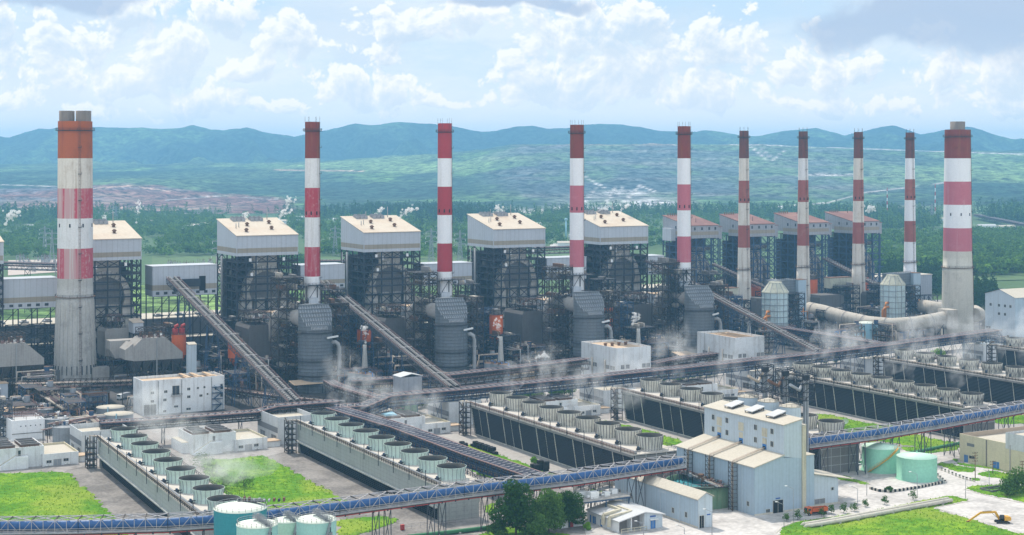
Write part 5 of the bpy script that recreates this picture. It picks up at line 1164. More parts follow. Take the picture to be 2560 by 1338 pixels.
# ---------------------------------------------------------------- conveyors and pipe racks (world axes, origin at the first point)
def sides(path, w):
    out = []
    for i, p in enumerate(path):
        d = (path[min(i+1, len(path)-1)]-path[max(i-1, 0)]); s = Vector((d.y, -d.x, 0)).normalized()
        out.append((p-s*w/2, p+s*w/2))
    return out
def along(path, step, start=0.0):
    pos = start; res = []; acc = 0
    for a, b in zip(path, path[1:]):
        L = (b-a).length
        while pos <= acc+L: res.append((a+(b-a)*((pos-acc)/L), (b-a).normalized())); pos += step
        acc += L
    return res
def strip(mb, path, w, t, m, off=0.0):
    pr = sides(path, w); up = Vector((0, 0, 1))
    for (a0, a1), (b0, b1) in zip(pr, pr[1:]):
        o = up*off; mb.hexa([a0+o, a1+o, b1+o, b0+o, a0+o+up*t, a1+o+up*t, b1+o+up*t, b0+o+up*t], m)
def trestle_part(t, p, d, w, z, m, braced=True, splay=1.0, A=False):
    mb = MB(); s = Vector((d.y, -d.x, 0)).normalized(); f = Vector((d.x, d.y, 0)).normalized()
    g = Vector((p.x, p.y, -t.location.z)); top = Vector((p.x, p.y, z))
    feet = [g-s*w/2*splay, g+s*w/2*splay]; heads = [top-s*w/2*.9, top+s*w/2*.9]
    ww = .38 if z > 14 else .3
    if A:
        for q in (-1.6, 1.6):
            for a, b in zip(feet, heads): mb.bar(a+f*q*1.6, b+f*q*.3, ww, m)
            mb.bar(feet[0].lerp(heads[0], .5)+f*q, feet[1].lerp(heads[1], .5)+f*q, ww*.7, m)
            mb.bar(feet[0]+f*q*1.6, feet[1].lerp(heads[1], .5)+f*q, ww*.7, m); mb.bar(feet[1].lerp(heads[1], .5)+f*q, heads[0]+f*q*.3, ww*.7, m)
    else:
        for a, b in zip(feet, heads): mb.bar(a, b, ww, m)
        n = max(1, int(z/7))
        for k in range(n):
            a0, a1 = feet[0].lerp(heads[0], k/n), feet[1].lerp(heads[1], k/n); b0, b1 = feet[0].lerp(heads[0], (k+1)/n), feet[1].lerp(heads[1], (k+1)/n)
            mb.bar(b0, b1, ww*.7, m); mb.bar(a0, b1, ww*.6, m); mb.bar(a1, b0, ww*.6, m)
    part('trestle', mb, t)
def coal_conveyor(pts, w, label, legs=(.15, .4, .65, .88), depth=2.6, A=True):
    o = Vector((pts[0].x, pts[0].y, 0)); path = [p-o for p in pts]
    t = thing('coal_conveyor', label, 'conveyor', o, 0, 'inclined coal conveyors')
    mb = MB(); strip(mb, path, w, .3, 'grating'); part('deck', mb, t)
    for q in (-.24, .24):
        mb = MB(); pr = sides(path, w*abs(q)*4); cp = [(a if q < 0 else b) for a, b in pr]; cp = [(p+c_)/2 for p, c_ in zip(path, cp)]
        strip(mb, cp, w*.22, .5, 'belt_black', .31); part('belt', mb, t)
        mb = MB()
        for p, d in along(cp, 2.3, 1):
            s = Vector((d.y, -d.x, 0)).normalized()*w*.13; u_ = Vector((0, 0, 1)); L_ = d*.75
            a_, b_, c_, e_ = p-s+u_*.9, p-s*.6+u_*1.5, p+s*.6+u_*1.5, p+s+u_*.9
            for m1, m2 in ((a_, b_), (b_, c_), (c_, e_)): mb.poly([m1-L_, m2-L_, m2+L_, m1+L_], 'cover_hoop')
        part('belt_covers', mb, t)
    for j in (0, 1):
        mb = MB(); ed = [pr_[j] for pr_ in sides(path, w)]
        for a, b in zip(ed, ed[1:]): truss(mb, a-Vector((0, 0, depth)), b-Vector((0, 0, depth)), depth, 'steel_mid' if j else 'steel_light', .26, 3.2)
        part('side_truss', mb, t)
        mb = MB()
        for a, b in zip(ed, ed[1:]): mb.rail([a+Vector((0, 0, .3)), b+Vector((0, 0, .3))], 1.2, 'pipe_rose', 3, .14)
        part('handrail', mb, t)
    mb = MB()
    for p, d in along(path, 18, 10):
        s = Vector((d.y, -d.x, 0)).normalized()*w*.5; mb.bar(p-s+Vector((0, 0, 1.6)), p+s+Vector((0, 0, 1.6)), .35, 'steel_light')
    part('cross_ties', mb, t)
    tot = sum((b-a).length for a, b in zip(path, path[1:]))
    for f_ in legs:
        p, d = along(path, tot, f_*tot)[0]
        if p.z-depth > 3: trestle_part(t, p, d, w*.9, p.z-depth, 'steel_blue', A=A, splay=1.5 if p.z > 20 else 1.1)
    return t
coal_conveyor([PD(430, 940, 57.5), P(738, 1008, 13.0)], 7.0, 'steepest inclined coal conveyor, running down right of the wide orange-topped chimney', (.12, .38, .62, .84))
coal_conveyor([PD(810, 985, 51.5), P(1075, 924, 20), P(1135, 970, 17)], 6.8, 'inclined coal conveyor descending right of the mottled red and white chimney', (.14, .36, .58, .76))
coal_conveyor([PD(1622, 1100, 57), P(2046, 882, 16.5)], 6.2, 'long inclined coal conveyor passing behind the nearest pink chimney pair down to the right', (.2, .45, .62, .8))
coal_conveyor([PD(1783, 1215, 47), PD(2060, 1180, 12)], 6.5, 'inclined coal conveyor passing behind the rust-streaked thin chimney', (.3, .6, .85))
coal_conveyor([PD(2062, 1285, 47), PD(2215, 1240, 25)], 6.5, 'short inclined coal conveyor behind the third thin chimney', (.4, .8))

def gallery(pts, w, h, label, cat='pipe rack', roof='conv_roof', steel='steel_dark', tiers=2, leg=13.0, pipes=('pipe_rose', 'pipe_grey', 'pipe_tan'), name='pipe_rack', bay=3.0, tie='conv_roof_blue', top_open=False, canopy=True):
    """roofed or open multi-tier rack; pts are the top centre line."""
    o = Vector((pts[0].x, pts[0].y, 0)); path = [p-o for p in pts]; dn = Vector((0, 0, -h))
    t = thing(name, label, cat, o, 0, 'elevated conveyors and pipe racks')
    if canopy:
        mb = MB(); strip(mb, path, w*.98, .15, 'belt_black', -1.3)
        for q in (-.27, 0, .27):
            pr = sides(path, abs(q)*2*w+.001); mb.tube([(b if q > 0 else a)-Vector((0, 0, .75)) for a, b in pr], .42, tie, 6)
        part('conveyor_bed', mb, t); mb = MB()
        for k, (p, d) in enumerate(along(path, 1.7, 1)):
            s = Vector((d.y, -d.x, 0)).normalized()*w*.5; mb.bar(p-s+Vector((0, 0, .1)), p+s+Vector((0, 0, .1)), .5, roof if k % 2 else tie, .25)
            if k % 2: mb.bar(p-s+Vector((0, 0, .1)), p+s+d*3.4+Vector((0, 0, .1)), .22, 'steel_light')
        part('roof_ribs', mb, t)
        mb = MB(); ed = [b for a, b in sides(path, w+.6)]; ed2 = [a for a, b in sides(path, w+.6)]
        for q in (ed, ed2):
            for a, b in zip(q, q[1:]): mb.bar(a+Vector((0, 0, .1)), b+Vector((0, 0, .1)), .5, 'pipe_rose', .4)
        part('edge_pipe', mb, t)
    for k in range(tiers):
        mb = MB(); z = -h*(k+1)/tiers; p2 = [p+Vector((0, 0, z)) for p in path]; strip(mb, p2, w, .2, 'grating')
        for j in range(4):
            q = -.38+.25*j; pr = sides(p2, abs(q)*2*w); cp = [(b if q > 0 else a)+Vector((0, 0, .5)) for a, b in pr]
            mb.tube(cp, .28+.08*(j % 2), pipes[(j+k) % len(pipes)], 6)
        part('pipe_tier', mb, t)
    for j in (0, 1):
        mb = MB(); ed = [pr_[j]+dn for pr_ in sides(path, w)]
        for a, b in zip(ed, ed[1:]): truss(mb, a, b, h-.05, steel, .26, bay)
        for a, b in zip(ed, ed[1:]): mb.bar(a+Vector((0, 0, h*.5)), b+Vector((0, 0, h*.5)), .22, steel)
        part('side_truss', mb, t)
    for p, d in along(path, leg, 4):
        if p.z-h > 1.5: trestle_part(t, p, d, w, p.z-h, steel)
    return t
Z = 13.0
gallery([P(250, 1055, 12), P(345, 1050, 12), P(640, 1028, 12), P(668, 1020, 13), P(690, 1014, 14), P(842, 1002, 14)], 6, 4.0, 'brown pipe rack running left from the junction, in front of the large white building', leg=12)
gallery([P(836, 1018, 13.5), P(1000, 1067, 13.5), P(1180, 1134, 13), P(1352, 1192, 13)], 8, 4.6, 'dark roofed conveyor descending from the junction past the second pale green cooling tower', cat='conveyor', name='conveyor_gallery', roof='conv_roof_blue', steel='steel_blue', tiers=1, leg=10, tie='conv_roof_blue', bay=2.2)
gallery([P(836, 1016, 13.5), P(912, 1012, 14), P(968, 988, 17), P(1180, 969, 17), P(1460, 942, 17), P(1740, 914, 17), P(2050, 881, 17), P(2222, 860, 17), P(2490, 824, 17)], 8, 5.0, 'longest conveyor gallery, crossing the middle of the plant to the wide pink chimney', cat='conveyor', name='conveyor_gallery', roof='conv_roof', steel='steel_blue', leg=13, bay=2.6)
gallery([P(874, 950, 12), P(988, 944, 12), P(1100, 938, 13), P(1280, 918, 14), P(1462, 896, 14)], 7, 6.0, 'rusty two-tier conveyor gallery ending at the white building with louvred windows', cat='conveyor', name='conveyor_gallery', steel='steel_brown', leg=12)
gallery([P(820, 950, 9), P(842, 962, 9), P(938, 990, 9), P(1000, 1008, 9)], 5, 3.0, 'short brown pipe rack slanting down to the long gallery', steel='steel_brown', leg=11)
gallery([P(1630, 908, 10), P(1700, 893, 10), P(1850, 875, 10)], 5, 3.5, 'rusty pipe rack between the two white louvred buildings', steel='steel_brown', leg=11)
gallery([P(1955, 818, 14), P(2085, 838, 14), P(2218, 860, 14)], 6, 5, 'dark conveyor gallery slanting from the pale scrubber down to the long gallery', cat='conveyor', name='conveyor_gallery', steel='steel_blue', leg=12)
gallery([P(1620, 858, 9), P(1800, 872, 9), P(1960, 890, 9), P(2070, 880, 10)], 5, 3, 'low dark pipe rack behind the white louvred buildings', leg=12, canopy=False)
gallery([P(40, 952, 14), P(100, 951, 14), P(330, 944, 14)], 5, 4, 'pipe rack in front of the wide orange-topped chimney', steel='steel_brown', leg=10, canopy=False, pipes=('pipe_tan', 'pipe_rose', 'pipe_tan'))
gallery([P(1090, 880, 9), P(1270, 882, 9), P(1450, 870, 9), P(1640, 860, 9)], 5, 3, 'dark pipe rack at the foot of the white-roofed boiler houses', leg=11, canopy=False)
gallery([P(560, 965, 9), P(700, 985, 9), P(840, 998, 9)], 5, 3, 'low pipe rack under the steepest coal conveyor', steel='steel_brown', leg=11, canopy=False)
gallery([P(2480, 842, 10), P(2620, 830, 10)], 6, 4, 'pipe rack behind the farthest cooling tower', steel='steel_blue', leg=11)

# blue tube conveyor
def tube_conveyor(pts, label, r=1.5):
    o = Vector((pts[0].x, pts[0].y, 0)); path = [p-o for p in pts]; w = 6.2
    t = thing('tube_conveyor', label, 'conveyor', o, 0, 'blue covered tube conveyor')
    mb = MB(); mb.tube(path, r, 'conv_blue', 14)
    for p, d in along(path, 2.6, .8): mb.tube([p-d*.12, p+d*.12], r*1.05, 'conv_blue', 14, caps=False)
    part('blue_cover', mb, t)
    dk = [p-Vector((0, 0, r+.45)) for p in path]
    mb = MB(); strip(mb, dk, w, .35, 'galv'); part('deck', mb, t)
    mb = MB(); tp = Vector((0, 0, r*2+2.3)); pr = sides(dk, w)
    for j in (0, 1):
        ed = [q[j] for q in pr]
        for a, b in zip(ed, ed[1:]): truss(mb, a, b, tp.z-1.2, 'steel_light', .2, 3.6); mb.rail([a+Vector((0, 0, .3)), b+Vector((0, 0, .3))], 1.1, 'steel_light', 3.2, .12)
    part('side_truss', mb, t)
    mb = MB(); ed0 = [q[0]+tp-Vector((0, 0, 1.2)) for q in pr]; ed1 = [q[1]+tp-Vector((0, 0, 1.2)) for q in pr]
    for a, b, c_, d_ in zip(ed0, ed0[1:], ed1, ed1[1:]):
        n = max(1, int((b-a).length/6.5))
        for k in range(n):
            p0, p1 = a.lerp(b, k/n), a.lerp(b, (k+1)/n); q0, q1 = c_.lerp(d_, k/n), c_.lerp(d_, (k+1)/n)
            mb.bar(p0, q0, .3, 'steel_brown'); mb.bar(p0, q1, .26, 'steel_light'); mb.bar(q0, p1, .26, 'steel_light')
    part('top_bracing', mb, t)
    mb = MB(); red = [(q[1])+Vector((0, 0, -.5)) for q in pr]; mb.tube(red, .22, 'pipe_red', 6); red = [(q[1]*.7+q[0]*.3)+Vector((0, 0, -.6)) for q in pr]; mb.tube(red, .3, 'pipe_grey', 6); part('service_pipes', mb, t)
    mb = MB()
    for p, d in along([q[1] for q in pr], 5.2, 1): mb.bar(p-Vector((0, 0, .9)), p-Vector((0, 0, .1)), .5, 'steel_dark')
    for j in (0, 1): mb.tube([q[j]-Vector((0, 0, .25)) for q in pr], .3, 'steel_brown', 4)
    part('under_beam', mb, t)
    for p, d in along(dk, 21, 8): trestle_part(t, p-d*2.2, d, w*.85, p.z-.6, 'steel_mid', A=False); trestle_part(t, p+d*2.2, d, w*.85, p.z-.6, 'steel_mid', A=False)
    return t
ZT = 16.0
tube_conveyor([P(-90, 1316, ZT), P(200, 1312, ZT), P(420, 1306, ZT), P(560, 1297, ZT), P(690, 1284, ZT), P(840, 1267, ZT), P(1150, 1226, ZT), P(1430, 1193, ZT), P(1702, 1153, ZT)], 'blue tube conveyor on trestles along the foreground, left of the silo building')
tube_conveyor([P(2012, 1105, ZT), P(2180, 1083, ZT), P(2325, 1059, ZT), P(2440, 1038, ZT), P(2700, 990, ZT)], 'blue tube conveyor on trestles right of the silo building, above the green tanks')
# rack of large bent pipes where the blue conveyor meets the dark one
o = P(1432, 1285); t = thing('pipe_rack', 'rack of thick bent grey pipes beside the blue conveyor, left of the long warehouse', 'pipe rack', o, 0, 'elevated conveyors and pipe racks')
dv = (P(1680, 1200)-P(1432, 1285)); dv.z = 0; dv.normalize(); sv = Vector((dv.y, -dv.x, 0))
for k in range(4):
    mb = MB(); z = 6+k*1.6; mb.tube([-dv*1+sv*k*.0+Vector((0, 0, 1)), -dv*(1-k*1.1)+Vector((0, 0, z-1)), -dv*(0-k*1.1)+Vector((0, 0, z)), dv*26+Vector((0, 0, z-.5)), dv*27+Vector((0, 0, z-1.5)), dv*27+Vector((0, 0, 1))], .62, ('pipe_grey', 'duct_beige')[k % 2], 8); part('pipe', mb, t)
for q in (3, 13, 23):
    mb = MB(); p = dv*q
    for s_ in (-1.5, 1.5): mb.bar(p+sv*s_, p+sv*s_+Vector((0, 0, 11)), .35, 'steel_brown')
    for z in (4.5, 7, 9.5): mb.bar(p-sv*1.6+Vector((0, 0, z)), p+sv*1.6+Vector((0, 0, z)), .3, 'steel_brown')
    part('support', mb, t)
# green water main and its fence
for pts, lab in (([P(1020, 1342, .9), P(1180, 1324, .9), P(1265, 1314, .9)], 'dark green ground pipeline in front of the second cooling tower'), ([P(2030, 1180, .9), P(2150, 1157, .9), P(2300, 1128, .9), P(2400, 1108, .9)], 'dark green ground pipeline behind the pale green tanks')):
    o = Vector((pts[0].x, pts[0].y, 0)); t = thing('green_pipeline', lab, 'pipe', o, 0, 'dark green ground pipelines'); path = [p-o for p in pts]
    mb = MB(); mb.tube(path, .75, 'pipe_green', 9); part('pipe', mb, t)
    for p, d in along(path, 8, 3):
        mb = MB(); mb.rbox(p, math.atan2(d.y, d.x), .7, 2.2, 0, .7, 'concrete'); part('saddle', mb, t)
pts = [P(1005, 1325, .0), P(1120, 1312, 0), P(1250, 1298, 0)]; o = pts[0]; mb = MB(); mb.rail([p-o for p in pts], 1.9, 'steel_light', 3.2, .12); solo('pipe_fence', mb, 'thin grey rail fence in front of the second cooling tower', 'fence', o)
pts = [P(1962, 1322, 1.1), P(2020, 1309, 1.1), P(2100, 1296, 1.1), P(2370, 1247, 1.1)]
for k, lab in enumerate(('farther of the two pale pipes laid through the lawn', 'nearer of the two pale pipes laid through the lawn')):
    s = Vector((.25, -1, 0))*2.6*k; o = Vector((pts[1].x, pts[1].y, 0)); t = thing('lawn_pipeline', lab, 'pipe', o, 0, 'pale pipes through the lawn'); path = [p+s-o for p in pts[1:]]
    path = [path[0]-Vector((2.2, -1.5, 1.6))]+[path[0]-Vector((1.2, -.8, .3))]+path
    mb = MB(); mb.tube(path, .75, 'concrete_pale', 9); part('pipe', mb, t)
    for p, d in along(path[2:], 9, 4):
        mb = MB(); mb.rbox(p, math.atan2(d.y, d.x), .8, 2.0, 0, .8, 'concrete'); part('saddle', mb, t)
# ---------------------------------------------------------------- scrubbers, precipitators, silos and steelwork in front of the boiler houses
def lattice(mb, x0, y0, x1, y1, zs, m, w=.35, xb=True, nx=1, ny=1):
    xs = [x0+(x1-x0)*i/nx for i in range(nx+1)]; ys = [y0+(y1-y0)*i/ny for i in range(ny+1)]
    for x in xs:
        for y in ys: mb.bar((x, y, zs[0]), (x, y, zs[-1]), w*1.2, m)
    for z in zs[1:]:
        for y in ys: mb.bar((x0, y, z), (x1, y, z), w, m)
        for x in xs: mb.bar((x, y0, z), (x, y1, z), w, m)
    if xb:
        for k, (a, b) in enumerate(zip(zs, zs[1:])):
            for i in range(nx):
                p, q = (xs[i], xs[i+1]) if (k+i) % 2 else (xs[i+1], xs[i]); mb.bar((p, y0, a), (q, y0, b), w*.7, m); mb.bar((p, y1, a), (q, y1, b), w*.7, m)
            for i in range(ny):
                p, q = (ys[i], ys[i+1]) if (k+i) % 2 else (ys[i+1], ys[i]); mb.bar((x0, p, a), (x0, q, b), w*.7, m); mb.bar((x1, p, a), (x1, q, b), w*.7, m)
def access_tower(loc, wx, wy, h, label, m='steel_brown', step=5.5, nx=2, floors=True, name='access_tower', z0=0):
    t = thing(name, label, 'steel tower', loc, ROT, 'steel access towers'); mb = MB(); zs = list(np.arange(z0, h, step))+[h]
    lattice(mb, 0, 0, wx, wy, zs, m, .4, nx=nx, ny=1); part('frame', mb, t)
    if floors:
        for z in zs[2::2]:
            mb = MB(); mb.box(.2, .2, z+.05, wx-.2, wy-.2, z+.25, 'grating'); mb.rail([(0, 0, z+.25), (wx, 0, z+.25)], 1.1, m, 2.5, .12); mb.rail([(0, 0, z+.25), (0, wy, z+.25)], 1.1, m, 2.5, .12)
            for k in range(2):
                x = random.uniform(1, wx-4); mb.box(x, 1, z+.25, x+random.uniform(1, 3), wy-1.5, z+random.uniform(1.5, 3.4), random.choice(['duct_grey', 'esp_dark', 'rust', 'duct_beige']))
            part('floor', mb, t)
        mb = MB(); zz = zs[1:]
        for k, (a, b) in enumerate(zip(zz, zz[1:])): mb.bar((.8 if k % 2 else wx*.6, -.7, a), (wx*.6 if k % 2 else .8, -.7, b), .7, m, .25)
        part('stair', mb, t)
    return t
def dark_absorber(loc, label):
    t = thing('absorber_tower', label, 'scrubber', loc, ROT-.25, 'ribbed grey scrubber towers'); R, n = 9.4, 40
    mb = MB(); zc = 33.0; mb.lathe([(R*1.03, 0), (R*1.03, 9), (R, 9.2), (R, zc)], 'absorber', n)
    d = Vector((.12, -.99)); ring = [(R*math.cos(2*PI*j/n), R*math.sin(2*PI*j/n)) for j in range(n)]
    def zt(x, y): return 48.0-max(0, (x*d.x+y*d.y)+4.0)*.92
    k = len(mb.v); mb.v += [(x, y, zc) for x, y in ring]+[(x, y, max(zc+.3, zt(x, y))) for x, y in ring]
    for j in range(n): mb.face((k+j, k+(j+1) % n, k+n+(j+1) % n, k+n+j), 'absorber', True)
    mb.poly([(x, y, max(zc+.3, zt(x, y))) for x, y in ring if x*d.x+y*d.y <= -3.6], 'absorber'); mb.poly([(x, y, max(zc+.3, zt(x, y))) for x, y in ring if x*d.x+y*d.y >= -5.5], 'absorber')
    part('shell', mb, t)
    for s in range(6):
        f = -3.4+s*2.3; hw = math.sqrt(max(1, R*R-f*f)); c = Vector((d.x*f, d.y*f)); q = Vector((-d.y, d.x)); a, b = c-q*hw, c+q*hw
        mb = MB(); z = zt(*c); mb.bar((a.x, a.y, z+.35), (b.x, b.y, z+.35), .55, 'absorber', .8)
        for i in range(12): e = a.lerp(b, (i+.5)/12); e2 = e+Vector((d.x, d.y))*2.1; mb.bar((e.x, e.y, zt(*e)+.15), (e2.x, e2.y, zt(*e2)+.15), .3, 'galv')
        part('hood_rib', mb, t)
    mb = MB()
    for z in np.arange(2, zc+8, 1.9):
        r = (R*1.03 if z < 9 else R)+.02
        if z < zc: mb.lathe([(r, z-.22), (r+.4, z-.22), (r+.4, z+.22), (r, z+.22)], 'absorber', n, flat=True)
    for j in range(0, n, 2):
        a = 2*PI*j/n; mb.bar(((R+.1)*math.cos(a), (R+.1)*math.sin(a), 9), ((R+.1)*math.cos(a), (R+.1)*math.sin(a), zc), .2, 'absorber')
    part('stiffeners', mb, t)
    for z in (9.2, 17.5, 33.2):
        mb = MB(); mb.lathe([(R, z-.15), (R+1.5, z-.15), (R+1.5, z+.05), (R, z+.05)], 'grating', n, flat=True)
        for q in (.6, 1.2):
            pts = [((R+1.45)*math.cos(2*PI*j/24), (R+1.45)*math.sin(2*PI*j/24), z+q) for j in range(25)]
            for a, b in zip(pts, pts[1:]): mb.bar(a, b, .12, 'steel_brown')
        part('walkway', mb, t)
    mb = MB(); a = -.35; x, y = (R+3)*math.cos(a), (R+3)*math.sin(a); mb.tube([((R-1)*math.cos(a), (R-1)*math.sin(a), 27), (x-.9, y, 27.5), (x+.6, y, 26.4), (x+1.2, y, 24), (x+1.2, y, 6), (x+.5, y-1, 3)], 1.15, 'pipe_grey', 10); mb.lathe([(1.2, 20), (1.6, 20), (1.6, 20.4), (1.2, 20.4)], 'pipe_grey', 10, (x+1.2, y)); part('bypass_pipe', mb, t)
    mb = MB(); mb.bar((R*.6, -R-.2, 30.5), (R+3, -R*.2, 30.5), .9, 'white_paint', .9); part('pale_duct', mb, t)
    return t
def esp(loc, label, L=24, W=26, z0=11, z1=33, skin='esp_dark', nh=4, slope=True, group='electrostatic precipitators', top=True):
    t = thing('precipitator', label, 'precipitator', loc, ROT, group)
    mb = MB(); pr = [(0, z0), (L, z0), (L, z0+3), (L-(6 if slope else 0), z1), (1.0, z1), (0, z1-2)]
    mb.ext(pr, 0, W, skin, axis='y'); part('casing', mb, t)
    for k in range(nh):
        mb = MB(); x0, x1 = L*k/nh+.3, L*(k+1)/nh-.3; xm = (x0+x1)/2
        for j in range(2):
            y0, y1 = W*j/2+.3, W*(j+1)/2-.3; ym = (y0+y1)/2; mb.hexa([(xm-.5, ym-.5, z0-7), (xm+.5, ym-.5, z0-7), (xm+.5, ym+.5, z0-7), (xm-.5, ym+.5, z0-7), (x0, y0, z0-.02), (x1, y0, z0-.02), (x1, y1, z0-.02), (x0, y1, z0-.02)], skin)
        part('hopper', mb, t)
    mb = MB(); lattice(mb, .5, .5, L-.5, W-.5, [0, z0-7 if z0 > 9 else 2, z0-.05], 'steel_brown', .4, nx=4, ny=2); part('support_frame', mb, t)
    if top:
        mb = MB(); z = z1; lattice(mb, 1.5, 1, L-8, W-1, [z, z+3.5, z+7], 'steel_brown', .3, nx=4, ny=2, xb=True); mb.box(1.5, 1, z+3.5, L-8, W-1, z+3.65, 'grating')
        mb.rail([(1.5, 1, z+7), (L-8, 1, z+7)], 1.1, 'pipe_rose', 2.5, .14); mb.rail([(1.5, 1, z+3.6), (L-8, 1, z+3.6)], 1.1, 'pipe_rose', 2.5, .14)
        for k in range(16):
            x, y = random.uniform(2, L-10), random.uniform(1, W-3); mb.box(x, y, z+3.7, x+random.uniform(.8, 2), y+random.uniform(.8, 2), z+random.uniform(4.5, 6.3), random.choice(['galv', 'rust', 'pipe_rose', 'roof_pale', 'esp_dark', 'white_paint']))
        part('roof_steelwork', mb, t)
    return t
def orange_silo(loc, z0, z1, r, label, tops=0):
    t = thing('ash_silo', label, 'silo', loc, ROT, 'orange ash silos'); mb = MB(); mb.lathe([(.8, z0-5), (r, z0), (r, z1)], 'silo_orange', 26); mb.disc((0, 0), r, z1, 'rust', 26); part('shell', mb, t)
    mb = MB()
    for k in range(8):
        a = 2*PI*k/8; mb.bar((r*1.02*math.cos(a), r*1.02*math.sin(a), 0), (r*1.02*math.cos(a), r*1.02*math.sin(a), z0), .5, 'steel_dark')
    for z in (z0*.5, z0-.3):
        for k in range(8):
            a, b = 2*PI*k/8, 2*PI*(k+1)/8; mb.bar((r*1.02*math.cos(a), r*1.02*math.sin(a), z), (r*1.02*math.cos(b), r*1.02*math.sin(b), z), .35, 'steel_dark'); mb.bar((r*1.02*math.cos(a), r*1.02*math.sin(a), 0), (r*1.02*math.cos(b), r*1.02*math.sin(b), z0*.5), .3, 'steel_dark')
    part('legs', mb, t)
    mb = MB(); mb.lathe([(r, z1-.05), (r+.6, z1), (r+.6, z1+.12), (r, z1+.12)], 'grating', 20, flat=True)
    for k in range(14):
        a, b = 2*PI*k/14, 2*PI*(k+1)/14; mb.rail([((r+.5)*math.cos(a), (r+.5)*math.sin(a), z1), ((r+.5)*math.cos(b), (r+.5)*math.sin(b), z1)], 1.2, 'steel_brown', 3, .12)
    part('top_railing', mb, t)
    if tops:
        for x, y, m_ in ((-2.2, -.5, 'pipe_red'), (2, .6, 'pipe_red')):
            mb = MB(); mb.cyl((x, y), 1.7, z1, z1+3.2, m_, 14, r1=1.7); mb.tube([(x, y, z1+3.2), (x, y, z1+4.5), (x+1.8, y, z1+5.2)], .9, m_, 8); part('cyclone', mb, t)
    else:
        mb = MB(); mb.box(-2.2, -2, z1+.1, 1.8, 2, z1+3.4, 'duct_grey'); lattice(mb, -3, -2.6, 2.6, 2.6, [z1, z1+2.4, z1+4.8], 'steel_brown', .22); part('filter_house', mb, t)
    return t
AB = [(788, 872), (1128, 912), (1472, 955), (1748, 1000)]
WH = ['mottled slim chimney', 'deep red banded chimney', 'nearest pink banded chimney', 'farther pink banded chimney']
CH = [(781, 900), (1112, 938), (1442, 978), (1710, 1022)]
SI = [(588, 896, 848, 894, 18), (911, 922, 822, 868, 18.5), (1240.5, 962, 786, 845, 17), (1516, 1006, 768, 826, 15.5)]
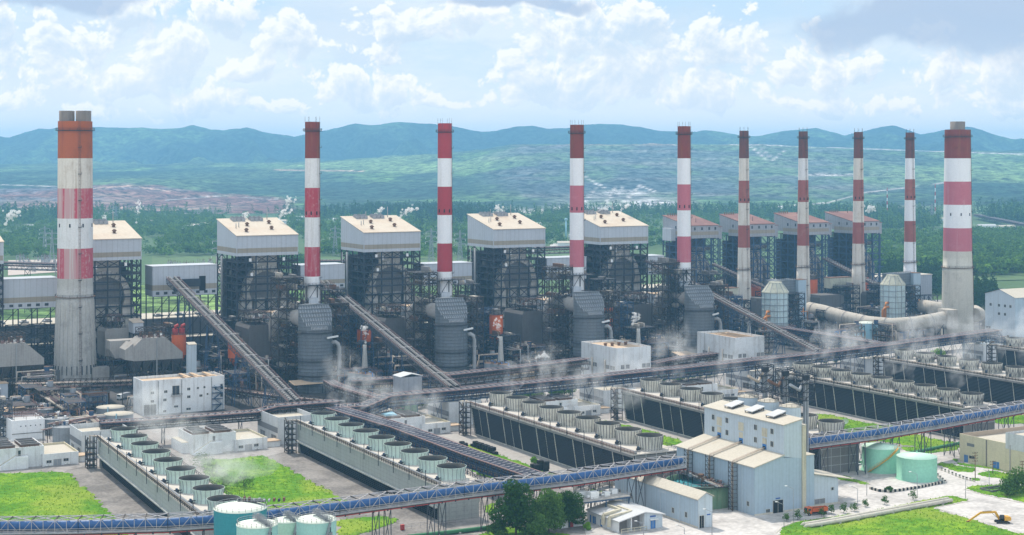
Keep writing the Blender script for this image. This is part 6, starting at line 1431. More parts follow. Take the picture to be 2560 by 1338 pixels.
for k, ((A, D), w_) in enumerate(zip(AB, WH)):
    dark_absorber(PD(A, D), 'dark ribbed scrubber tower with a slanting hood in front of the '+w_)
    access_tower(PD(A-92, D+12), 15, 12, 62, 'tall rusty steel access tower left of the scrubber at the '+w_, nx=3)
    c = PD(CH[k][0]-14, CH[k][1]-8); t = access_tower(c, 13, 9, 57, 'steel duct frame wrapped round the foot of the '+w_, z0=0, step=9.5, floors=False, name='chimney_scaffold')
    mb = MB(); mb.box(-4, -2, 57.05, 16, 10, 57.4, 'grating'); mb.rail([(-4, -2, 57.4), (16, -2, 57.4)], 1.2, 'steel_brown', 2.2, .14); part('top_platform', mb, t)
    mb = MB(); mb.box(1, -1.5, 44, 6.5, 3, 50, 'clad_grey'); mb.hexa([(2.6, -.2, 37), (4.6, -.2, 37), (4.6, 1.6, 37), (2.6, 1.6, 37), (1, -1.5, 43.98), (6.5, -1.5, 43.98), (6.5, 3, 43.98), (1, 3, 43.98)], 'esp_skin'); part('grey_hopper', mb, t)
    mb = MB(); mb.box(-3, -1, 38.2, 16, 9, 38.6, 'grating')
    for q in range(14): x, y = random.uniform(-2, 14), random.uniform(-1, 7); mb.box(x, y, 38.6, x+random.uniform(.7, 2.2), y+1.5, 38.6+random.uniform(1, 3), random.choice(['rust', 'steel_blue', 'galv', 'pipe_rose']))
    mb.rail([(-3, -1, 38.6), (16, -1, 38.6)], 1.2, 'pipe_rose', 2.2, .14); part('machinery_deck', mb, t)
    o = PD(A-98, D+34); o2 = PD(A-60, D+22)-o; o3 = PD(A-8, D+3)-o
    mb = MB(); mb.tube([Vector((0, 0, 24)), Vector((0, 0, 33)), Vector((o2.x*.12, o2.y*.12, 37.5)), Vector((o2.x*.4, o2.y*.4, 40)), Vector((o2.x, o2.y, 40)), Vector((o3.x, o3.y, 38))], 4.4, 'esp_skin', 16)
    solo('flue_elbow', mb, 'thick tan flue elbow leading into the scrubber at the '+w_, 'duct', o, 0, 'tan flue elbows')
    esp(PD(A-166, D+32), 'grey precipitator casing with hoppers left of the scrubber at the '+w_, 22, 24, 11, 33)
    c = PD(A-112, D+55); mb = MB(); t = thing('valve_house', 'small pale house raised on steel beside the flue elbow at the '+w_, 'hut', c, ROT, 'small raised pale houses')
    mb.box(0, 0, 32, 11, 9, 38, 'clad_grey'); part('wall', mb, t); mb = MB(); mb.box(-.5, -.5, 38.02, 11.5, 9.5, 38.4, 'roof_tan'); part('roof', mb, t); mb = MB(); lattice(mb, .3, .3, 10.7, 8.7, [0, 8, 16, 24, 31.95], 'steel_dark', .35); part('legs', mb, t)
    px, Ds, y0, y1, wp = SI[k]
    orange_silo(PD(px, Ds), ZD(y1, Ds), ZD(y0, Ds), wp*Ds/3900, 'orange ash silo left of the scrubber at the '+w_)
    c = PD(A+124, D+2); t = thing('vent_stack', 'short tapering grey vent stack right of the scrubber at the '+w_, 'stack', c, 0, 'short vent stacks'); mb = MB(); mb.lathe([(2.1, 0), (1.9, 10), (1.1, 23), (1.05, 25.5), (.85, 25.5), (.85, 24)], 'concrete', 14); part('shaft', mb, t); mb = MB(); mb.box(-2.6, -2.6, 0, 2.6, 2.6, 3, 'concrete_dark'); part('base', mb, t)
    for q in range(3 if k < 2 else 0):
        c = PD(A+98+q*17, D-8-q*3); t = thing('process_tank', ('grey-blue steel tank, left of three at the vent stack by the ', 'grey-blue steel tank, middle of three at the vent stack by the ', 'grey-blue steel tank, right of three at the vent stack by the ')[q]+w_, 'tank', c, ROT, 'grey-blue process tanks'); mb = MB(); mb.lathe([(3.6, 0), (3.6, 11.5)], 'tank_grey', 20); mb.disc((0, 0), 3.6, 11.5, 'rust', 20); part('shell', mb, t)
        mb = MB(); mb.tube([(1, -3.8, .3), (1, -3.8, 12.4), (1, 0, 12.6)], .3, 'blue_machine', 6); mb.rail([(3.5*math.cos(i), 3.5*math.sin(i), 11.5) for i in np.arange(0, 6.4, .8)], 1.1, 'steel_brown', 2, .12); part('pipework', mb, t)
    if k < 2: c = PD(A+150, D-2); t = thing('pit_wall', 'rust-brown rectangular basin wall behind the grey tanks at the '+w_, 'basin', c, ROT, 'brown basins'); mb = MB(); mb.box(0, 0, 0, 16, .4, 4.5, 'roof_tan'); mb.box(0, .4, 0, .4, 12, 4.5, 'roof_tan'); mb.box(15.6, .4, 0, 16, 12, 4.5, 'roof_tan'); part('wall', mb, t)
    c = PD(A-60, D-14); t = thing('canopy', 'tan-roofed open canopy at the foot of the scrubber by the '+w_, 'canopy', c, ROT, 'tan roofed canopies'); mb = MB(); mb.hexa([(0, -5, 5.6), (17, -5, 5.6), (17, 4, 7), (0, 4, 7), (0, -5, 5.8), (17, -5, 5.8), (17, 4, 7.2), (0, 4, 7.2)], 'roof_tan'); part('roof', mb, t); mb = MB()
    for x in (.5, 8, 16.5):
        for y, z in ((-4.7, 5.6), (3.7, 6.9)): mb.bar((x, y, 0), (x, y, z), .3, 'steel_dark')
        mb.bar((x, -4.7, 5.4), (x, 3.7, 6.8), .25, 'steel_dark')
    mb.bar((.5, -4.7, 5.4), (16.5, -4.7, 5.4), .25, 'steel_dark'); part('posts', mb, t)

# machinery that fills the space at the foot of the boilers
def deck_unit(seed):
    r = random.Random(seed); t = thing('pipe_skid', '', 'machinery', (0, 0, 0), ROT, 'pipe skids at the foot of the boilers')
    mb = MB(); wx, wy, h = r.uniform(8, 16), r.uniform(6, 11), r.uniform(6, 15); zs = list(np.linspace(0, h, max(2, int(h/3.6)+1))); lattice(mb, 0, 0, wx, wy, zs, r.choice(['steel_brown', 'steel_dark', 'steel_blue']), .28, nx=2); part('frame', mb, t)
    mb = MB()
    for z in zs[1:]:
        mb.box(.1, .1, z+.02, wx-.1, wy-.1, z+.15, 'grating'); mb.rail([(0, 0, z+.15), (wx, 0, z+.15)], 1.1, 'pipe_rose', 2.4, .12); mb.rail([(0, 0, z+.15), (0, wy, z+.15)], 1.1, 'pipe_rose', 2.4, .12)
    part('decks', mb, t)
    for k in range(4):
        mb = MB(); y = r.uniform(.5, wy-1); z = r.choice(zs)+r.uniform(.6, 1.4); q = r.uniform(.25, .6); mb.tube([(-3, y, .5), (-2.4, y, z), (wx+1, y, z), (wx+2.4, y, z-.5), (wx+2.4, y, .3)], q, r.choice(['pipe_rose', 'pipe_tan', 'pipe_grey', 'pipe_grey', 'rust']), 7); part('pipe', mb, t)
    for k in range(3):
        mb = MB(); x, y = r.uniform(0, wx-3), r.uniform(0, wy-3); z = r.choice(zs[:-1]+[zs[-1]]); q = r.uniform(.8, 1.6)
        if r.random() < .5: mb.tube([(x, y+1, z+q+.2), (x+r.uniform(2.5, 5), y+1, z+q+.2)], q, r.choice(['duct_beige', 'galv', 'pipe_grey', 'roof_pale']), 10); mb.box(x+.4, y+.4, z+.15, x+1, y+1.6, z+q, 'concrete_dark')
        else: mb.cyl((x+q, y+q), q, z+.1, z+r.uniform(2, 4), r.choice(['tank_grey', 'galv', 'duct_beige', 'steel_blue']), 12, top='rust')
        part('vessel', mb, t)
    return t
SK = [deck_unit(100+i) for i in range(7)]
SKL = 'low rusty deck of pipes and vessels among the machinery at the foot of the boilers'
sk_used = set()
def skid(px, D, rz=0):
    i = random.randrange(len(SK)); loc = PD(px, D)
    if i not in sk_used: sk_used.add(i); SK[i].location = loc; SK[i]['label'] = SKL; SK[i].rotation_euler = (0, 0, ROT+rz); return
    dup(SK[i], loc, ROT+rz, SKL)
for k, (A, D) in enumerate(AB):
    for dx, dd in ((-205, 22), (-186, 2), (-150, 8), (-128, -4), (-112, 22), (-60, 42), (46, 4), (62, 32), (84, 12), (100, 40), (-230, 40), (-42, 68), (150, 34), (-170, -18), (70, -10), (20, 46)): skid(A+dx+random.uniform(-5, 5), D+dd+random.uniform(-4, 4), random.choice([0, PI/2]))
for px, D in ((20, 850), (60, 870), (10, 900), (110, 905), (250, 900), (300, 880), (360, 905), (410, 880), (395, 930), (490, 900), (520, 870), (60, 840), (560, 900), (1800, 1075), (1850, 1110), (1900, 1130), (1950, 1160), (2000, 1140), (2060, 1175), (2100, 1190), (2160, 1210), (2230, 1200), (2300, 1195), (1780, 1040), (1990, 1085), (2050, 1095), (2080, 1060), (2120, 1080), (2240, 1090), (2290, 1105), (1905, 1050), (2430, 1160), (2470, 1150)): skid(px, D, random.choice([0, PI/2]))
for px, D in ((104, 800), (150, 792), (205, 772), (222, 800), (92, 742), (190, 735), (214, 752), (70, 815), (340, 800), (45, 800)): skid(px, D, random.choice([0, PI/2]))
for i in range(len(SK)):
    if i not in sk_used: skid_px = 640+i*20; SK[i].location = PD(skid_px, 905); SK[i]['label'] = SKL

# denser steelwork between the boiler houses: platform towers of several heights
TWL = ['left of the boiler-side silo', 'behind the flue elbow', 'right behind the scrubber', 'beside the vent stack', 'in the gap right of the scrubber', 'under the arched flue', 'at the right foot of the boiler', 'between the precipitator and the boiler']
for k, ((A, D), w_) in enumerate(zip(AB, WH)):
    for q, (dx, dd, wx, wy, h, m_) in enumerate(((-150 if k == 0 else -190, 52, 17, 9, 27, 'steel_dark'), (-52, 52, 14, 10, 44, 'steel_dark'), (36, 28, 12, 9, 46, 'steel_brown'), (108, 34, 18, 10, 22, 'steel_dark'), (66, 58, 14, 9, 36, 'steel_blue'), (-138, 70, 26, 8, 24, 'steel_dark'), (16, 72, 16, 9, 50, 'steel_dark'), (-172, 60, 20, 7, 36, 'steel_brown'))):
        access_tower(PD(A+dx, D+dd), wx, wy, h, ('dark platform tower ', 'rusty platform tower ', 'bluish platform tower ')[{'steel_dark': 0, 'steel_brown': 1, 'steel_blue': 2}[m_]]+TWL[q]+' near the '+w_, m_, random.choice([3.6, 4.2, 5]), 3)
for px, D, wx, h, lab in ((1765, 1110, 20, 30, 'behind the farthest dark scrubber'), (1832, 1135, 16, 26, 'left of the rust-streaked thin chimney'), (1905, 1190, 22, 28, 'behind the nearer octagonal scrubber'), (2058, 1150, 24, 18, 'above the curved flue'), (2100, 1215, 20, 30, 'between the second and third thin chimneys'), (2185, 1225, 14, 30, 'left of the farther octagonal scrubber'), (505, 915, 22, 20, 'under the steepest coal conveyor'), (545, 935, 14, 34, 'left of the second white-roofed boiler house'), (118, 905, 16, 30, 'left of the wide orange-topped chimney'), (20, 890, 22, 34, 'behind the cut-off precipitator')):
    access_tower(PD(px, D), wx, 8, h, 'dark platform tower '+lab, 'steel_dark', 4, 3)
# ---- left end: precipitators beside the wide orange-topped chimney
def gable_esp(loc, label, L=30, W=15):
    t = thing('precipitator', label, 'precipitator', loc, ROT, 'beige precipitators by the wide chimney')
    mb = MB(); mb.ext([(0, 17), (0, 25), (5, 29.5), (18, 29.5), (L, 20.5), (L, 17)], 0, W, 'esp_skin', axis='y'); part('casing', mb, t)
    mb = MB(); mb.hexa([(-4.5, 1, 18), (-.02, 0, 17.2), (-.02, W, 17.2), (-4.5, W-2, 18), (-4.5, 1, 23.5), (-.02, 0, 27), (-.02, W, 27), (-4.5, W-2, 23.5)], 'esp_skin'); part('inlet_nozzle', mb, t)
    mb = MB(); lattice(mb, .4, .4, L-.4, W-.4, [0, 5, 10, 16.95], 'steel_brown', .45, nx=5, ny=2); part('support_frame', mb, t)
    for k in range(5):
        mb = MB(); x0, x1 = L*k/5+.2, L*(k+1)/5-.2; xm = (x0+x1)/2; mb.hexa([(xm-.4, W/2-.4, 9), (xm+.4, W/2-.4, 9), (xm+.4, W/2+.4, 9), (xm-.4, W/2+.4, 9), (x0, .3, 16.98), (x1, .3, 16.98), (x1, W-.3, 16.98), (x0, W-.3, 16.98)], 'esp_dark'); part('hopper', mb, t)
    mb = MB(); lattice(mb, 5, .5, 18, W-.5, [29.5, 32, 34.5], 'steel_brown', .24, nx=4, ny=2); mb.rail([(5, .5, 29.5), (18, .5, 29.5)], 1.1, 'pipe_rose', 2, .14)
    for k in range(22): x, y = random.uniform(5, 17), random.uniform(.6, W-2); mb.box(x, y, 29.5, x+random.uniform(.6, 2), y+random.uniform(.6, 1.6), 29.5+random.uniform(.8, 3), random.choice(['galv', 'rust', 'pipe_rose', 'white_paint', 'esp_dark']))
    part('roof_steelwork', mb, t)
    mb = MB(); mb.bar((13, -.5, 0), (13, -.5, 29), .45, 'pipe_grey'); part('downpipe', mb, t)
    return t
g1 = gable_esp(PD(334, 868), 'beige gabled precipitator with a sloping end, right of the wide orange-topped chimney', 28)
dup(g1, PD(-22, 842), None, 'beige gabled precipitator cut by the left edge of the photo')
esp(PD(262, 905), 'beige box precipitator between the wide chimney and the gabled precipitator', 20, 18, 15, 31, 'esp_skin', 3, slope=False)
c = PD(268, 884); t = thing('flue_duct', 'beige funnel-shaped duct in front of the box precipitator by the wide chimney', 'duct', c, ROT); mb = MB(); mb.ext([(0, 22), (3, 17), (15, 17), (17, 22), (17, 27), (0, 27)], -6, 3, 'esp_skin', axis='y'); part('duct_body', mb, t); mb = MB(); lattice(mb, 2, -5, 15, 2, [0, 8, 16.95], 'steel_brown', .4); part('support_frame', mb, t)
for px0, px1, D, lab in ((228, 305, 884, 'grey box duct entering the wide orange-topped chimney from the right'), (72, 150, 872, 'grey box duct entering the wide orange-topped chimney from the left')):
    c = PD(px0, D); L = usolve(c, px1); t = thing('flue_duct', lab, 'duct', c, ROT); mb = MB(); mb.box(0, -3, 3.5, L*.55, 4, 11.5, 'esp_skin'); mb.box(L*.551, -2.4, 4.2, L, 3.4, 10.8, 'esp_dark'); part('duct_body', mb, t); mb = MB(); lattice(mb, 1, -2, L-1, 3, [0, 3.48], 'steel_brown', .4, nx=3); part('support_frame', mb, t)
c = PD(333, 903); t = thing('hoist_house', 'small white hoist house with a cream roof high beside the wide orange-topped chimney', 'hut', c, ROT); mb = MB(); mb.box(0, 0, 28.6, 6, 10, 34.6, 'clad_grey'); part('wall', mb, t); mb = MB(); mb.hexa([(-.4, -.4, 34.62), (6.4, -.4, 34.62), (6.4, 10.4, 36), (-.4, 10.4, 36), (-.4, -.4, 34.9), (6.4, -.4, 34.9), (6.4, 10.4, 36.3), (-.4, 10.4, 36.3)], 'roof_cream'); part('roof', mb, t); mb = MB(); lattice(mb, .3, .3, 5.7, 9.7, [0, 7, 14, 21, 28.55], 'steel_dark', .35); part('legs', mb, t)
orange_silo(PD(447, 893), 17.5, 29.5, 4.1, 'orange silo with red cyclones on top, beside the steepest coal conveyor', tops=1)
c = PD(476, 858); t = thing('lift_shaft', 'slim pale blue shaft beside the orange silo with red cyclones', 'shaft', c, ROT); mb = MB(); mb.box(-1.5, -1.5, 0, 3.0, 2.5, 27.5, 'silo_blue_pale', skip=(1,)); part('wall', mb, t); mb = MB(); mb.hexa([(-1.7, -1.7, 27.52), (3.2, -1.7, 27.52), (3.2, 2.7, 28.4), (-1.7, 2.7, 28.4), (-1.7, -1.7, 27.8), (3.2, -1.7, 27.8), (3.2, 2.7, 28.7), (-1.7, 2.7, 28.7)], 'roof_pale'); part('roof', mb, t)
access_tower(PD(392, 900), 16, 10, 34, 'rusty steel platform tower behind the gabled precipitator', step=4)
def round_tank(px, D, r, h, label, m='tank_grey', top='rust', dome=.6, group='tanks by the wide chimney', rail=True, clutter=0, pipe=None, n=30):
    t = thing('storage_tank', label, 'tank', PD(px, D), ROT, group); mb = MB(); mb.lathe([(r, 0), (r, h)], m, n)
    for z in (h*.33, h*.66, h-.15): mb.lathe([(r, z-.12), (r+.14, z-.12), (r+.14, z+.12), (r, z+.12)], m, n, flat=True)
    part('shell', mb, t); mb = MB(); mb.lathe([(r+.15, h-.02), (r+.15, h+.15), (.3, h+dome)], top, n, flat=False); mb.disc((0, 0), .3, h+dome, top, 8); part('roof', mb, t)
    if rail:
        mb = MB(); q = [(r*math.cos(2*PI*i/20), r*math.sin(2*PI*i/20), h+.1) for i in range(21)]; mb.rail(q, 1.15, 'steel_light', 2.4, .1); part('railing', mb, t)
    if clutter:
        mb = MB(); mb.box(-r, -.5, h+dome*.6, r, .5, h+dome+.5, 'grating'); mb.rail([(-r, -.5, h+dome+.5), (r, -.5, h+dome+.5)], 1.1, 'pipe_rose', 1.6, .12); mb.rail([(-r, .5, h+dome+.5), (r, .5, h+dome+.5)], 1.1, 'pipe_rose', 1.6, .12)
        for k in range(clutter): a, q = random.uniform(0, 6.3), random.uniform(0, r*.85); x, y = q*math.cos(a), q*math.sin(a); mb.box(x-.5, y-.5, h+.1, x+random.uniform(.3, .9), y+.5, h+dome+random.uniform(.6, 2), random.choice(['galv', 'rust', 'pipe_rose', 'white_paint', 'steel_blue', 'roof_pale']))
        part('roof_machinery', mb, t)
    if pipe:
        mb = MB(); a = -2.0; x, y = (r+.4)*math.cos(a), (r+.4)*math.sin(a); mb.tube([(x*.8, y*.8, h+.5), (x*.97, y*.97, h+.9), (x, y, h+.2), (x, y, .2)], .28, pipe, 7); part('pipe', mb, t)
    return t
round_tank(239, 826, 7.3, 7.8, 'grey steel tank with machinery on its roof at the foot of the wide chimney', clutter=14)
round_tank(276, 768, 6.7, 7.6, 'tan-topped round tank behind its twin, left of the large white building', 'tank_grey', 'roof_pale', .4, rail=False, pipe='tank_sky')
round_tank(297, 748, 6.8, 7.6, 'nearer tan-topped round tank left of the large white building', 'tank_grey', 'roof_pale', .4, rail=False, pipe='tank_sky')
for px, D, r, h, lab in ((115, 775, 6.5, 6, 'round clarifier under the tan pipe bundle, farthest of three'), (140, 740, 6.5, 7, 'round clarifier under the tan pipe bundle, middle of three'), (163, 705, 5.5, 9.0, 'round grey clarifier left of the leftmost head house')): round_tank(px, D, r, h, lab, 'tank_grey', 'roof_grey', .5, clutter=22, group='clarifiers')
def bundle(pts, n, r, gap, label, mats=('pipe_tan', 'pipe_rose', 'pipe_tan'), legs=9):
    o = Vector((pts[0].x, pts[0].y, 0)); path = [p-o for p in pts]; t = thing('pipe_bundle', label, 'pipes', o, 0, 'tan pipe bundles')
    for k in range(n):
        q = (k-(n-1)/2)*gap; pr = sides(path, abs(q)*2+1e-4); mb = MB(); mb.tube([(b if q > 0 else a) for a, b in pr], r, mats[k % len(mats)], 7); part('pipe', mb, t)
    for p, d in along(path, legs, 2):
        if p.z > 2:
            mb = MB(); s = Vector((d.y, -d.x, 0)).normalized()*(n*gap/2+.4); g = Vector((p.x, p.y, 0)); z = Vector((0, 0, p.z-r-.2)); mb.bar(g-s, g-s+z, .3, 'steel_brown'); mb.bar(g+s, g+s+z, .3, 'steel_brown'); mb.bar(g-s+z, g+s+z, .3, 'steel_brown'); part('support', mb, t)
    return t
bundle([P(84, 976, 9), P(120, 985, 9), P(178, 1021, 9)], 7, .55, 1.3, 'wide bundle of tan pipes running down from the foot of the wide chimney')
bundle([P(92, 968, 11), P(105, 965, 11), P(125, 980, 12), P(127, 990, 9), P(150, 1005, 10.5), P(160, 1010, 8), P(185, 1022, 8)], 2, .8, 2.2, 'pair of kinked tan pipes above the wide pipe bundle')
bundle([P(178, 1022, 8), P(195, 1030, 7), P(208, 1028, 7), P(245, 1056, 6), P(262, 1066, 3)], 4, .4, 1.0, 'tan pipes running from the clarifiers toward the leftmost head house')
for i, (a, b, lab) in enumerate((((20, 1052), (120, 1040), 'lowest long pipe over the clarifiers'), ((60, 1022), (200, 1016), 'thin pipe pair behind the clarifiers'), ((105, 1075), (215, 1052), 'pipe pair in front of the clarifiers'), ((120, 1060), (240, 1040), 'middle pipe pair across the clarifiers'))): bundle([P(*a, 7.5), P(*b, 7.5)], 2, .25, .9, lab, legs=12)
# left-edge buildings
c = P(30, 1104); h = ZD(1053, c.y); L = usolve(c, 112); t = thing('plant_building', 'pale blue-white flat-roofed building crossed by thin roof pipes at the left edge', 'building', c, ROT); rf = shell(t, L, 26, h, 'white_wall', 'roof_grey', .8)
for k in range(5):
    mb = MB(); y = 3+k*5; mb.tube([(-2, y+4, h+1), (L+1, y, h+1)], .2, 'pipe_rose', 6)
    for x in (2, L*.5, L-2): mb.bar((x, y+2, h-.8), (x, y+2, h+1), .15, 'steel_brown')
    part('roof_pipe', mb, rf)
mb = MB(); mb.bar((0, -.12, h*.35), (L, -.12, h*.35), .2, 'concrete_dark', .3); part('ledge', mb, t)
for u in (.25, .4, .55, .7, .85): win(t, L*u, h*.68, .5, .5, frame=False, name='vent')
c = P(30, 1104)+V*27+U*2; t = thing('plant_building', 'small pale building with a tan roof behind the pipe-crossed flat roof', 'building', c, ROT); shell(t, 11, 13, 9.5, 'white_wall', 'roof_tan')
access_tower(P(-14, 1095), 8, 7, 17, 'dense grey pipe tower at the left edge in front of the pale building', 'steel_mid', 2.6, 2)
c = P(-30, 1060); t = thing('process_tank', 'tall pale tank cut by the left edge', 'tank', c, ROT); mb = MB(); mb.lathe([(6, 0), (6, 17)], 'tank_grey', 20); mb.disc((0, 0), 6, 17, 'roof_grey', 20); part('shell', mb, t)
c = P(-12, 1003); t = thing('plant_building', 'narrow pale building with a tan roof cut by the left edge, below the precipitator', 'building', c, ROT); shell(t, usolve(c, 20), 14, 9, 'clad_grey', 'roof_tan')
# white tanker truck parked by the grey tank is only a few pixels
c = P(300, 1000); t = thing('lorry', 'white lorry parked between the grey tank and the large white building', 'lorry', c, ROT+.6); mb = MB(); mb.box(-1.2, -1.2, .8, 1.2, 1.2, 3.1, 'white_paint'); part('cab', mb, t); mb = MB(); mb.box(1.3, -1.25, 1.0, 7, 1.25, 3.3, 'galv'); part('body', mb, t); mb = MB(); mb.box(-1.22, -1.0, 2.0, -1.18, 1.0, 2.8, 'window_dark'); part('windscreen', mb, t)
for x in (-.5, 4.2, 5.8):
    for y in (-1.1, 1.1):
        mb = MB(); mb.tube([(x, y-.15, .5), (x, y+.15, .5)], .5, 'rubber', 10); part('wheel', mb, t)

# ---- right group: two octagonal scrubbers, curved flue, tanks
def pale_absorber(loc, label):
    t = thing('absorber_tower', label, 'scrubber', loc, ROT, 'pale octagonal scrubbers'); R = 9.6; mb = MB()
    mb.lathe([(R, 0), (R, 33)], 'absorber_pale', 12, flat=True); part('shell', mb, t); mb = MB(); mb.lathe([(R+.4, 33), (R+.3, 33.6), (5.0, 40.0), (5, 40.6)], 'absorber_cap', 12, flat=True); mb.disc((0, 0), 5, 40.6, 'absorber_cap', 12); part('cap', mb, t)
    mb = MB()
    for z in np.arange(3, 33, 4.3): mb.lathe([(R, z-.2), (R+.4, z-.2), (R+.4, z+.2), (R, z+.2)], 'tank_grey', 12, flat=True)
    for k in range(12): a = 2*PI*k/12; mb.bar((R*math.cos(a), R*math.sin(a), 0), (R*math.cos(a), R*math.sin(a), 33), .35, 'tank_grey'); mb.bar(((R+.3)*math.cos(a), (R+.3)*math.sin(a), 33.5), (5*math.cos(a), 5*math.sin(a), 40.1), .3, 'tank_grey')
    part('ribs', mb, t)
    mb = MB(); mb.hexa([(2, 2, 31), (22, 4, 31), (22, 14, 31), (2, 14, 31), (2, 2, 41), (22, 4, 41.5), (22, 14, 41.5), (2, 14, 41)], 'absorber'); mb.rail([(4, 2, 41.2), (22, 4, 41.5)], 1.2, 'steel_brown', 2, .14); part('outlet_duct', mb, t)
    mb = MB(); mb.box(22.2, 1, 0, 29.5, 8, 41, 'silo_blue'); mb.box(22.0, .8, 41.02, 29.8, 8.2, 41.3, 'rust'); part('duct_shaft', mb, t)
    mb = MB(); lattice(mb, 5, -7.5, 21, 3, list(np.arange(0, 34, 4)), 'steel_dark', .4, nx=3)
    for z in np.arange(4, 33, 4): mb.box(5.1, -7.4, z+.02, 20.9, 2.9, z+.2, 'grating'); mb.rail([(5, -7.5, z+.2), (21, -7.5, z+.2)], 1.1, 'steel_mid', 2.4, .12)
    part('access_frame', mb, t)
    for k in range(9):
        mb = MB(); x, z = random.uniform(6, 17), random.choice(np.arange(4, 30, 4)); mb.box(x, -5, z+.2, x+random.uniform(1.5, 4), 1, z+random.uniform(1.5, 3.3), random.choice(['esp_dark', 'duct_grey', 'steel_dark', 'rust'])); part('machinery', mb, t)
    for d in (0, 2.6):
        mb = MB(); mb.tube([(-R+1, -4-d*.3, 20-d*1.2), (-R-1.4-d*.5, -4.5-d*.3, 20-d*1.2), (-R-2.6-d, -5, 17.5-d*1.2), (-R-2.6-d, -5, 1)], .95, 'pipe_orange', 9); part('orange_pipe', mb, t)
    mb = MB(); mb.tube([(17, -8.4, 19), (23, -8.4, 19), (23, -8.4, 9)], .35, 'pipe_orange', 7); mb.tube([(19, -8.3, 22), (19, -8.3, 16)], .35, 'pipe_orange', 7); part('orange_branch', mb, t)
    return t
pa = pale_absorber(PD(1938, 1128), 'pale octagonal scrubber with orange pipes, nearer of the two, beside the rust-streaked thin chimney')
dup(pa, PD(2232, 1196), None, 'pale octagonal scrubber with orange pipes, farther of the two, behind the curved flue duct')
o = PD(2000, 1160); t = thing('curved_flue', 'long thick tan flue duct curving across to the wide pink-banded chimney', 'duct', o, 0)
Q = [PD(2022, 1172, 17), PD(2060, 1158, 16), PD(2110, 1140, 13.5), PD(2170, 1122, 11.5), PD(2230, 1112, 11), PD(2290, 1114, 12), PD(2345, 1122, 14), PD(2372, 1128, 15)]; Q = [p-o for p in Q]
mb = MB(); mb.tube(Q, 5.1, 'duct_beige', 18); part('duct_body', mb, t)
for p, d in along(Q, 17, 6): mb = MB(); mb.tube([p-d*.3, p+d*.3], 5.35, 'duct_grey', 18, caps=False); part('flange', mb, t)
for p, d in along(Q, 21, 12):
    mb = MB(); s = Vector((d.y, -d.x, 0)).normalized()*4; z = p.z-3.2; mb.bar((p.x-s.x, p.y-s.y, 0), (p.x-s.x, p.y-s.y, z), .7, 'steel_dark'); mb.bar((p.x+s.x, p.y+s.y, 0), (p.x+s.x, p.y+s.y, z), .7, 'steel_dark'); mb.bar((p.x-s.x, p.y-s.y, 0), (p.x+s.x, p.y+s.y, z), .4, 'steel_dark'); mb.bar((p.x-s.x, p.y-s.y, z), (p.x+s.x, p.y+s.y, z), .6, 'steel_dark'); part('support', mb, t)
q = PD(2370, 1127)-o; mb = MB(); mb.rbox((q.x, q.y), .3, 9, 12, 7, 21, 'duct_beige'); part('inlet_box', mb, t)
o = PD(2300, 1190); Q = [PD(2303, 1195, 17)-o, PD(2340, 1185, 16)-o, PD(2400, 1180, 15)-o, PD(2438, 1168, 15)-o, PD(2447, 1150, 15)-o, PD(2436, 1142, 15)-o]; mb = MB(); mb.tube(Q, 5.1, 'duct_beige', 18); solo('curved_flue', mb, 'tan flue duct looping round behind the wide pink-banded chimney', 'duct', o)
round_tank(2166, 1110, 8.0, 13, 'sky blue tank with two lines of faded lettering in front of the curved flue', 'tank_sky', 'tank_top', 1.0, 'tanks on the right side', clutter=0)
tk = [o_ for o_ in bpy.data.objects if o_.get('label', '').startswith('sky blue tank')][0]
for row, (z, n, ch) in enumerate(((8.2, 12, .95), (6.9, 6, .75))):                     # worn lettering, no longer legible
    mb = MB()
    for k in range(n):
        a = -PI/2-ROT+.12+row*.2+k*.085; r = 8.03; x, y = r*math.cos(a), r*math.sin(a); tx, ty = -math.sin(a), math.cos(a); hw = .24
        mb.hexa([(x-tx*hw, y-ty*hw, z), (x+tx*hw, y+ty*hw, z), (x+tx*hw+math.cos(a)*.05, y+ty*hw+math.sin(a)*.05, z), (x-tx*hw+math.cos(a)*.05, y-ty*hw+math.sin(a)*.05, z), (x-tx*hw, y-ty*hw, z+.12), (x+tx*hw, y+ty*hw, z+.12), (x+tx*hw+math.cos(a)*.05, y+ty*hw+math.sin(a)*.05, z+.12), (x-tx*hw+math.cos(a)*.05, y-ty*hw+math.sin(a)*.05, z+.12)], 'dark')
        if k % 3 != 2: mb.bar((x-tx*hw+math.cos(a)*.05, y-ty*hw+math.sin(a)*.05, z), (x-tx*hw+math.cos(a)*.05, y-ty*hw+math.sin(a)*.05, z+ch), .14, 'dark')
        if k % 2: mb.bar((x-tx*hw+math.cos(a)*.05, y-ty*hw+math.sin(a)*.05, z+ch), (x+tx*hw+math.cos(a)*.05, y+ty*hw+math.sin(a)*.05, z+ch), .12, 'dark')
    mb.bar((8.0*math.cos(-PI/2-ROT+.1), 8.0*math.sin(-PI/2-ROT+.1), z-.05), (8.0*math.cos(-PI/2-ROT+.2), 8.0*math.sin(-PI/2-ROT+.2), z-.05), .06, 'dark')
    part('lettering', mb, tk)
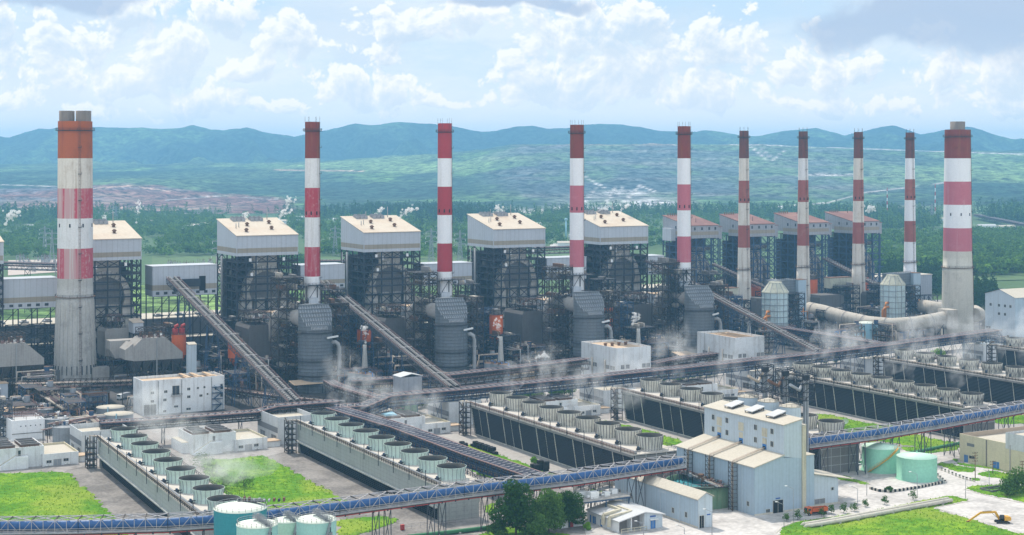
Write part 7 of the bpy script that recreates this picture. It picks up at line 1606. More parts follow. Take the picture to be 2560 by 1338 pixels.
for px, D, lab in ((2098, 1085, 'bright blue machine with yellow railings left of the sky blue tank'), (2262, 1120, 'small bright blue machine under the curved flue')):
    c = PD(px, D); t = thing('blue_machine', lab, 'machine', c, ROT, 'bright blue machines'); mb = MB(); mb.box(0, 0, 4, 8, 5, 9.5, 'blue_machine'); mb.box(1, .6, 0, 2.4, 3, 3.98, 'blue_machine'); mb.box(5, .6, 0, 6.4, 3, 3.98, 'blue_machine'); part('body', mb, t); mb = MB(); mb.tube([(2, -.5, 8), (2, -1.5, 8), (2, -1.5, 2), (4, -1.5, 1)], .4, 'blue_machine', 8); part('pipe', mb, t); mb = MB(); mb.rail([(0, 0, 9.5), (8, 0, 9.5), (8, 5, 9.5)], 1.3, 'machine_yellow', 1.6, .18); part('railing', mb, t)
for px, D, z0, z1, r, lab in ((1806, 1205, 10, 33, 4.2, 'orange ash silo between the farthest dark scrubber and the rust-streaked thin chimney'), (1888, 1212, 10, 33, 4.4, 'orange ash silo right of the rust-streaked thin chimney'), (2030, 1240, 10, 34, 4.4, 'orange ash silo right of the second thin chimney'), (2160, 1275, 10, 33, 3.6, 'orange ash silo behind the third thin chimney'), (1330+0, 1040, 14, 26, .01, '')):
    if lab: orange_silo(PD(px, D), z0, z1, r, lab)
for px, D, L, lab in ((1890, 1180, 14, 'grey precipitator right of the rust-streaked thin chimney'), (2050, 1205, 24, 'grey precipitator between the second and third thin chimneys'), (2170, 1232, 18, 'grey precipitator left of the farther octagonal scrubber'), (1772, 1140, 20, 'grey precipitator behind the farthest dark scrubber')): esp(PD(px, D), lab, L, 16, 11, 24, 'esp_dark', 3, slope=False, top=False)
for px, D, lab in ((1784, 1120, 'pale green raised duct house behind the farthest dark scrubber'), (2075, 1222, 'pale green raised duct house between the second and third thin chimneys')):
    c = PD(px, D); t = thing('duct_house', lab, 'hut', c, ROT, 'pale green duct houses'); mb = MB(); mb.box(0, 0, 28, 22, 7, 36, 'absorber_cap'); mb.box(-.3, -.3, 36.02, 22.3, 7.3, 36.4, 'rust'); part('wall', mb, t); mb = MB(); lattice(mb, .4, .4, 21.6, 6.6, [0, 9, 18, 27.95], 'steel_dark', .4, nx=3); part('legs', mb, t)
access_tower(PD(1690, 1010), 12, 9, 55, 'dark steel tower beside the farthest dark scrubber', 'steel_dark', 5.5, 2)
access_tower(PD(2310, 1200), 14, 9, 24, 'steel pipe bridge frame between the farther octagonal scrubber and the wide pink chimney', 'steel_mid', 6, 3, floors=False)
# ---------------------------------------------------------------- foreground tanks
def fancy_tank(px, D, wpx, rim, label, m, top, stair=True):
    r = wpx/2*D/F; h = ZD(rim, D); n = 48; t = thing('storage_tank', label, 'tank', PD(px, D), 0, 'round storage tanks in the foreground')
    mb = MB(); mb.lathe([(r, 0), (r, h)], m, n)
    for z in np.arange(2.2, h, 2.4): mb.lathe([(r, z-.05), (r+.04, z-.05), (r+.04, z+.05), (r, z+.05)], m, n, flat=True)
    part('shell', mb, t)
    mb = MB(); mb.lathe([(r+.12, h-.1), (r+.12, h+.12), (r*.75, h+r*.085), (r*.4, h+r*.16), (.6, h+r*.2)], top, n); mb.disc((0, 0), .6, h+r*.2, top, 12); part('roof', mb, t)
    mb = MB(); k = 26; q = [((r-.1)*math.cos(2*PI*i/k), (r-.1)*math.sin(2*PI*i/k), h+.1) for i in range(k+1)]; mb.rail(q, 1.15, 'galv', 2.6, .09); part('railing', mb, t)
    if stair:
        mb = MB()
        for i in range(18):
            a0, a1 = -1.75+i*.055, -1.75+(i+1)*.055; z0, z1 = h*.35+i*h*.65/18, h*.35+(i+1)*h*.65/18; rr = r+.55; p0, p1 = (rr*math.cos(a0), rr*math.sin(a0), z0), (rr*math.cos(a1), rr*math.sin(a1), z1); mb.bar(p0, p1, 1.0, 'galv', .16); mb.bar((p0[0]*1.05, p0[1]*1.05, z0+1.1), (p1[0]*1.05, p1[1]*1.05, z1+1.1), .1, 'galv'); mb.bar((p0[0]*1.05, p0[1]*1.05, z0), (p0[0]*1.05, p0[1]*1.05, z0+1.1), .08, 'galv')
        part('stair', mb, t)
        mb = MB(); a = -.75
        for s in np.linspace(0, 1, 8): x, y, z = r*.98*math.cos(a)*(1-s)+0, r*.98*math.sin(a)*(1-s), h+.2+s*(r*.2+.5); mb.box(x-.8, y-.5, z, x+.6, y+.5, z+.15, 'galv'); mb.rail([(x-.9, y-.6, z), (x+.7, y-.6, z)], 1.2, 'galv', .8, .1); mb.rail([(x-.9, y+.6, z), (x+.7, y+.6, z)], 1.2, 'galv', .8, .1)
        mb.box(-1.2, -.9, h+r*.2+.6, 1.2, .9, h+r*.2+.75, 'galv'); mb.rail([(-1.2, -.9, h+r*.2+.7), (1.2, -.9, h+r*.2+.7)], 1.2, 'galv', .8, .1); mb.cyl((.2, .1), .4, h+r*.2, h+r*.2+1.8, 'galv', 8); part('roof_walkway', mb, t)
        for a in (-.85, -.7):
            mb = MB(); rr = r+.25; mb.tube([(rr*math.cos(a)*.96, rr*math.sin(a)*.96, h-1.6), (rr*math.cos(a), rr*math.sin(a), h-1.4), (rr*math.cos(a), rr*math.sin(a), 2)], .12, 'steel_dark', 6)
            for z in (h-3.2, h-6): mb.bar((rr*math.cos(a)-.5, rr*math.sin(a)-.1, z), (rr*math.cos(a)+.5, rr*math.sin(a)-.1, z), .8, 'galv', .8)
            part('gauge_pipe', mb, t)
    else:
        mb = MB(); z = h+r*.18; mb.box(-1.0, r*.1, z, r*.9, r*.55, z+.15, 'grating'); mb.rail([(-1, r*.1, z), (r*.9, r*.1, z)], 1.2, 'galv', 1, .1)
        for i in range(10): x = -1+i*r*.19; mb.box(x, r*.2, z, x+.6, r*.4, z+random.uniform(.5, 1.5), random.choice(['galv', 'steel_dark', 'rust'])); 
        for x in (-.8, .8): mb.bar((x, r*.3, z-.2), (x, r*.3, z+3.6), .1, 'steel_dark')
        part('roof_walkway', mb, t)
    return t
fancy_tank(601, 480, 131, 1269, 'large dark teal tank with a white domed roof in front of the blue tube conveyor', 'tank_teal', 'tank_top', False)
fancy_tank(643, 440, 102, 1310, 'pale mint tank with a roof walkway, left of the three small ones', 'tank_mint', 'tank_top')
fancy_tank(718, 468, 72, 1300, 'pale green tank between and behind the two mint tanks', 'tank_mint_yellow', 'tank_top')
fancy_tank(791, 446, 99, 1298, 'pale mint tank with a roof walkway, right of the three small ones', 'tank_mint', 'tank_top')
# two pale green tanks on the right
for px, D, r, h, lab, st in ((2202, 650, 7.8, 10.0, 'pale green tank with a diagonal yellow stair', True), (2292, 633, 8.0, 9.2, 'plain pale green tank in front of its twin', False)):
    t = thing('storage_tank', lab, 'tank', PD(px, D), 0, 'pale green tanks by the road'); mb = MB(); mb.lathe([(r+.5, 0), (r+.5, .3), (r, .32), (r, h)], 'tank_green', 48); part('shell', mb, t)
    mb = MB(); mb.lathe([(r+.06, h-.05), (r+.06, h+.08), (.5, h+1.5)], 'tank_green_top', 48); mb.disc((0, 0), .5, h+1.5, 'tank_green_top', 10); mb.cyl((0, 0), .35, h+1.4, h+1.9, 'tank_green', 8); part('roof', mb, t)
    if st:
        mb = MB(); m_ = 'machine_yellow'
        for i in range(20):
            a0, a1 = -2.45+i*.082, -2.45+(i+1)*.082; z0, z1 = .3+i*h/20, .3+(i+1)*h/20; rr = r+.45; p0, p1 = (rr*math.cos(a0), rr*math.sin(a0), z0), (rr*math.cos(a1), rr*math.sin(a1), z1); mb.bar(p0, p1, .8, m_, .3); mb.bar((p0[0]*1.05, p0[1]*1.05, z0+1), (p1[0]*1.05, p1[1]*1.05, z1+1), .09, m_); mb.bar((p0[0]*1.05, p0[1]*1.05, z0), (p0[0]*1.05, p0[1]*1.05, z0+1), .08, m_)
        mb.rail([((r-.2)*math.cos(a), (r-.2)*math.sin(a), h) for a in (-1.0, -.75, -.5, -.25)], 1.1, m_, 1.2, .09); part('stair', mb, t)
# clarifier behind the long warehouse
c = PD(1752, 590); t = thing('clarifier', 'open round moss-stained clarifier behind the long warehouse', 'tank', c, ROT); R = 13.2; h = 8.4
mb = MB(); mb.lathe([(R, 0), (R, h), (R-.3, h), (R-.3, h-2.2)], 'tank_moss', 48); part('wall', mb, t); mb = MB(); mb.disc((0, 0), R-.3, h-2.0, 'tank_teal', 48); part('water_surface', mb, t)
mb = MB(); mb.lathe([(R, h-.3), (R+1, h-.3), (R+1, h-.1), (R, h-.1)], 'grating', 48, flat=True); mb.rail([((R+.9)*math.cos(2*PI*i/36), (R+.9)*math.sin(2*PI*i/36), h) for i in range(37)], 1.1, 'pipe_rose', 2, .1); part('rim_walkway', mb, t)
mb = MB(); mb.box(-1, -R, h+.3, 1, R, h+.5, 'grating'); mb.rail([(-1, -R, h+.5), (-1, R, h+.5)], 1.1, 'steel_brown', 1.8, .1); mb.rail([(1, -R, h+.5), (1, R, h+.5)], 1.1, 'steel_brown', 1.8, .1); mb.cyl((0, 0), 1.2, h+.5, h+2.2, 'rust', 10)
for k in range(30): x, y = random.uniform(-2.5, 2.5), random.uniform(-R, R); mb.box(x, y, h+.3, x+random.uniform(.3, 1), y+random.uniform(.3, 1.2), h+random.uniform(.8, 1.8), random.choice(['galv', 'rust', 'pipe_rose', 'roof_pale']))
part('bridge', mb, t)
mb = MB()
for k in range(40): a = 2*PI*k/40; mb.bar(((R+.05)*math.cos(a), (R+.05)*math.sin(a), 0), ((R+.05)*math.cos(a), (R+.05)*math.sin(a), h-.3), .2, 'tank_moss')
part('ribs', mb, t)
for k, (a, b) in enumerate((((1700, 1150), (1780, 1190)), ((1690, 1168), (1700, 1178)))): pass
bundle([P(1655, 1160, 9), P(1720, 1180, 9), P(1800, 1216, 9)], 3, .3, 1.0, 'thin pipes laid across the moss-stained clarifier', ('pipe_rose', 'pipe_tan', 'pipe_grey'), 8)
# orange tipper truck
c = P(2040, 1287); t = thing('tipper_truck', 'orange tipper truck with an empty dark bed on the pale road', 'truck', c, math.radians(20)); O = 'truck_orange'
mb = MB(); mb.ext([(-4.3, .75), (-2.35, .75), (-2.35, 3.0), (-4.05, 3.0), (-4.35, 2.0)], -1.2, 1.2, O, axis='y'); part('cab', mb, t)
mb = MB(); mb.hexa([(-4.38, -1.05, 1.95), (-4.38, 1.05, 1.95), (-4.3, 1.05, 1.9), (-4.3, -1.05, 1.9), (-4.12, -1.05, 2.8), (-4.12, 1.05, 2.8), (-4.0, 1.05, 2.8), (-4.0, -1.05, 2.8)], 'window_dark'); part('windscreen', mb, t)
for y in (-1.22, 1.17):
    mb = MB(); mb.box(-3.9, y, 1.9, -2.8, y+.05, 2.7, 'window_dark'); part('side_window', mb, t)
mb = MB(); mb.box(-4.0, -.5, .6, 4.2, .5, 1.05, 'steel_dark'); mb.box(-4.45, -1.2, .4, -4.1, 1.2, .8, 'white_paint'); part('chassis', mb, t)
mb = MB(); z0, z1 = 1.35, 2.75; mb.box(-2.1, -1.25, z0, 4.3, 1.25, z0+.15, O); mb.box(-2.1, -1.25, z0+.15, 4.3, -1.12, z1, O); mb.box(-2.1, 1.12, z0+.15, 4.3, 1.25, z1, O); mb.box(-2.1, -1.11, z0+.15, -1.98, 1.11, z1+.3, O); mb.box(4.18, -1.11, z0+.15, 4.3, 1.11, z1+.15, O); mb.box(-1.97, -1.1, z0+.9, 4.17, 1.1, z0+1.0, 'belt_black')
for x in np.arange(-1.6, 4.2, .9): mb.box(x, -1.31, z0+.1, x+.14, -1.255, z1, O)
mb.hexa([(-2.8, -1.1, z1+.2), (-1.98, -1.1, z1+.2), (-1.98, 1.1, z1+.2), (-2.8, 1.1, z1+.2), (-2.8, -1.1, z1+.42), (-1.98, -1.1, z1+.35), (-1.98, 1.1, z1+.35), (-2.8, 1.1, z1+.42)], O); part('tipper_body', mb, t)
for x in (-3.4, 1.9, 3.3):
    for y in (-1.05, 1.05):
        mb = MB(); mb.tube([(x, y-.2, .52), (x, y+.2, .52)], .52, 'rubber', 14); w_ = part('wheel', mb, t); mb = MB(); mb.tube([(x, y-.23, .52), (x, y+.23, .52)], .25, 'galv', 10); part('hub', mb, w_)
for y in (-.85, .85):
    mb = MB(); mb.box(-4.42, y-.18, .95, -4.32, y+.18, 1.15, 'white_paint'); part('headlight', mb, t)
# yellow excavator
c = P(2505, 1308); t = thing('excavator', 'yellow tracked excavator with its long arm reaching down to the grass', 'excavator', c, 0); t.scale = (.9, .9, .9); Yc = 'machine_yellow'
for y in (-1.5, 1.5):
    mb = MB(); mb.ext([(-2.6, .35), (-2.1, 0), (2.1, 0), (2.6, .35), (2.6, .7), (2.1, 1.0), (-2.1, 1.0), (-2.6, .7)], y-.4, y+.4, 'rubber', axis='y'); mb.box(-1.8, y-.44, .3, 1.8, y+.44, .7, 'steel_brown'); part('track', mb, t)
mb = MB(); mb.box(-1.2, -1.0, .7, 1.2, 1.0, 1.15, 'steel_dark'); part('undercarriage', mb, t)
mb = MB(); mb.box(-1.2, -1.4, 1.2, 3.0, 1.4, 2.1, Yc); mb.hexa([(1.0, -1.4, 2.1), (3.0, -1.4, 2.1), (3.0, 1.4, 2.1), (1.0, 1.4, 2.1), (1.0, -1.4, 2.9), (2.8, -1.4, 2.8), (2.8, 1.4, 2.8), (1.0, 1.4, 2.9)], Yc); mb.box(3.0, -1.3, 1.4, 3.3, 1.3, 2.5, Yc); part('house', mb, t)
mb = MB(); mb.hexa([(-1.3, -1.4, 1.22), (.6, -1.4, 1.22), (.6, -.2, 1.22), (-1.3, -.2, 1.22), (-1.0, -1.4, 3.4), (.5, -1.4, 3.4), (.5, -.2, 3.4), (-1.0, -.2, 3.4)], 'steel_dark'); cb = part('cab', mb, t); mb = MB(); mb.box(-1.0, -1.45, 2.2, .4, -1.41, 3.2, 'window_dark'); part('cab_window', mb, cb)
mb = MB(); mb.bar((-1.0, .5, 1.7), (-2.6, .5, 4.4), .75, Yc, .9); mb.bar((-2.5, .5, 4.3), (-8.4, .5, 4.0), .6, Yc, .75); part('boom', mb, t)
mb = MB(); mb.bar((-8.2, .5, 4.1), (-13.4, .5, -.1+.6), .5, Yc, .65); part('arm', mb, t); mb = MB(); mb.bar((-4, .5, 4.75), (-7.6, .5, 4.6), .2, 'galv'); mb.bar((-1.6, .5, 1.9), (-3.8, .5, 3.9), .2, 'galv'); part('hydraulic_rams', mb, t)
mb = MB(); mb.ext([(-13.8, .7), (-13.0, .9), (-12.9, .2), (-13.6, -.05), (-14.3, .05)], 0, 1, 'rust', axis='y'); part('bucket', mb, t)
# lamp posts and utility poles
LP = [(1984, 1306, 1222, 'thin lamp post in front of the orange truck'), (1960, 1326, 1262, 'low lamp post on the rounded grass corner'), (2144, 1268, 1222, 'thin lamp post on the grass verge right of the orange truck'), (2167, 1240, 1166, 'thin lamp post left of the tank with the yellow stair'), (2293, 1240, 1186, 'lamp post with a bent arm in front of the plain green tank'),
      (2414, 1246, 1192, 'thin lamp post at the kerb of the right-hand road'), (2473, 1232, 1180, 'thin lamp post by the dark pit on the right lawn'), (1780, 1338, 1280, 'lamp post with a bent arm in front of the long warehouse'), (1609, 1338, 1310, 'short lamp post in front of the low plant room'), (1711, 1336, 1320, 'short post on the concrete near the plant room')]
for px, py, pt, lab in LP:
    c = P(px, py); h = ZD(pt, c.y); t = thing('lamp_post', lab, 'lamp post', c, 0, 'lamp posts along the roads'); mb = MB(); mb.tube([(0, 0, 0), (0, 0, h)], [.13, .08], 'galv', 6); part('post', mb, t); mb = MB(); mb.bar((0, 0, h), (-2.4, .3, h+.9), .12, 'galv'); part('arm', mb, t); mb = MB(); mb.box(-3.1, .1, h+.85, -2.2, .5, h+1.05, 'white_paint'); part('lamp_head', mb, t)
for px, py, pt, lab in ((2438, 1198, 1130, 'tall wooden utility pole with four cross arms by the beige hall'), (2482, 1186, 1152, 'wooden utility pole in front of the blue gate of the beige hall'), (2556, 1200, 1152, 'wooden utility pole at the right edge')):
    c = P(px, py); h = ZD(pt, c.y); t = thing('utility_pole', lab, 'pole', c, .3, 'wooden utility poles'); mb = MB(); mb.tube([(0, 0, 0), (0, 0, h)], [.2, .13], 'wood', 7); part('pole', mb, t)
    for k in range(4 if h > 10.5 else 2):
        mb = MB(); z = h-.5-k*1.1; mb.bar((-1.2, 0, z), (1.2, 0, z), .16, 'wood')
        for x in (-1.1, -.4, .4, 1.1): mb.bar((x, 0, z+.08), (x, 0, z+.4), .14, 'dark')
        part('cross_arm', mb, t)
# striped concrete kerb wall and bollard stones around the green tanks
pts = [P(2176, 1224, 0), P(2196, 1230, 0), P(2222, 1232, 0), P(2250, 1229, 0), P(2300, 1221, 0), P(2357, 1209, 0)]; o = pts[0]; t = thing('striped_barrier', 'black and white striped concrete barrier curving round the green tanks', 'barrier', o, 0)
for k, (p, d) in enumerate(along([p-o for p in pts], 1.05, .2)):
    mb = MB(); mb.rbox(p, math.atan2(d.y, d.x), .98, .6, 0, 1.1, 'dark' if k % 2 else 'concrete_pale'); part('barrier_block', mb, t)
bs = None
for k, (px, py) in enumerate([(2354+i*9, 1177+i*3.6-(.16*(i-4)**2 if i > 4 else 0)) for i in range(10)]+[(2339+i*6, 1186+i*5.5) for i in range(5)]):
    if bs is None:
        bs = thing('marker_stone', 'short black and white marker stone on the road right of the green tanks', 'marker stone', P(px, py), .3, 'marker stones by the green tanks'); mb = MB(); mb.hexa([(-.35, -.35, 0), (.35, -.35, 0), (.35, .35, 0), (-.35, .35, 0), (-.25, -.25, 1.0), (.25, -.25, 1.0), (.25, .25, 1.0), (-.25, .25, 1.0)], 'concrete_pale'); part('stone', mb, bs); mb = MB(); mb.box(-.3, -.3, 1.0, .3, .3, 1.25, 'dark'); part('cap', mb, bs)
    else: dup(bs, P(px, py))
# grassy-lot odds and ends
c = P(1318, 1180)
TY = None
def blocks(name, label, pxy, size, m, cat, grp, z=0):
    o = None
    for (px, py, h) in pxy:
        c = P(px, py)
        for k in range(h):
            mb = MB(); s = size; mb.hexa([(-s, -s, 0), (s, -s, 0), (s, s, 0), (-s, s, 0), (-s*.95, -s*.95, s*1.3), (s*.95, -s*.95, s*1.3), (s*.95, s*.95, s*1.3), (-s*.95, s*.95, s*1.3)], m) if o is None else None
            if o is None: o = solo(name, mb, label, cat, (c.x, c.y, k*s*1.32), random.uniform(0, .5), grp)
            else: q = o.copy(); COL.objects.link(q); q.location = (c.x+random.uniform(-.2, .2), c.y, k*s*1.32); q.rotation_euler = (0, 0, random.uniform(0, .6))
blocks('fill_block', 'black cooling fill block stacked on the grass beside the dark louvred tower', [(1155, 1112, 1), (1162, 1116, 1), (1184, 1118, 1), (1190, 1120, 2), (1197, 1123, 2), (1204, 1125, 2), (1211, 1128, 2), (1218, 1130, 2), (1225, 1133, 2), (1232, 1135, 2), (1238, 1138, 1), (1334, 1178, 2), (1341, 1180, 2), (1352, 1178, 3), (1366, 1181, 3)], 1.15, 'dark', 'block', 'black fill blocks on the grass')
c = P(2112, 1068); t = thing('satellite_dish', 'white satellite dish on the lawn below the blue conveyor', 'dish', c, 0); mb = MB(); mb.bar((0, 0, 0), (0, 0, 2.2), .2, 'galv'); part('mast', mb, t); mb = MB()
for a in range(16):
    a0, a1 = 2*PI*a/16, 2*PI*(a+1)/16
    mb.poly([(0, -.1, 2.6), (1.7*math.cos(a0), -.6-.5*math.sin(a0), 2.9+1.4*math.sin(a0)), (1.7*math.cos(a1), -.6-.5*math.sin(a1), 2.9+1.4*math.sin(a1))], 'white_paint')
part('dish', mb, t)
c = P(2487, 1226); t = thing('dark_pit', 'low dark concrete pit frame on the right lawn', 'pit', c, ROT); mb = MB(); mb.box(-5, -3, 0, 5, -2.7, 1, 'concrete_dark'); mb.box(-5, 2.7, 0, 5, 3, 1, 'concrete_dark'); mb.box(-5, -2.7, 0, -4.7, 2.7, 1, 'concrete_dark'); mb.box(4.7, -2.7, 0, 5, 2.7, 1, 'concrete_dark'); mb.box(-4.7, -2.7, .06, 4.7, 2.7, .2, 'dark'); part('wall', mb, t); mb = MB(); mb.hexa([(-4, -1, 1.01), (4, -2.4, 1.01), (4, -1.6, 1.01), (-4, -.2, 1.01), (-4, -1, 1.2), (4, -2.4, 1.2), (4, -1.6, 1.2), (-4, -.2, 1.2)], 'steel_dark'); part('plank', mb, t)
o = None
for px, py, m_, lab in ((2030, 1250, 'rubber', 'stack of dark tyres and sacks against the lean-to'), (2044, 1249, 'rubber', 'second dark heap against the lean-to'), (2056, 1247, 'blue_machine', 'blue drums against the lean-to'), (2066, 1246, 'rust', 'brown scrap heap against the lean-to'), (2078, 1244, 'concrete_pale', 'pale sacks at the corner of the lean-to')):
    c = P(px, py); mb = MB()
    for k in range(9): x, y = random.uniform(-1.5, 1.5), random.uniform(-.8, .8); mb.rbox((x, y), random.uniform(0, 3), random.uniform(.5, 1.1), random.uniform(.5, 1), 0, random.uniform(.5, 1.5), m_)
    solo('scrap_heap', mb, lab, 'heap', c, ROT)
for px, py, lab in ((1428, 1318, 'red cabinet under the blue conveyor near the tall dark tree'), (1006, 1326, 'red fire cabinet under the blue conveyor in front of the second cooling tower'), (2123, 1166, 'red cabinet beside the conveyor trestle left of the green tanks')):
    c = P(px, py); t = thing('red_cabinet', lab, 'cabinet', c, ROT, 'red cabinets'); mb = MB(); mb.box(-.6, -.5, .15, .6, .5, 1.9, 'pipe_red'); part('box', mb, t); mb = MB(); mb.box(-.65, -.55, 1.91, .65, .55, 2.0, 'pipe_red'); part('lid', mb, t)
# ---------------------------------------------------------------- foliage
def leafmat(name, a, b_, c_, trans=.25):
    m = bpy.data.materials.new(name); m.use_nodes = True; nt = m.node_tree; nt.nodes.clear(); M[name] = m
    out = nt.nodes.new('ShaderNodeOutputMaterial'); d = nt.nodes.new('ShaderNodeBsdfDiffuse'); tr = nt.nodes.new('ShaderNodeBsdfTranslucent'); mx = nt.nodes.new('ShaderNodeMixShader')
    tc = N(nt, 'TexCoord').outputs['Object']; oi = N(nt, 'ObjectInfo').outputs['Random']; geo = N(nt, 'NewGeometry').outputs['Random Per Island']
    k = maprange(nt, noise_at(nt, tc, .06, detail=5, rough=.7), .38, .62); c = mixc(nt, k, a, b_)
    c = mixc(nt, mth(nt, 'MULTIPLY', geo, .6), c, c_); c = mixc(nt, mth(nt, 'MULTIPLY', oi, .35), c, a)
    nt.links.new(c, d.inputs[0]); nt.links.new(c, tr.inputs[0]); mx.inputs[0].default_value = trans
    nt.links.new(d.outputs[0], mx.inputs[1]); nt.links.new(tr.outputs[0], mx.inputs[2]); nt.links.new(mx.outputs[0], out.inputs[0])
leafmat('leaf_dark', (.022, .065, .014), (.050, .12, .022), (.085, .17, .03))
leafmat('leaf_mid', (.050, .115, .022), (.085, .175, .032), (.14, .24, .05))
leafmat('leaf_pine', (.028, .07, .03), (.045, .10, .04), (.05, .11, .04), .1)
leafmat('leaf_forest', (.045, .115, .02), (.13, .24, .04), (.16, .26, .05), .2)
leafmat('leaf_bright', (.10, .21, .03), (.17, .30, .045), (.2, .3, .06), .25)
leafmat('leaf_lime', (.14, .30, .03), (.20, .38, .04), (.28, .45, .07))
leafmat('grass_blade', (.14, .30, .016), (.23, .38, .026), (.3, .38, .05), .3)
def leaf_cloud(blobs, n, size, rng, up=.35, ar=.6):
    """n leaf faces spread through ellipsoid blobs (cx,cy,cz,rx,ry,rz); denser toward each blob's surface."""
    B = np.array(blobs, float); w = (B[:, 3]*B[:, 4]*B[:, 5])**.67; idx = rng.choice(len(B), n, p=w/w.sum())
    d = rng.normal(size=(n, 3)); d /= np.linalg.norm(d, axis=1)[:, None]; r = rng.random(n)**.33*.45+.6; r *= rng.uniform(.85, 1.12, n)
    p = B[idx, :3]+d*B[idx, 3:]*r[:, None]
    nrm = d*.8+rng.normal(size=(n, 3))*.75+np.array([0, 0, up]); nrm /= np.linalg.norm(nrm, axis=1)[:, None]
    t = np.cross(nrm, rng.normal(size=(n, 3))); t /= np.linalg.norm(t, axis=1)[:, None]; b = np.cross(nrm, t)
    s = size*rng.uniform(.6, 1.35, n)[:, None]; t = t*s; b = b*s*ar
    return np.stack([p-t, p-b*.9, p+t, p+b*.9], 1).reshape(-1, 3)
def crown_obj(name, verts, m, parent=None):
    f = np.arange(len(verts)).reshape(-1, 4); me = np_mesh(name, verts, f, 4); me.materials.append(M[m]); return link(name, me, parent)
def trunk_part(t, h, r, lean, rng, limbs, m='bark'):
    mb = MB(); p = [Vector((0, 0, -.1)), Vector((lean*.3, 0, h*.4)), Vector((lean, lean*.4, h))]; mb.tube(p, [r, r*.75, r*.3], m, 8)
    for l in limbs: mb.tube([Vector((lean*.2, 0, h*.35)), Vector(l)*.6+Vector((0, 0, h*.15)), Vector(l)], [r*.45, r*.3, r*.1], m, 6)
    return part('trunk', mb, t)
def big_tree(px, py, h, w_, label, seed, m='leaf_dark', n=5200, size=.42, nb=16):
    rng = np.random.default_rng(seed); c = P(px, py); t = thing('tree', label, 'tree', c, 0, 'trees in the foreground')
    blobs = []
    for k in range(nb):
        f = (k+.5)/nb; z = h*(.26+.70*f); rad = w_*(.62*(1-abs(f-.42)**1.6*1.5)); a = k*2.4+rng.uniform(-.4, .4); o = rad*rng.uniform(.35, .75); q = w_*rng.uniform(.20, .34)*(1.1-.45*f)
        blobs.append((o*math.cos(a), o*math.sin(a), z, q*1.15, q*1.15, q*.8))
    blobs.append((0, 0, h*.55, w_*.32, w_*.32, h*.22))
    trunk_part(t, h*.8, h*.022, rng.uniform(-.5, .5), rng, [b[:3] for b in blobs[::3]])
    crown_obj('crown', leaf_cloud(blobs, n, size, rng), m, t); return t
big_tree(1290, 1348, 19.5, 11.5, 'tallest dark green tree in front of the blue conveyor', 5, 'leaf_dark', 9000, .45, 18)
big_tree(1372, 1336, 15.0, 11.0, 'broad grey-green tree right of the tallest tree', 6, 'leaf_mid', 6500, .42)
big_tree(1422, 1318, 12.5, 10.5, 'dense rounded tree behind the brown-roofed hut', 8, 'leaf_dark', 6500, .40)
big_tree(1340, 1352, 9.5, 7.0, 'smaller leafy tree at the bottom edge between the two tall trees', 9, 'leaf_mid', 3500, .40)
big_tree(1245, 1346, 6, 6, 'loose pale bush left of the tallest tree', 10, 'leaf_mid', 2200, .36, 9)
for i, (px, py, h, w_, m, lab) in enumerate(((2540, 1234, 9.5, 9.0, 'leaf_mid', 'leafy tree on the right lawn beside the dark pit'), (2520, 1240, 6.5, 6.5, 'leaf_mid', 'smaller tree at the foot of the right lawn tree'), (2562, 1228, 8, 8, 'leaf_dark', 'tree cut by the right edge above the lawn'), (1210, 1190, 5, 7, 'leaf_dark', 'dark bush under the dark conveyor beside the second cooling tower'), (2505, 870, 13, 17, 'leaf_dark', 'large dark tree by the farthest cooling tower'), (2548, 872, 12, 16, 'leaf_dark', 'second dark tree by the farthest cooling tower, at the edge'),
        (2270, 905, 8, 10, 'leaf_lime', 'bright green tree behind the steaming fan stacks'), (2345, 900, 7, 9, 'leaf_lime', 'second bright green tree behind the steaming fan stacks'), (1468, 1326, 2.8, 2.4, 'leaf_lime', 'small bright shrub in front of the brown-roofed hut'), (2010, 1072, 4, 4, 'leaf_mid', 'round bush right of the white fan stack by the silo building'), (2222+0, 1230, 2, 3, 'leaf_mid', 'low bush at the foot of the plain green tank'), (1152, 1150, 3.4, 3.0, 'leaf_mid', 'bush beside the second cooling tower and dark conveyor'), (1335, 1160, 3, 2.6, 'leaf_lime', 'young bush on the grass strip by the dark louvred tower'))):
    big_tree(px, py, h, w_, lab, 30+i, m, 1500, .40 if h > 5 else .26, 9)
# young verge trees and the clipped row behind the long gallery
VT = [(1966, 1304), (1994, 1300), (2018, 1290), (2054, 1292), (2078, 1286), (2109, 1283), (2136, 1279), (2164, 1268), (2212, 1262), (2282, 1250)]
for i, (px, py) in enumerate(VT):
    big_tree(px, py, random.uniform(2.6, 4.2), random.uniform(2.0, 3.0), ('young roadside tree on the verge, ' + ('first', 'second', 'third', 'fourth', 'fifth', 'sixth', 'seventh', 'eighth', 'ninth', 'last')[i]+' from the rounded corner'), 60+i, 'leaf_mid', 330, .24, 6)['group'] = 'young verge trees'
tr0 = big_tree(986, 1028, 5.2, 5.6, 'round clipped tree in the row behind the long gallery', 80, 'leaf_mid', 700, .42, 8); tr0['group'] = 'clipped trees behind the long gallery'
for i, (px, py) in enumerate(((1004, 1026), (1022, 1024), (1042, 1022), (1062, 1019), (1262, 1008), (1284, 1006), (1302, 1003), (1322, 1001), (1346, 998), (1384, 992), (1404, 990), (1425, 988), (1655, 955), (1690, 955), (1702, 952), (1716, 950), (1735, 948), (1752, 945), (1768, 943), (1786, 941), (1975, 918), (2058, 911), (2090, 908))): dup(tr0, P(px, py), random.uniform(0, 6))
rng = np.random.default_rng(77)
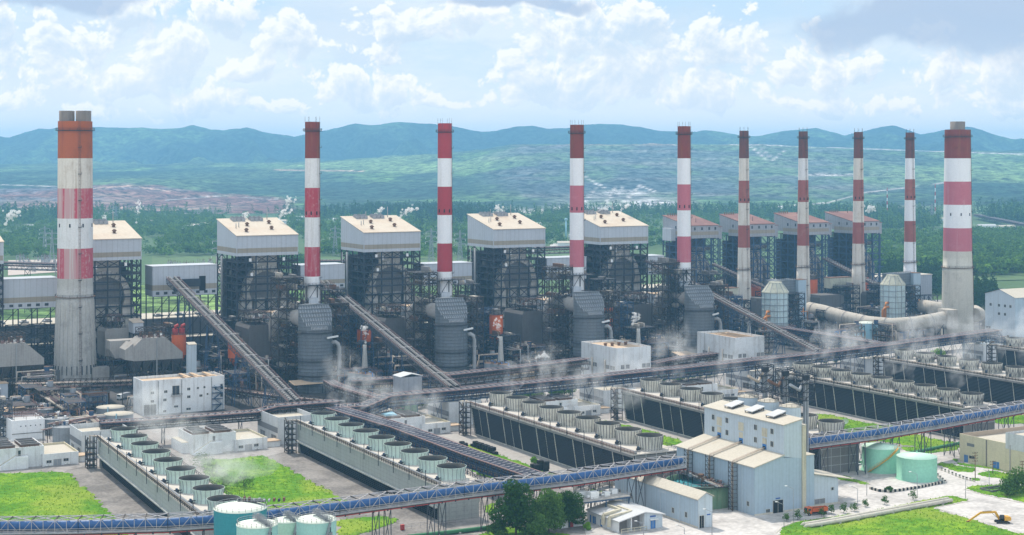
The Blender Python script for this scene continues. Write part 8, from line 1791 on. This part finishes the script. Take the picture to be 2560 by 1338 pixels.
for px, py, h, lab in ((530, 1190, 6, 'wispy shrub behind the last fans of the leftmost cooling tower'), (560, 1225, 6.5, 'wispy shrub at the near corner of the middle lawn'), (610, 1222, 6, 'wispy shrub beside the teal tank'), (505, 1165, 5, 'wispy shrub at the far corner of the middle lawn')): big_tree(px, py, h, 8.5, lab, int(px), 'leaf_mid', 700, .28, 8)

# ---------------------------------------------------------------- grass
def inside(poly, x, y):
    r = np.zeros(x.shape, bool); n = len(poly)
    for i in range(n):
        x0, y0 = poly[i]; x1, y1 = poly[(i+1) % n]
        if y0 == y1: continue
        r ^= ((y0 > y) != (y1 > y)) & (x < (x1-x0)*(y-y0)/(y1-y0)+x0)
    return r
m, nt, b = newmat('grass'); tc = N(nt, 'TexCoord').outputs['Object']
c = mixc(nt, maprange(nt, noise_at(nt, tc, .05, detail=6, rough=.7), .40, .62), (.095, .225, .016), (.205, .335, .024))
c = mixc(nt, mth(nt, 'MULTIPLY', maprange(nt, noise_at(nt, tc, .32, detail=7, rough=.8), .44, .60), .7), c, (.045, .15, .012))
c = mixc(nt, mth(nt, 'MULTIPLY', maprange(nt, noise_at(nt, tc, .022, detail=3, off=(4, 7, 0)), .52, .66), .6), c, (.27, .32, .045))
c = mixc(nt, mth(nt, 'MULTIPLY', maprange(nt, noise_at(nt, tc, .035, detail=6, off=(14, 3, 0), rough=.7), .60, .70), .7), c, (.20, .18, .08))
nt.links.new(c, b.inputs['Base Color']); b.inputs['Roughness'].default_value = .95; b.inputs['Specular IOR Level'].default_value = .05
GR = []
def grass(pix, step=.75, hgt=.55, zb=.12, tuft=.42):
    poly = [(P(*q).x, P(*q).y) for q in pix]; xs = [q[0] for q in poly]; ys = [q[1] for q in poly]
    gx = np.arange(min(xs)-step, max(xs)+step, step); gy = np.arange(min(ys)-step, max(ys)+step, step*1.3); X, Y = np.meshgrid(gx, gy)
    e = fbm(X/3.1, Y/3.1, 3, 9)-.5; ins = inside(poly, X+e*4.0, Y+e*4.0)
    Zg = zb+hgt*np.clip((fbm(X/2.6, Y/2.6, 4, 4)-.25)*1.6, 0, 1.2)+.25*(fbm(X/11, Y/11, 3, 14))
    ok = ins[:-1, :-1] & ins[1:, :-1] & ins[:-1, 1:] & ins[1:, 1:]
    near_edge = ~(ins & np.roll(ins, 1, 0) & np.roll(ins, -1, 0) & np.roll(ins, 1, 1) & np.roll(ins, -1, 1)); Zg = np.where(near_edge, .06, Zg)
    ii = np.arange(X.size).reshape(X.shape); q = np.stack([ii[:-1, :-1], ii[:-1, 1:], ii[1:, 1:], ii[1:, :-1]], -1)[ok]
    used, inv = np.unique(q, return_inverse=True); v = np.stack([X, Y, Zg], -1).reshape(-1, 3)[used]
    me = np_mesh('grass', v, inv.reshape(-1, 4), 4); me.materials.append(M['grass']); me.polygons.foreach_set('use_smooth', np.ones(len(me.polygons), bool))
    o = link('grass', me); o['kind'] = 'stuff'; o['label'] = 'bright green grass lawn'
    n = min(60000, int(len(q)*tuft)); k = RNG.integers(0, len(q), n); c0 = v[inv.reshape(-1, 4)[k, 0]]
    c0 = c0+np.stack([RNG.uniform(0, step, n), RNG.uniform(0, step, n), np.zeros(n)], 1)
    a = RNG.uniform(0, 6.3, n); hh = RNG.uniform(.15, .55, n); ww = RNG.uniform(.12, .35, n); lx, ly = RNG.normal(0, .25, n), RNG.normal(0, .25, n)
    d = np.stack([np.cos(a)*ww, np.sin(a)*ww, np.zeros(n)], 1); up = np.stack([lx, ly, hh], 1)
    vv = np.stack([c0-d, c0+d, c0+d*.3+up, c0-d*.3+up], 1).reshape(-1, 3)
    g = crown_obj('blades', vv, 'grass_blade', o); GR.append(o); return o
grass([(-80, 1188), (160, 1180), (172, 1184), (230, 1236), (285, 1290), (330, 1345), (-120, 1420)])
grass([(498, 1150), (560, 1150), (655, 1140), (672, 1143), (760, 1195), (845, 1240), (872, 1256), (800, 1268), (700, 1278), (690, 1300), (600, 1330), (560, 1270), (505, 1185)])
grass([(840, 1302), (900, 1295), (960, 1290), (1000, 1305), (965, 1318), (880, 1345), (840, 1360)])
grass([(1170, 1110), (1205, 1122), (1300, 1155), (1390, 1190), (1370, 1192), (1300, 1185), (1200, 1150), (1150, 1130)], hgt=.45)
grass([(1085, 1105), (1150, 1135), (1330, 1195), (1250, 1200), (1190, 1190), (1170, 1170), (1120, 1130)], hgt=.45)
grass([(1488, 1056), (1510, 1052), (1600, 1070), (1712, 1105), (1706, 1112), (1650, 1118), (1600, 1098)], hgt=.45)
grass([(1175, 1345), (1262, 1320), (1290, 1316), (1440, 1342), (1440, 1400), (1150, 1400)], hgt=.7)
grass([(1210, 1265), (1235, 1255), (1245, 1280), (1220, 1290)], hgt=.3); grass([(1475, 1222), (1510, 1228), (1500, 1236), (1470, 1232)], hgt=.4)
grass([(2030, 1036), (2060, 1036), (2170, 1058), (2240, 1068), (2330, 1098), (2398, 1108), (2396, 1122), (2300, 1120), (2200, 1105), (2110, 1112), (2040, 1080)], hgt=.45)
grass([(2030, 1120), (2130, 1118), (2150, 1135), (2100, 1150), (2040, 1150)], hgt=.4); grass([(2250, 1118), (2400, 1118), (2398, 1126), (2330, 1135), (2255, 1128)], hgt=.45)
grass([(2460, 1052), (2540, 1040), (2600, 1036), (2600, 1060), (2500, 1062)], hgt=.4)
grass([(1942, 1330), (1956, 1318), (1985, 1306), (2060, 1295), (2160, 1282), (2300, 1252), (2372, 1240), (2420, 1248), (2424, 1253), (2340, 1270), (2345, 1275), (2430, 1300), (2600, 1350), (2600, 1420), (1935, 1420), (1935, 1345)], hgt=.42)
grass([(2410, 1222), (2430, 1214), (2500, 1213), (2600, 1222), (2600, 1262), (2530, 1252), (2450, 1234)], hgt=.45)
grass([(2340, 1162), (2352, 1156), (2440, 1172), (2438, 1182), (2400, 1182)], hgt=.5); grass([(2445, 1182), (2480, 1178), (2600, 1200), (2600, 1208), (2540, 1208), (2440, 1188)], hgt=.5); grass([(2426, 1195), (2456, 1198), (2458, 1204), (2430, 1206)], hgt=.4)
grass([(2085, 1194), (2110, 1190), (2170, 1206), (2176, 1212), (2165, 1214), (2100, 1202)], hgt=.25); grass([(2375, 1148), (2398, 1146), (2396, 1156), (2380, 1158)], hgt=.5)
grass([(2380, 1160), (2600, 1196), (2600, 1190), (2395, 1156)], hgt=.4)
# concrete strips, aprons and the earth pad
sheet('concrete_apron', [P(160, 1178), P(235, 1160), P(500, 1340), P(325, 1345)], .07, 'apron')
sheet('concrete_apron', [P(665, 1142), P(735, 1124), P(1200, 1345), P(905, 1345)], .07, 'apron')
sheet('concrete_apron', [P(1100, 1088), P(1170, 1084), P(1560, 1200), P(1390, 1200)], .07, 'road_dirt')
sheet('concrete_apron', [P(1480, 1050), P(1550, 1045), P(2010, 1160), P(1800, 1160)], .07, 'road_dirt')
sheet('concrete_apron', [P(2010, 1030), P(2090, 1028), P(2420, 1110), P(2330, 1118)], .07, 'road_dirt')
sheet('plant_road', [P(300, 1072), P(860, 1040), P(2500, 862), P(2500, 850), P(860, 1018), P(300, 1050)], .08, 'road_dirt')
sheet('earth_pad', [P(2345, 1272), P(2440, 1255), P(2700, 1292), P(2700, 1370)], .13, 'road_pale')
for pts, lab in (([(1940, 1334), (1955, 1319), (1985, 1307), (2060, 1296), (2160, 1283)], 0), ([(2410, 1224), (2450, 1236), (2530, 1254), (2600, 1264)], 0), ([(2345, 1274), (2430, 1301), (2600, 1352)], 0), ([(2340, 1270), (2424, 1254)], 0), ([(2100, 1202), (2176, 1213)], 0)):
    q = [P(*a) for a in pts]; o = q[0]; mb = MB()
    for a, b in zip(q, q[1:]): mb.bar(a-o+Vector((0, 0, .14)), b-o+Vector((0, 0, .14)), .35, 'concrete_pale', .3)
    structure('kerb', mb, o)

# ---------------------------------------------------------------- the wooded plain behind the plant
def np_tree(kind, seed, nq):
    rng = np.random.default_rng(seed)
    if kind == 'pine': blobs = [(0, 0, 3+k*2.3, 2.7*(1-k/8.5)+.4, 2.7*(1-k/8.5)+.4, 1.7) for k in range(8)]; s = .95
    elif kind == 'tall': blobs = [(rng.normal(0, 1.2), rng.normal(0, 1.2), 5+k*2.6, 2.6+rng.uniform(-.6, .5)-k*.22, 2.6-k*.22, 2.0) for k in range(6)]; s = 1.1
    else: blobs = [(rng.normal(0, 2.4), rng.normal(0, 2.4), rng.uniform(4.5, 9), rng.uniform(2.2, 3.6), rng.uniform(2.2, 3.6), rng.uniform(1.8, 2.8)) for k in range(6)]; s = 1.25
    return leaf_cloud(blobs, nq, s, rng, .55, .75)
KINDS_ = [('broad', 'leaf_forest', 1), ('broad', 'leaf_dark', 2), ('broad', 'leaf_mid', 3), ('tall', 'leaf_forest', 4), ('pine', 'leaf_pine', 5), ('tall', 'leaf_dark', 6), ('broad', 'leaf_bright', 7)]
TM = []
for k, mm, sd in KINDS_:
    v = np_tree(k, sd, 170 if k != 'pine' else 200); me = np_mesh('tree_mesh', v, np.arange(len(v)).reshape(-1, 4), 4); me.materials.append(M[mm]); me.materials.append(M['bark'])
    mb = MB(); mb.tube([(0, 0, 0), (0, 0, 7)], [.35, .2], 'bark', 5); bm_ = mb.mesh('trunk_mesh')
    TM.append((me, bm_, v))
LOW = [np_tree(k, sd+20, 52 if k != 'pine' else 60) for k, mm, sd in KINDS_]
rng = np.random.default_rng(2024); pts = []
def scatter(poly, n, kinds, s0=.6, s1=1.5):
    xs = [a for a, b in poly]; ys = [b for a, b in poly]; k = 0; tries = 0
    w0 = [P(a, b) for a, b in poly]; pw = [(q.x, q.y) for q in w0]; x0, x1 = min(q[0] for q in pw), max(q[0] for q in pw); y0, y1 = min(q[1] for q in pw), max(q[1] for q in pw)
    X = rng.uniform(x0, x1, n*4); Y = rng.uniform(y0, y1, n*4); ok = inside(pw, X, Y) & ((fbm(X/130, Y/130, 3, 61) > .43) | (rng.random(n*4) < .15)); X, Y = X[ok][:n], Y[ok][:n]
    for x, y in zip(X, Y): pts.append((x, y, rng.uniform(s0, s1), kinds[rng.integers(len(kinds))]))
scatter([(-150, 545), (560, 541), (545, 640), (380, 645), (-150, 655)], 2300, (0, 0, 1, 2, 3, 6))
scatter([(-150, 541), (240, 541), (240, 560), (-150, 570)], 300, (1, 3, 5), 1.2, 1.7)
scatter([(400, 600), (560, 590), (560, 638), (390, 640)], 320, (0, 1, 1, 3))
scatter([(690, 540), (1180, 540), (1180, 650), (960, 650), (800, 640)], 1700, (0, 1, 2, 3, 6))
scatter([(790, 538), (1300, 538), (1300, 548), (790, 550)], 520, (4, 4, 5, 4), 1.1, 1.7)
scatter([(1040, 541), (1180, 541), (1180, 570), (1040, 570)], 160, (4, 4, 4), 1.5, 2.0)
scatter([(1290, 538), (1480, 538), (1480, 600), (1380, 620), (1290, 590)], 520, (0, 1, 3))
scatter([(1560, 538), (2230, 537), (2230, 550), (1560, 553)], 900, (0, 1, 3, 5), 1.0, 1.6)
scatter([(1450, 548), (1830, 546), (1830, 600), (1450, 640)], 900, (0, 1, 2, 3, 6))
scatter([(1800, 545), (2240, 545), (2240, 575), (1800, 560)], 420, (0, 2, 4))
scatter([(2180, 585), (2620, 585), (2620, 690), (2180, 705)], 3800, (0, 0, 0, 2, 2, 1, 6))
scatter([(2180, 536), (2350, 536), (2350, 575), (2180, 580)], 420, (0, 1, 3, 4), 1.0, 1.5)
scatter([(2440, 536), (2640, 536), (2640, 566), (2470, 556)], 520, (1, 1, 5, 3), 1.2, 1.9)
scatter([(2195, 700), (2362, 700), (2362, 745), (2195, 752)], 260, (4, 4, 4), .9, 1.35)
scatter([(2428, 750), (2490, 752), (2490, 790), (2428, 795)], 90, (4, 4), .9, 1.3)
scatter([(640, 660), (770, 655), (770, 680), (640, 690)], 90, (0, 1))
scatter([(-200, 537), (2700, 537), (2700, 541), (-200, 541)], 1700, (0, 1, 3, 5), 1.0, 1.6)
for x0_, y0_ in ((870, 572), (2460, 640), (1330, 560)): pass
# keep clear of the station's own halls and of the open fields
def blocked(x, y):
    q = (x*math.cos(ROT)+y*math.sin(ROT), -x*math.sin(ROT)+y*math.cos(ROT)); b0 = PD(592, 962); h0 = (b0.x*math.cos(ROT)+b0.y*math.sin(ROT), -b0.x*math.sin(ROT)+b0.y*math.cos(ROT))
    return q[1] < h0[1]+100 and y < 1560 and x < 320
pts = [p for p in pts if not blocked(p[0], p[1])]
pts.sort(key=lambda p: (p[1]/p[2]))
TL = {4: 'dark conical pine in the woods behind the power station', 5: 'tall dark tree in the woods behind the power station', 3: 'tall leafy tree in the woods behind the power station'}
for x, y, s, k in pts[:290]:
    o = link('pine_tree' if k == 4 else 'forest_tree', TM[k][0]); o.location = (x, y, 0); o.scale = (s, s, s*rng.uniform(.9, 1.15)); o.rotation_euler = (0, 0, rng.uniform(0, 6.3))
    tag(o, TL.get(k, 'rounded leafy tree in the woods behind the power station' if k != 2 else 'light green rounded tree in the woods behind the power station'), 'tree', 'trees of the woods behind the plant')
for k in range(7):
    sel = [p for p in pts[290:] if p[3] == k]; V_ = LOW[k]; ch = []
    for x, y, s, _ in sel:
        a = rng.uniform(0, 6.3); ca, sa = math.cos(a), math.sin(a); q = V_*s; ch.append(np.stack([q[:, 0]*ca-q[:, 1]*sa+x, q[:, 0]*sa+q[:, 1]*ca+y, q[:, 2]*rng.uniform(.85, 1.15)], 1))
    if not ch: continue
    v = np.concatenate(ch); me = np_mesh('woodland', v, np.arange(len(v)).reshape(-1, 4), 4); me.materials.append(M[KINDS_[k][1]])
    o = link('woodland', me); o['kind'] = 'stuff'; o['label'] = 'far woodland of small trees beyond the power station'
# fields and ground patches of the plain
mat('field', (.085, .135, .045), .95, dirt=(.09, .17, .035), amt=.7, nscale=.02, fine=.2); mat('forest_floor', (.06, .11, .03), .95, dirt=(.06, .10, .025), amt=.6, nscale=.02, fine=.25); mat('pale_ground', (.46, .38, .33), .9, dirt=(.34, .26, .21), amt=.6, nscale=.02)
for i, (pp, mm) in enumerate((([(-400, 538), (2900, 538), (2900, 760), (-400, 700)], 'forest_floor'), ([(380, 640), (560, 636), (560, 668), (380, 668)], 'field'), ([(360, 590), (400, 585), (350, 600)], 'field'), ([(690, 650), (1180, 628), (1180, 690), (690, 690)], 'field'), ([(790, 600), (900, 590), (880, 606), (800, 612)], 'field'), ([(1370, 590), (1460, 585), (1460, 640), (1370, 640)], 'field'), ([(2195, 570), (2265, 568), (2265, 584), (2195, 586)], 'field'), ([(2430, 560), (2620, 575), (2620, 584), (2430, 584)], 'field'),
        ([(20, 652), (230, 648), (280, 672), (20, 690)], 'pale_ground'), ([(400, 668), (620, 662), (640, 680), (400, 690)], 'pale_ground'), ([(30, 545), (235, 547), (235, 550), (30, 548)], 'road_pale'), ([(-100, 530+12), (640, 541), (640, 545), (-100, 548)], 'field'), ([(440, 563), (560, 556), (560, 560), (440, 568)], 'field'), ([(2400, 655), (2600, 658), (2600, 668), (2400, 664)], 'earth'), ([(2200, 690), (2600, 684), (2600, 700), (2200, 712)], 'field'), ([(1375, 612), (1470, 600), (1470, 606), (1375, 622)], 'road_pale'))):
    sheet('plain_ground' if mm != 'field' else 'field', [P(*q) for q in pp], .12+.05*i, mm)
# houses and sheds in the plain
HS = [(255, 541, 34, 6), (300, 539, 48, 7), (420, 556, 26, 5), (455, 575, 22, 6), (470, 570, 20, 5), (368, 560, 16, 5), (345, 552, 18, 5), (395, 551, 16, 5), (500, 566, 20, 5), (735, 551, 22, 6), (700, 560, 22, 6), (640, 556, 18, 5), (832, 556, 24, 6), (860, 612, 26, 5), (1395, 618, 34, 6), (1425, 598, 40, 5), (2232, 590, 36, 5), (2215, 592, 16, 5), (2448, 570, 34, 4), (2500, 572, 34, 4), (2385, 544, 24, 5), (1330, 566, 18, 5), (2352, 553, 18, 5), (80, 668, 9, 4), (62, 575, 22, 7)]
HL = ['with a long pale roof left of the first steaming boiler house', 'with a pale tan roof behind the first steaming boiler house']
for i, (px, py, L, h) in enumerate(HS):
    c = P(px, py); t = thing('far_house', 'small pale-roofed building in the woods, '+('near the left edge' if px < 200 else 'behind the wide orange-topped chimney' if px < 480 else 'left of the mottled chimney' if px < 760 else 'behind the second white-roofed boiler house' if px < 900 else 'by the nearest pink chimney' if px < 1500 else 'on the right side of the plain'), 'building', c, random.uniform(-.3, .3), 'far buildings in the plain')
    mb = MB(); mb.box(0, 0, 0, L, 12, h, 'white_wall', skip=(1,)); part('wall', mb, t); mb = MB(); mb.hexa([(-.5, -.8, h), (L+.5, -.8, h), (L+.5, 12.8, h), (-.5, 12.8, h), (-.5, 5.5, h+2.6), (L+.5, 5.5, h+2.6), (L+.5, 6.5, h+2.6), (-.5, 6.5, h+2.6)], 'roof_pale' if i % 3 else 'roof_grey'); part('roof', mb, t)
for i in range(6):                                                 # saw-tooth sheds by the right edge
    c = PD(2432+i*24, 1545-i*12); t = thing('sawtooth_shed', 'pale shed bay of the saw-tooth row right of the wide pink banded chimney', 'shed', c, ROT, 'saw-tooth shed bays'); h = ZD(716+i*2, c.y)
    mb = MB(); mb.ext([(0, 0), (0, h), (11, h-5), (11, 0)], 0, 46, 'clad_grey', axis='y'); part('wall', mb, t); mb = MB(); mb.poly([(-.05, 0, h-.4), (-.05, 46, h-.4), (-.05, 46, h-3), (-.05, 0, h-3)], 'window_dark'); mb.poly([(.5, -.05, h-.9), (9, -.05, h-4.6), (9, -.05, h-6.6), (.5, -.05, h-3)], 'window_dark'); part('window_strip', mb, t)
c = PD(2218, 1560); t = thing('long_shed', 'long pale shed roof behind the pines at the wide pink chimney', 'shed', c, ROT); mb = MB(); mb.box(0, 0, 0, 75, 20, 9, 'clad_grey', skip=(1,)); part('wall', mb, t); mb = MB(); mb.box(-.5, -.5, 9.01, 75.5, 20.5, 9.5, 'roof_grey'); part('roof', mb, t)
# switchyard gantries, pylons, masts
def pylon(px, py, h, label, arms=True, m='galv', w=4.5, group='transmission pylons', red=False):
    c = P(px, py); t = thing('pylon' if not red else 'radio_mast', label, 'pylon' if not red else 'mast', c, .4, group); mb = MB(); n = 9
    def pt(k, i): f = k/n; r = w*(1-f)**1.2+.5 if not red else w*.22*(1-f)+.5; a = PI/4+i*PI/2; return (r*math.cos(a), r*math.sin(a), h*f)
    for k in range(n):
        mm = m if not red else ('mast_red' if k % 2 == 0 else 'white_paint')
        for i in range(4): mb.bar(pt(k, i), pt(k+1, i), .42 if not red else .5, mm); mb.bar(pt(k, i), pt(k+1, (i+1) % 4), .3, mm); mb.bar(pt(k, i), pt(k, (i+1) % 4), .3, mm)
    part('lattice', mb, t)
    if arms:
        for z in (.62, .76, .9):
            mb = MB(); q = 8.5*(1.15-z*.4); mb.bar((-q, 0, h*z), (q, 0, h*z), .5, m); mb.bar((-q, 0, h*z), (0, 0, h*z+2), .3, m); mb.bar((q, 0, h*z), (0, 0, h*z+2), .3, m)
            for x in (-q, q): mb.bar((x, 0, h*z), (x, 0, h*z-2.6), .35, 'white_paint')
            part('cross_arm', mb, t)
    return t
for px, py, h, lab in ((548, 720, 52, 'grey lattice pylon left of the second white-roofed boiler house'), (130, 672, 46, 'grey lattice pylon left of the wide orange-topped chimney'), (112, 640, 40, 'thin lattice pylon near the left edge'), (1078, 660, 44, 'grey lattice pylon left of the deep red banded chimney'), (1150, 668, 44, 'grey lattice pylon right of the deep red banded chimney'), (838, 640, 40, 'grey lattice pylon right of the mottled slim chimney'), (2330, 560, 40, 'lattice pylon near the red and white mast'), (290, 556, 34, 'far lattice pylon on the tree line at left')): pylon(px, py, h, lab)
pylon(2218, 545, 66, 'red and white lattice mast left of the last thin chimney', False, red=True, group='red and white masts'); pylon(2338, 546, 74, 'red and white lattice mast right of the last thin chimney', False, red=True, group='red and white masts'); pylon(958, 545, 34, 'dark lattice mast on the tree line behind the third boiler house', False, 'steel_brown', 1.4)
c = P(1415, 598); t = thing('water_tower', 'slim turquoise water tower behind the nearest pink banded chimney', 'tower', c, 0); mb = MB(); mb.tube([(0, 0, 0), (0, 0, 30)], [1.6, 1.2], 'tank_sky', 10); part('shaft', mb, t); mb = MB(); mb.lathe([(1.4, 29), (2.6, 31), (2.6, 33), (.3, 34)], 'tank_sky', 12); part('bowl', mb, t)
for i in range(46):
    if i == 0:
        sg = thing('switchyard_gantry', 'small grey switchgear frame in the pale yard at the left', 'switchgear', P(60, 668), ROT, 'switchgear in the pale yard'); mb = MB(); lattice(mb, 0, 0, 5, 1.5, [0, 5, 9], 'galv', .3); part('frame', mb, sg); mb = MB(); mb.bar((1, .7, 9), (1, .7, 11.5), .4, 'rust'); mb.bar((4, .7, 9), (4, .7, 11.5), .4, 'rust'); part('insulator', mb, sg)
    else: dup(sg, P(random.uniform(40, 190), random.uniform(655, 682)) if i < 30 else P(random.uniform(400, 560), random.uniform(668, 684)), random.uniform(0, 1.5))
# far trestle bridge on the right and the dark girder bridges on the plain
gallery([PD(2440, 3330, 11), PD(2560, 2840, 11), PD(2660, 2600, 11)], 12, 5, 'dark trestle conveyor bridge crossing the plain at the right edge', cat='bridge', name='conveyor_bridge', steel='steel_brown', leg=60, bay=9)
gallery([PD(-40, 1330, 42), PD(190, 1300, 42)], 8, 6, 'dark girder conveyor bridge at the left, beyond the boiler houses', cat='bridge', name='conveyor_bridge', leg=40, bay=5)
gallery([PD(800, 1300, 45), PD(880, 1300, 45)], 8, 6, 'dark girder conveyor bridge behind the mottled slim chimney', cat='bridge', name='conveyor_bridge', leg=40, bay=5)
gallery([PD(1330, 1400, 50), PD(1430, 1420, 50)], 8, 6, 'dark girder conveyor bridge behind the nearest pink banded chimney', cat='bridge', name='conveyor_bridge', leg=40, bay=5)
# ---------------------------------------------------------------- steam: lumpy closed puffs filled with thin white vapour
def vapour(name, dens, scale, thr=.42, col=(1, 1, 1), g0=True):
    m = bpy.data.materials.new(name); m.use_nodes = True; nt = m.node_tree; nt.nodes.clear(); M[name] = m
    out = nt.nodes.new('ShaderNodeOutputMaterial'); v = nt.nodes.new('ShaderNodeVolumePrincipled'); v.inputs['Color'].default_value = (*col, 1); v.inputs['Anisotropy'].default_value = .2
    tc = N(nt, 'TexCoord'); n = noise_at(nt, tc.outputs['Object'], scale, detail=4, rough=.6)
    g = N(nt, 'TexGradient'); g.gradient_type = 'SPHERICAL'
    mp = nt.nodes.new('ShaderNodeMapping'); mp.inputs['Location'].default_value = (-1, -1, -1); mp.inputs['Scale'].default_value = (2, 2, 2); nt.links.new(tc.outputs['Generated'], mp.inputs[0]); nt.links.new(mp.outputs[0], g.inputs[0])
    d = mth(nt, 'MULTIPLY', maprange(nt, n, thr, thr+.22), maprange(nt, g.outputs['Fac'], 0, .45)) if g0 else maprange(nt, n, thr, thr+.25); nt.links.new(mth(nt, 'MULTIPLY', d, dens), v.inputs['Density']); nt.links.new(v.outputs[0], out.inputs['Volume'])
vapour('steam_dense', .9, .45, .36, g0=False); vapour('steam_thin', .045, .15, .42)
def puff(c, pts, m, label, group, vox=.6):
    """pts: (dx,dy,dz,r) blobs fused into one ragged closed hull."""
    import bmesh
    bm = bmesh.new()
    for x, y, z, r in pts: bmesh.ops.create_icosphere(bm, subdivisions=2, radius=r, matrix=Matrix.Translation((x, y, z)))
    me = bpy.data.meshes.new('steam_plume'); bm.to_mesh(me); bm.free(); me.materials.append(M[m]); o = link('steam_plume', me); o.location = c
    rm = o.modifiers.new('fuse', 'REMESH'); rm.mode = 'VOXEL'; rm.voxel_size = vox
    return tag(o, label, 'steam', group)
def plume(px, D, z, hgt, drift, r0, label, m='steam_dense'):
    pts = [(0, 0, 0, r0*.3)]; n = 75
    for k in range(n):
        f = (k+.5)/n; w_ = r0*(.22+1.0*f); pts.append((drift*f**1.4+random.gauss(0, .42)*w_, random.gauss(0, .42)*w_, hgt*f+random.gauss(0, .25)*w_, w_*random.uniform(.12, .30)))
    return puff(PD(px, D, z), pts, m, label, 'small white steam plumes', .3)
for px, py, D, hp, dr, r, lab in ((341, 556, 1010, 52, 8, 2.1, 'tall broken white steam plume above the boiler house beside the wide chimney'), (260, 553, 1010, 14, 2, 1.6, 'faint steam wisp at the left end of the half hidden boiler roof'), (698, 548, 1005, 22, 14, 2.4, 'white steam plume drifting right from the second boiler roof'), (718, 520, 1300, 24, 8, 3, 'small white steam puff high beside the mottled slim chimney'), (608, 550, 1005, 13, 8, 2.2, 'low white steam puff at the middle of the second boiler roof'),
        (1000, 545, 1050, 26, 34, 3.0, 'white steam streak drifting right behind the third boiler roof'), (932, 545, 1050, 22, 24, 2.0, 'thin steam wisp over the middle of the third boiler roof'), (1240, 538, 1090, 20, 10, 2.4, 'white steam puff over the boiler house left of the nearest pink chimney'), (1496, 528, 1130, 10, 24, 2.0, 'thin steam wisp over the last white boiler roof, left one'), (1550, 532, 1130, 20, 22, 2.0, 'thin steam wisp over the last white boiler roof, right one'), (2172, 530, 1900, 12, 6, 4.6, 'round white steam puff beside the third thin chimney'), (14, 560, 1300, 30, 24, 4.2, 'thick white steam cloud at the left edge'),
        (914, 856, 874, 40, -3, 2.0, 'pinkish steam from the short vent stack in front of the orange silo, nearest'), (1246, 842, 914, 44, -4, 2.0, 'steam column from the short vent stack before the orange silo at the middle'), (1582, 810, 957, 22, 12, 2.6, 'white steam puff from the vent stack right of the third dark scrubber'), (1340, 895, 900, 8, 26, 2.4, 'low white steam streak at the foot of the pipe racks')):
    plume(px, D, ZD(py, D), hp*D/3900, dr*D/3900*1.0, r*1.35, lab)
SL = ['leftmost pale green tower', 'second pale green tower', 'nearest white-stacked tower', 'tower behind the silo building', 'tower behind the elevators', 'tower at the right edge', 'farthest tower']
k_ = 0
for bi, sel in enumerate(([0, 1, 2, 4, 5, 6, 7], [0, 1, 3, 5], [0, 2, 4], [0, 1, 3, 5], [0, 1, 2, 4, 5, 7], [0, 1, 2, 3, 4, 5], [0, 1])):
    A, B, W, top, n, f0, f1 = BANKS[bi]; d = (B-A); d.z = 0; sx = Vector((-d.y, d.x, 0)).normalized()*-1
    for i in sel:
        c = A+d*(f0+(f1-f0)*i/(n-1)); c = c+U*(W*.55); c.z = top+5; hz = random.uniform(14, 26) if bi != 0 else random.uniform(9, 14)
        pts_ = [(j*random.uniform(.5, 2.6), random.uniform(-2, 2), j*hz/7, random.uniform(2.4, 3.6)+j*random.uniform(.4, 1.0)) for j in range(8)]
        puff(c, pts_, 'steam_thin', 'thin vapour over fan '+('one', 'two', 'three', 'four', 'five', 'six', 'seven', 'eight', 'nine')[i]+' from the far end of the '+SL[bi], 'thin vapour over the cooling towers')
for px, py, r, lab in ((545, 1175, 11, 'drifting vapour over the middle lawn beside the leftmost cooling tower'), (1590, 935, 12, 'vapour drifting over the long gallery below the white louvred building'), (2130, 880, 12, 'vapour drifting past the head house with cowls'), (2260, 840, 12, 'vapour drifting over the long gallery near the curved flue'), (1560, 1010, 9, 'vapour at the far end of the tower behind the silo building'), (480, 1090, 7, 'vapour drifting right from the middle fans of the leftmost cooling tower')):
    c = P(px, py, 12); puff(c, [(random.uniform(-1, 1)*r, random.uniform(-.4, .4)*r, random.uniform(-.2, .6)*r, r*random.uniform(.5, .8)) for _ in range(6)], 'steam_thin', lab, 'thin vapour over the cooling towers')
# very long labels are a sign of trouble
for o in bpy.data.objects:
    L = len(str(o.get('label', 'a b c d')).split())
    if o.parent is None and o.get('category') and not 4 <= L <= 16: print('LABEL', L, o.name, o['label'])
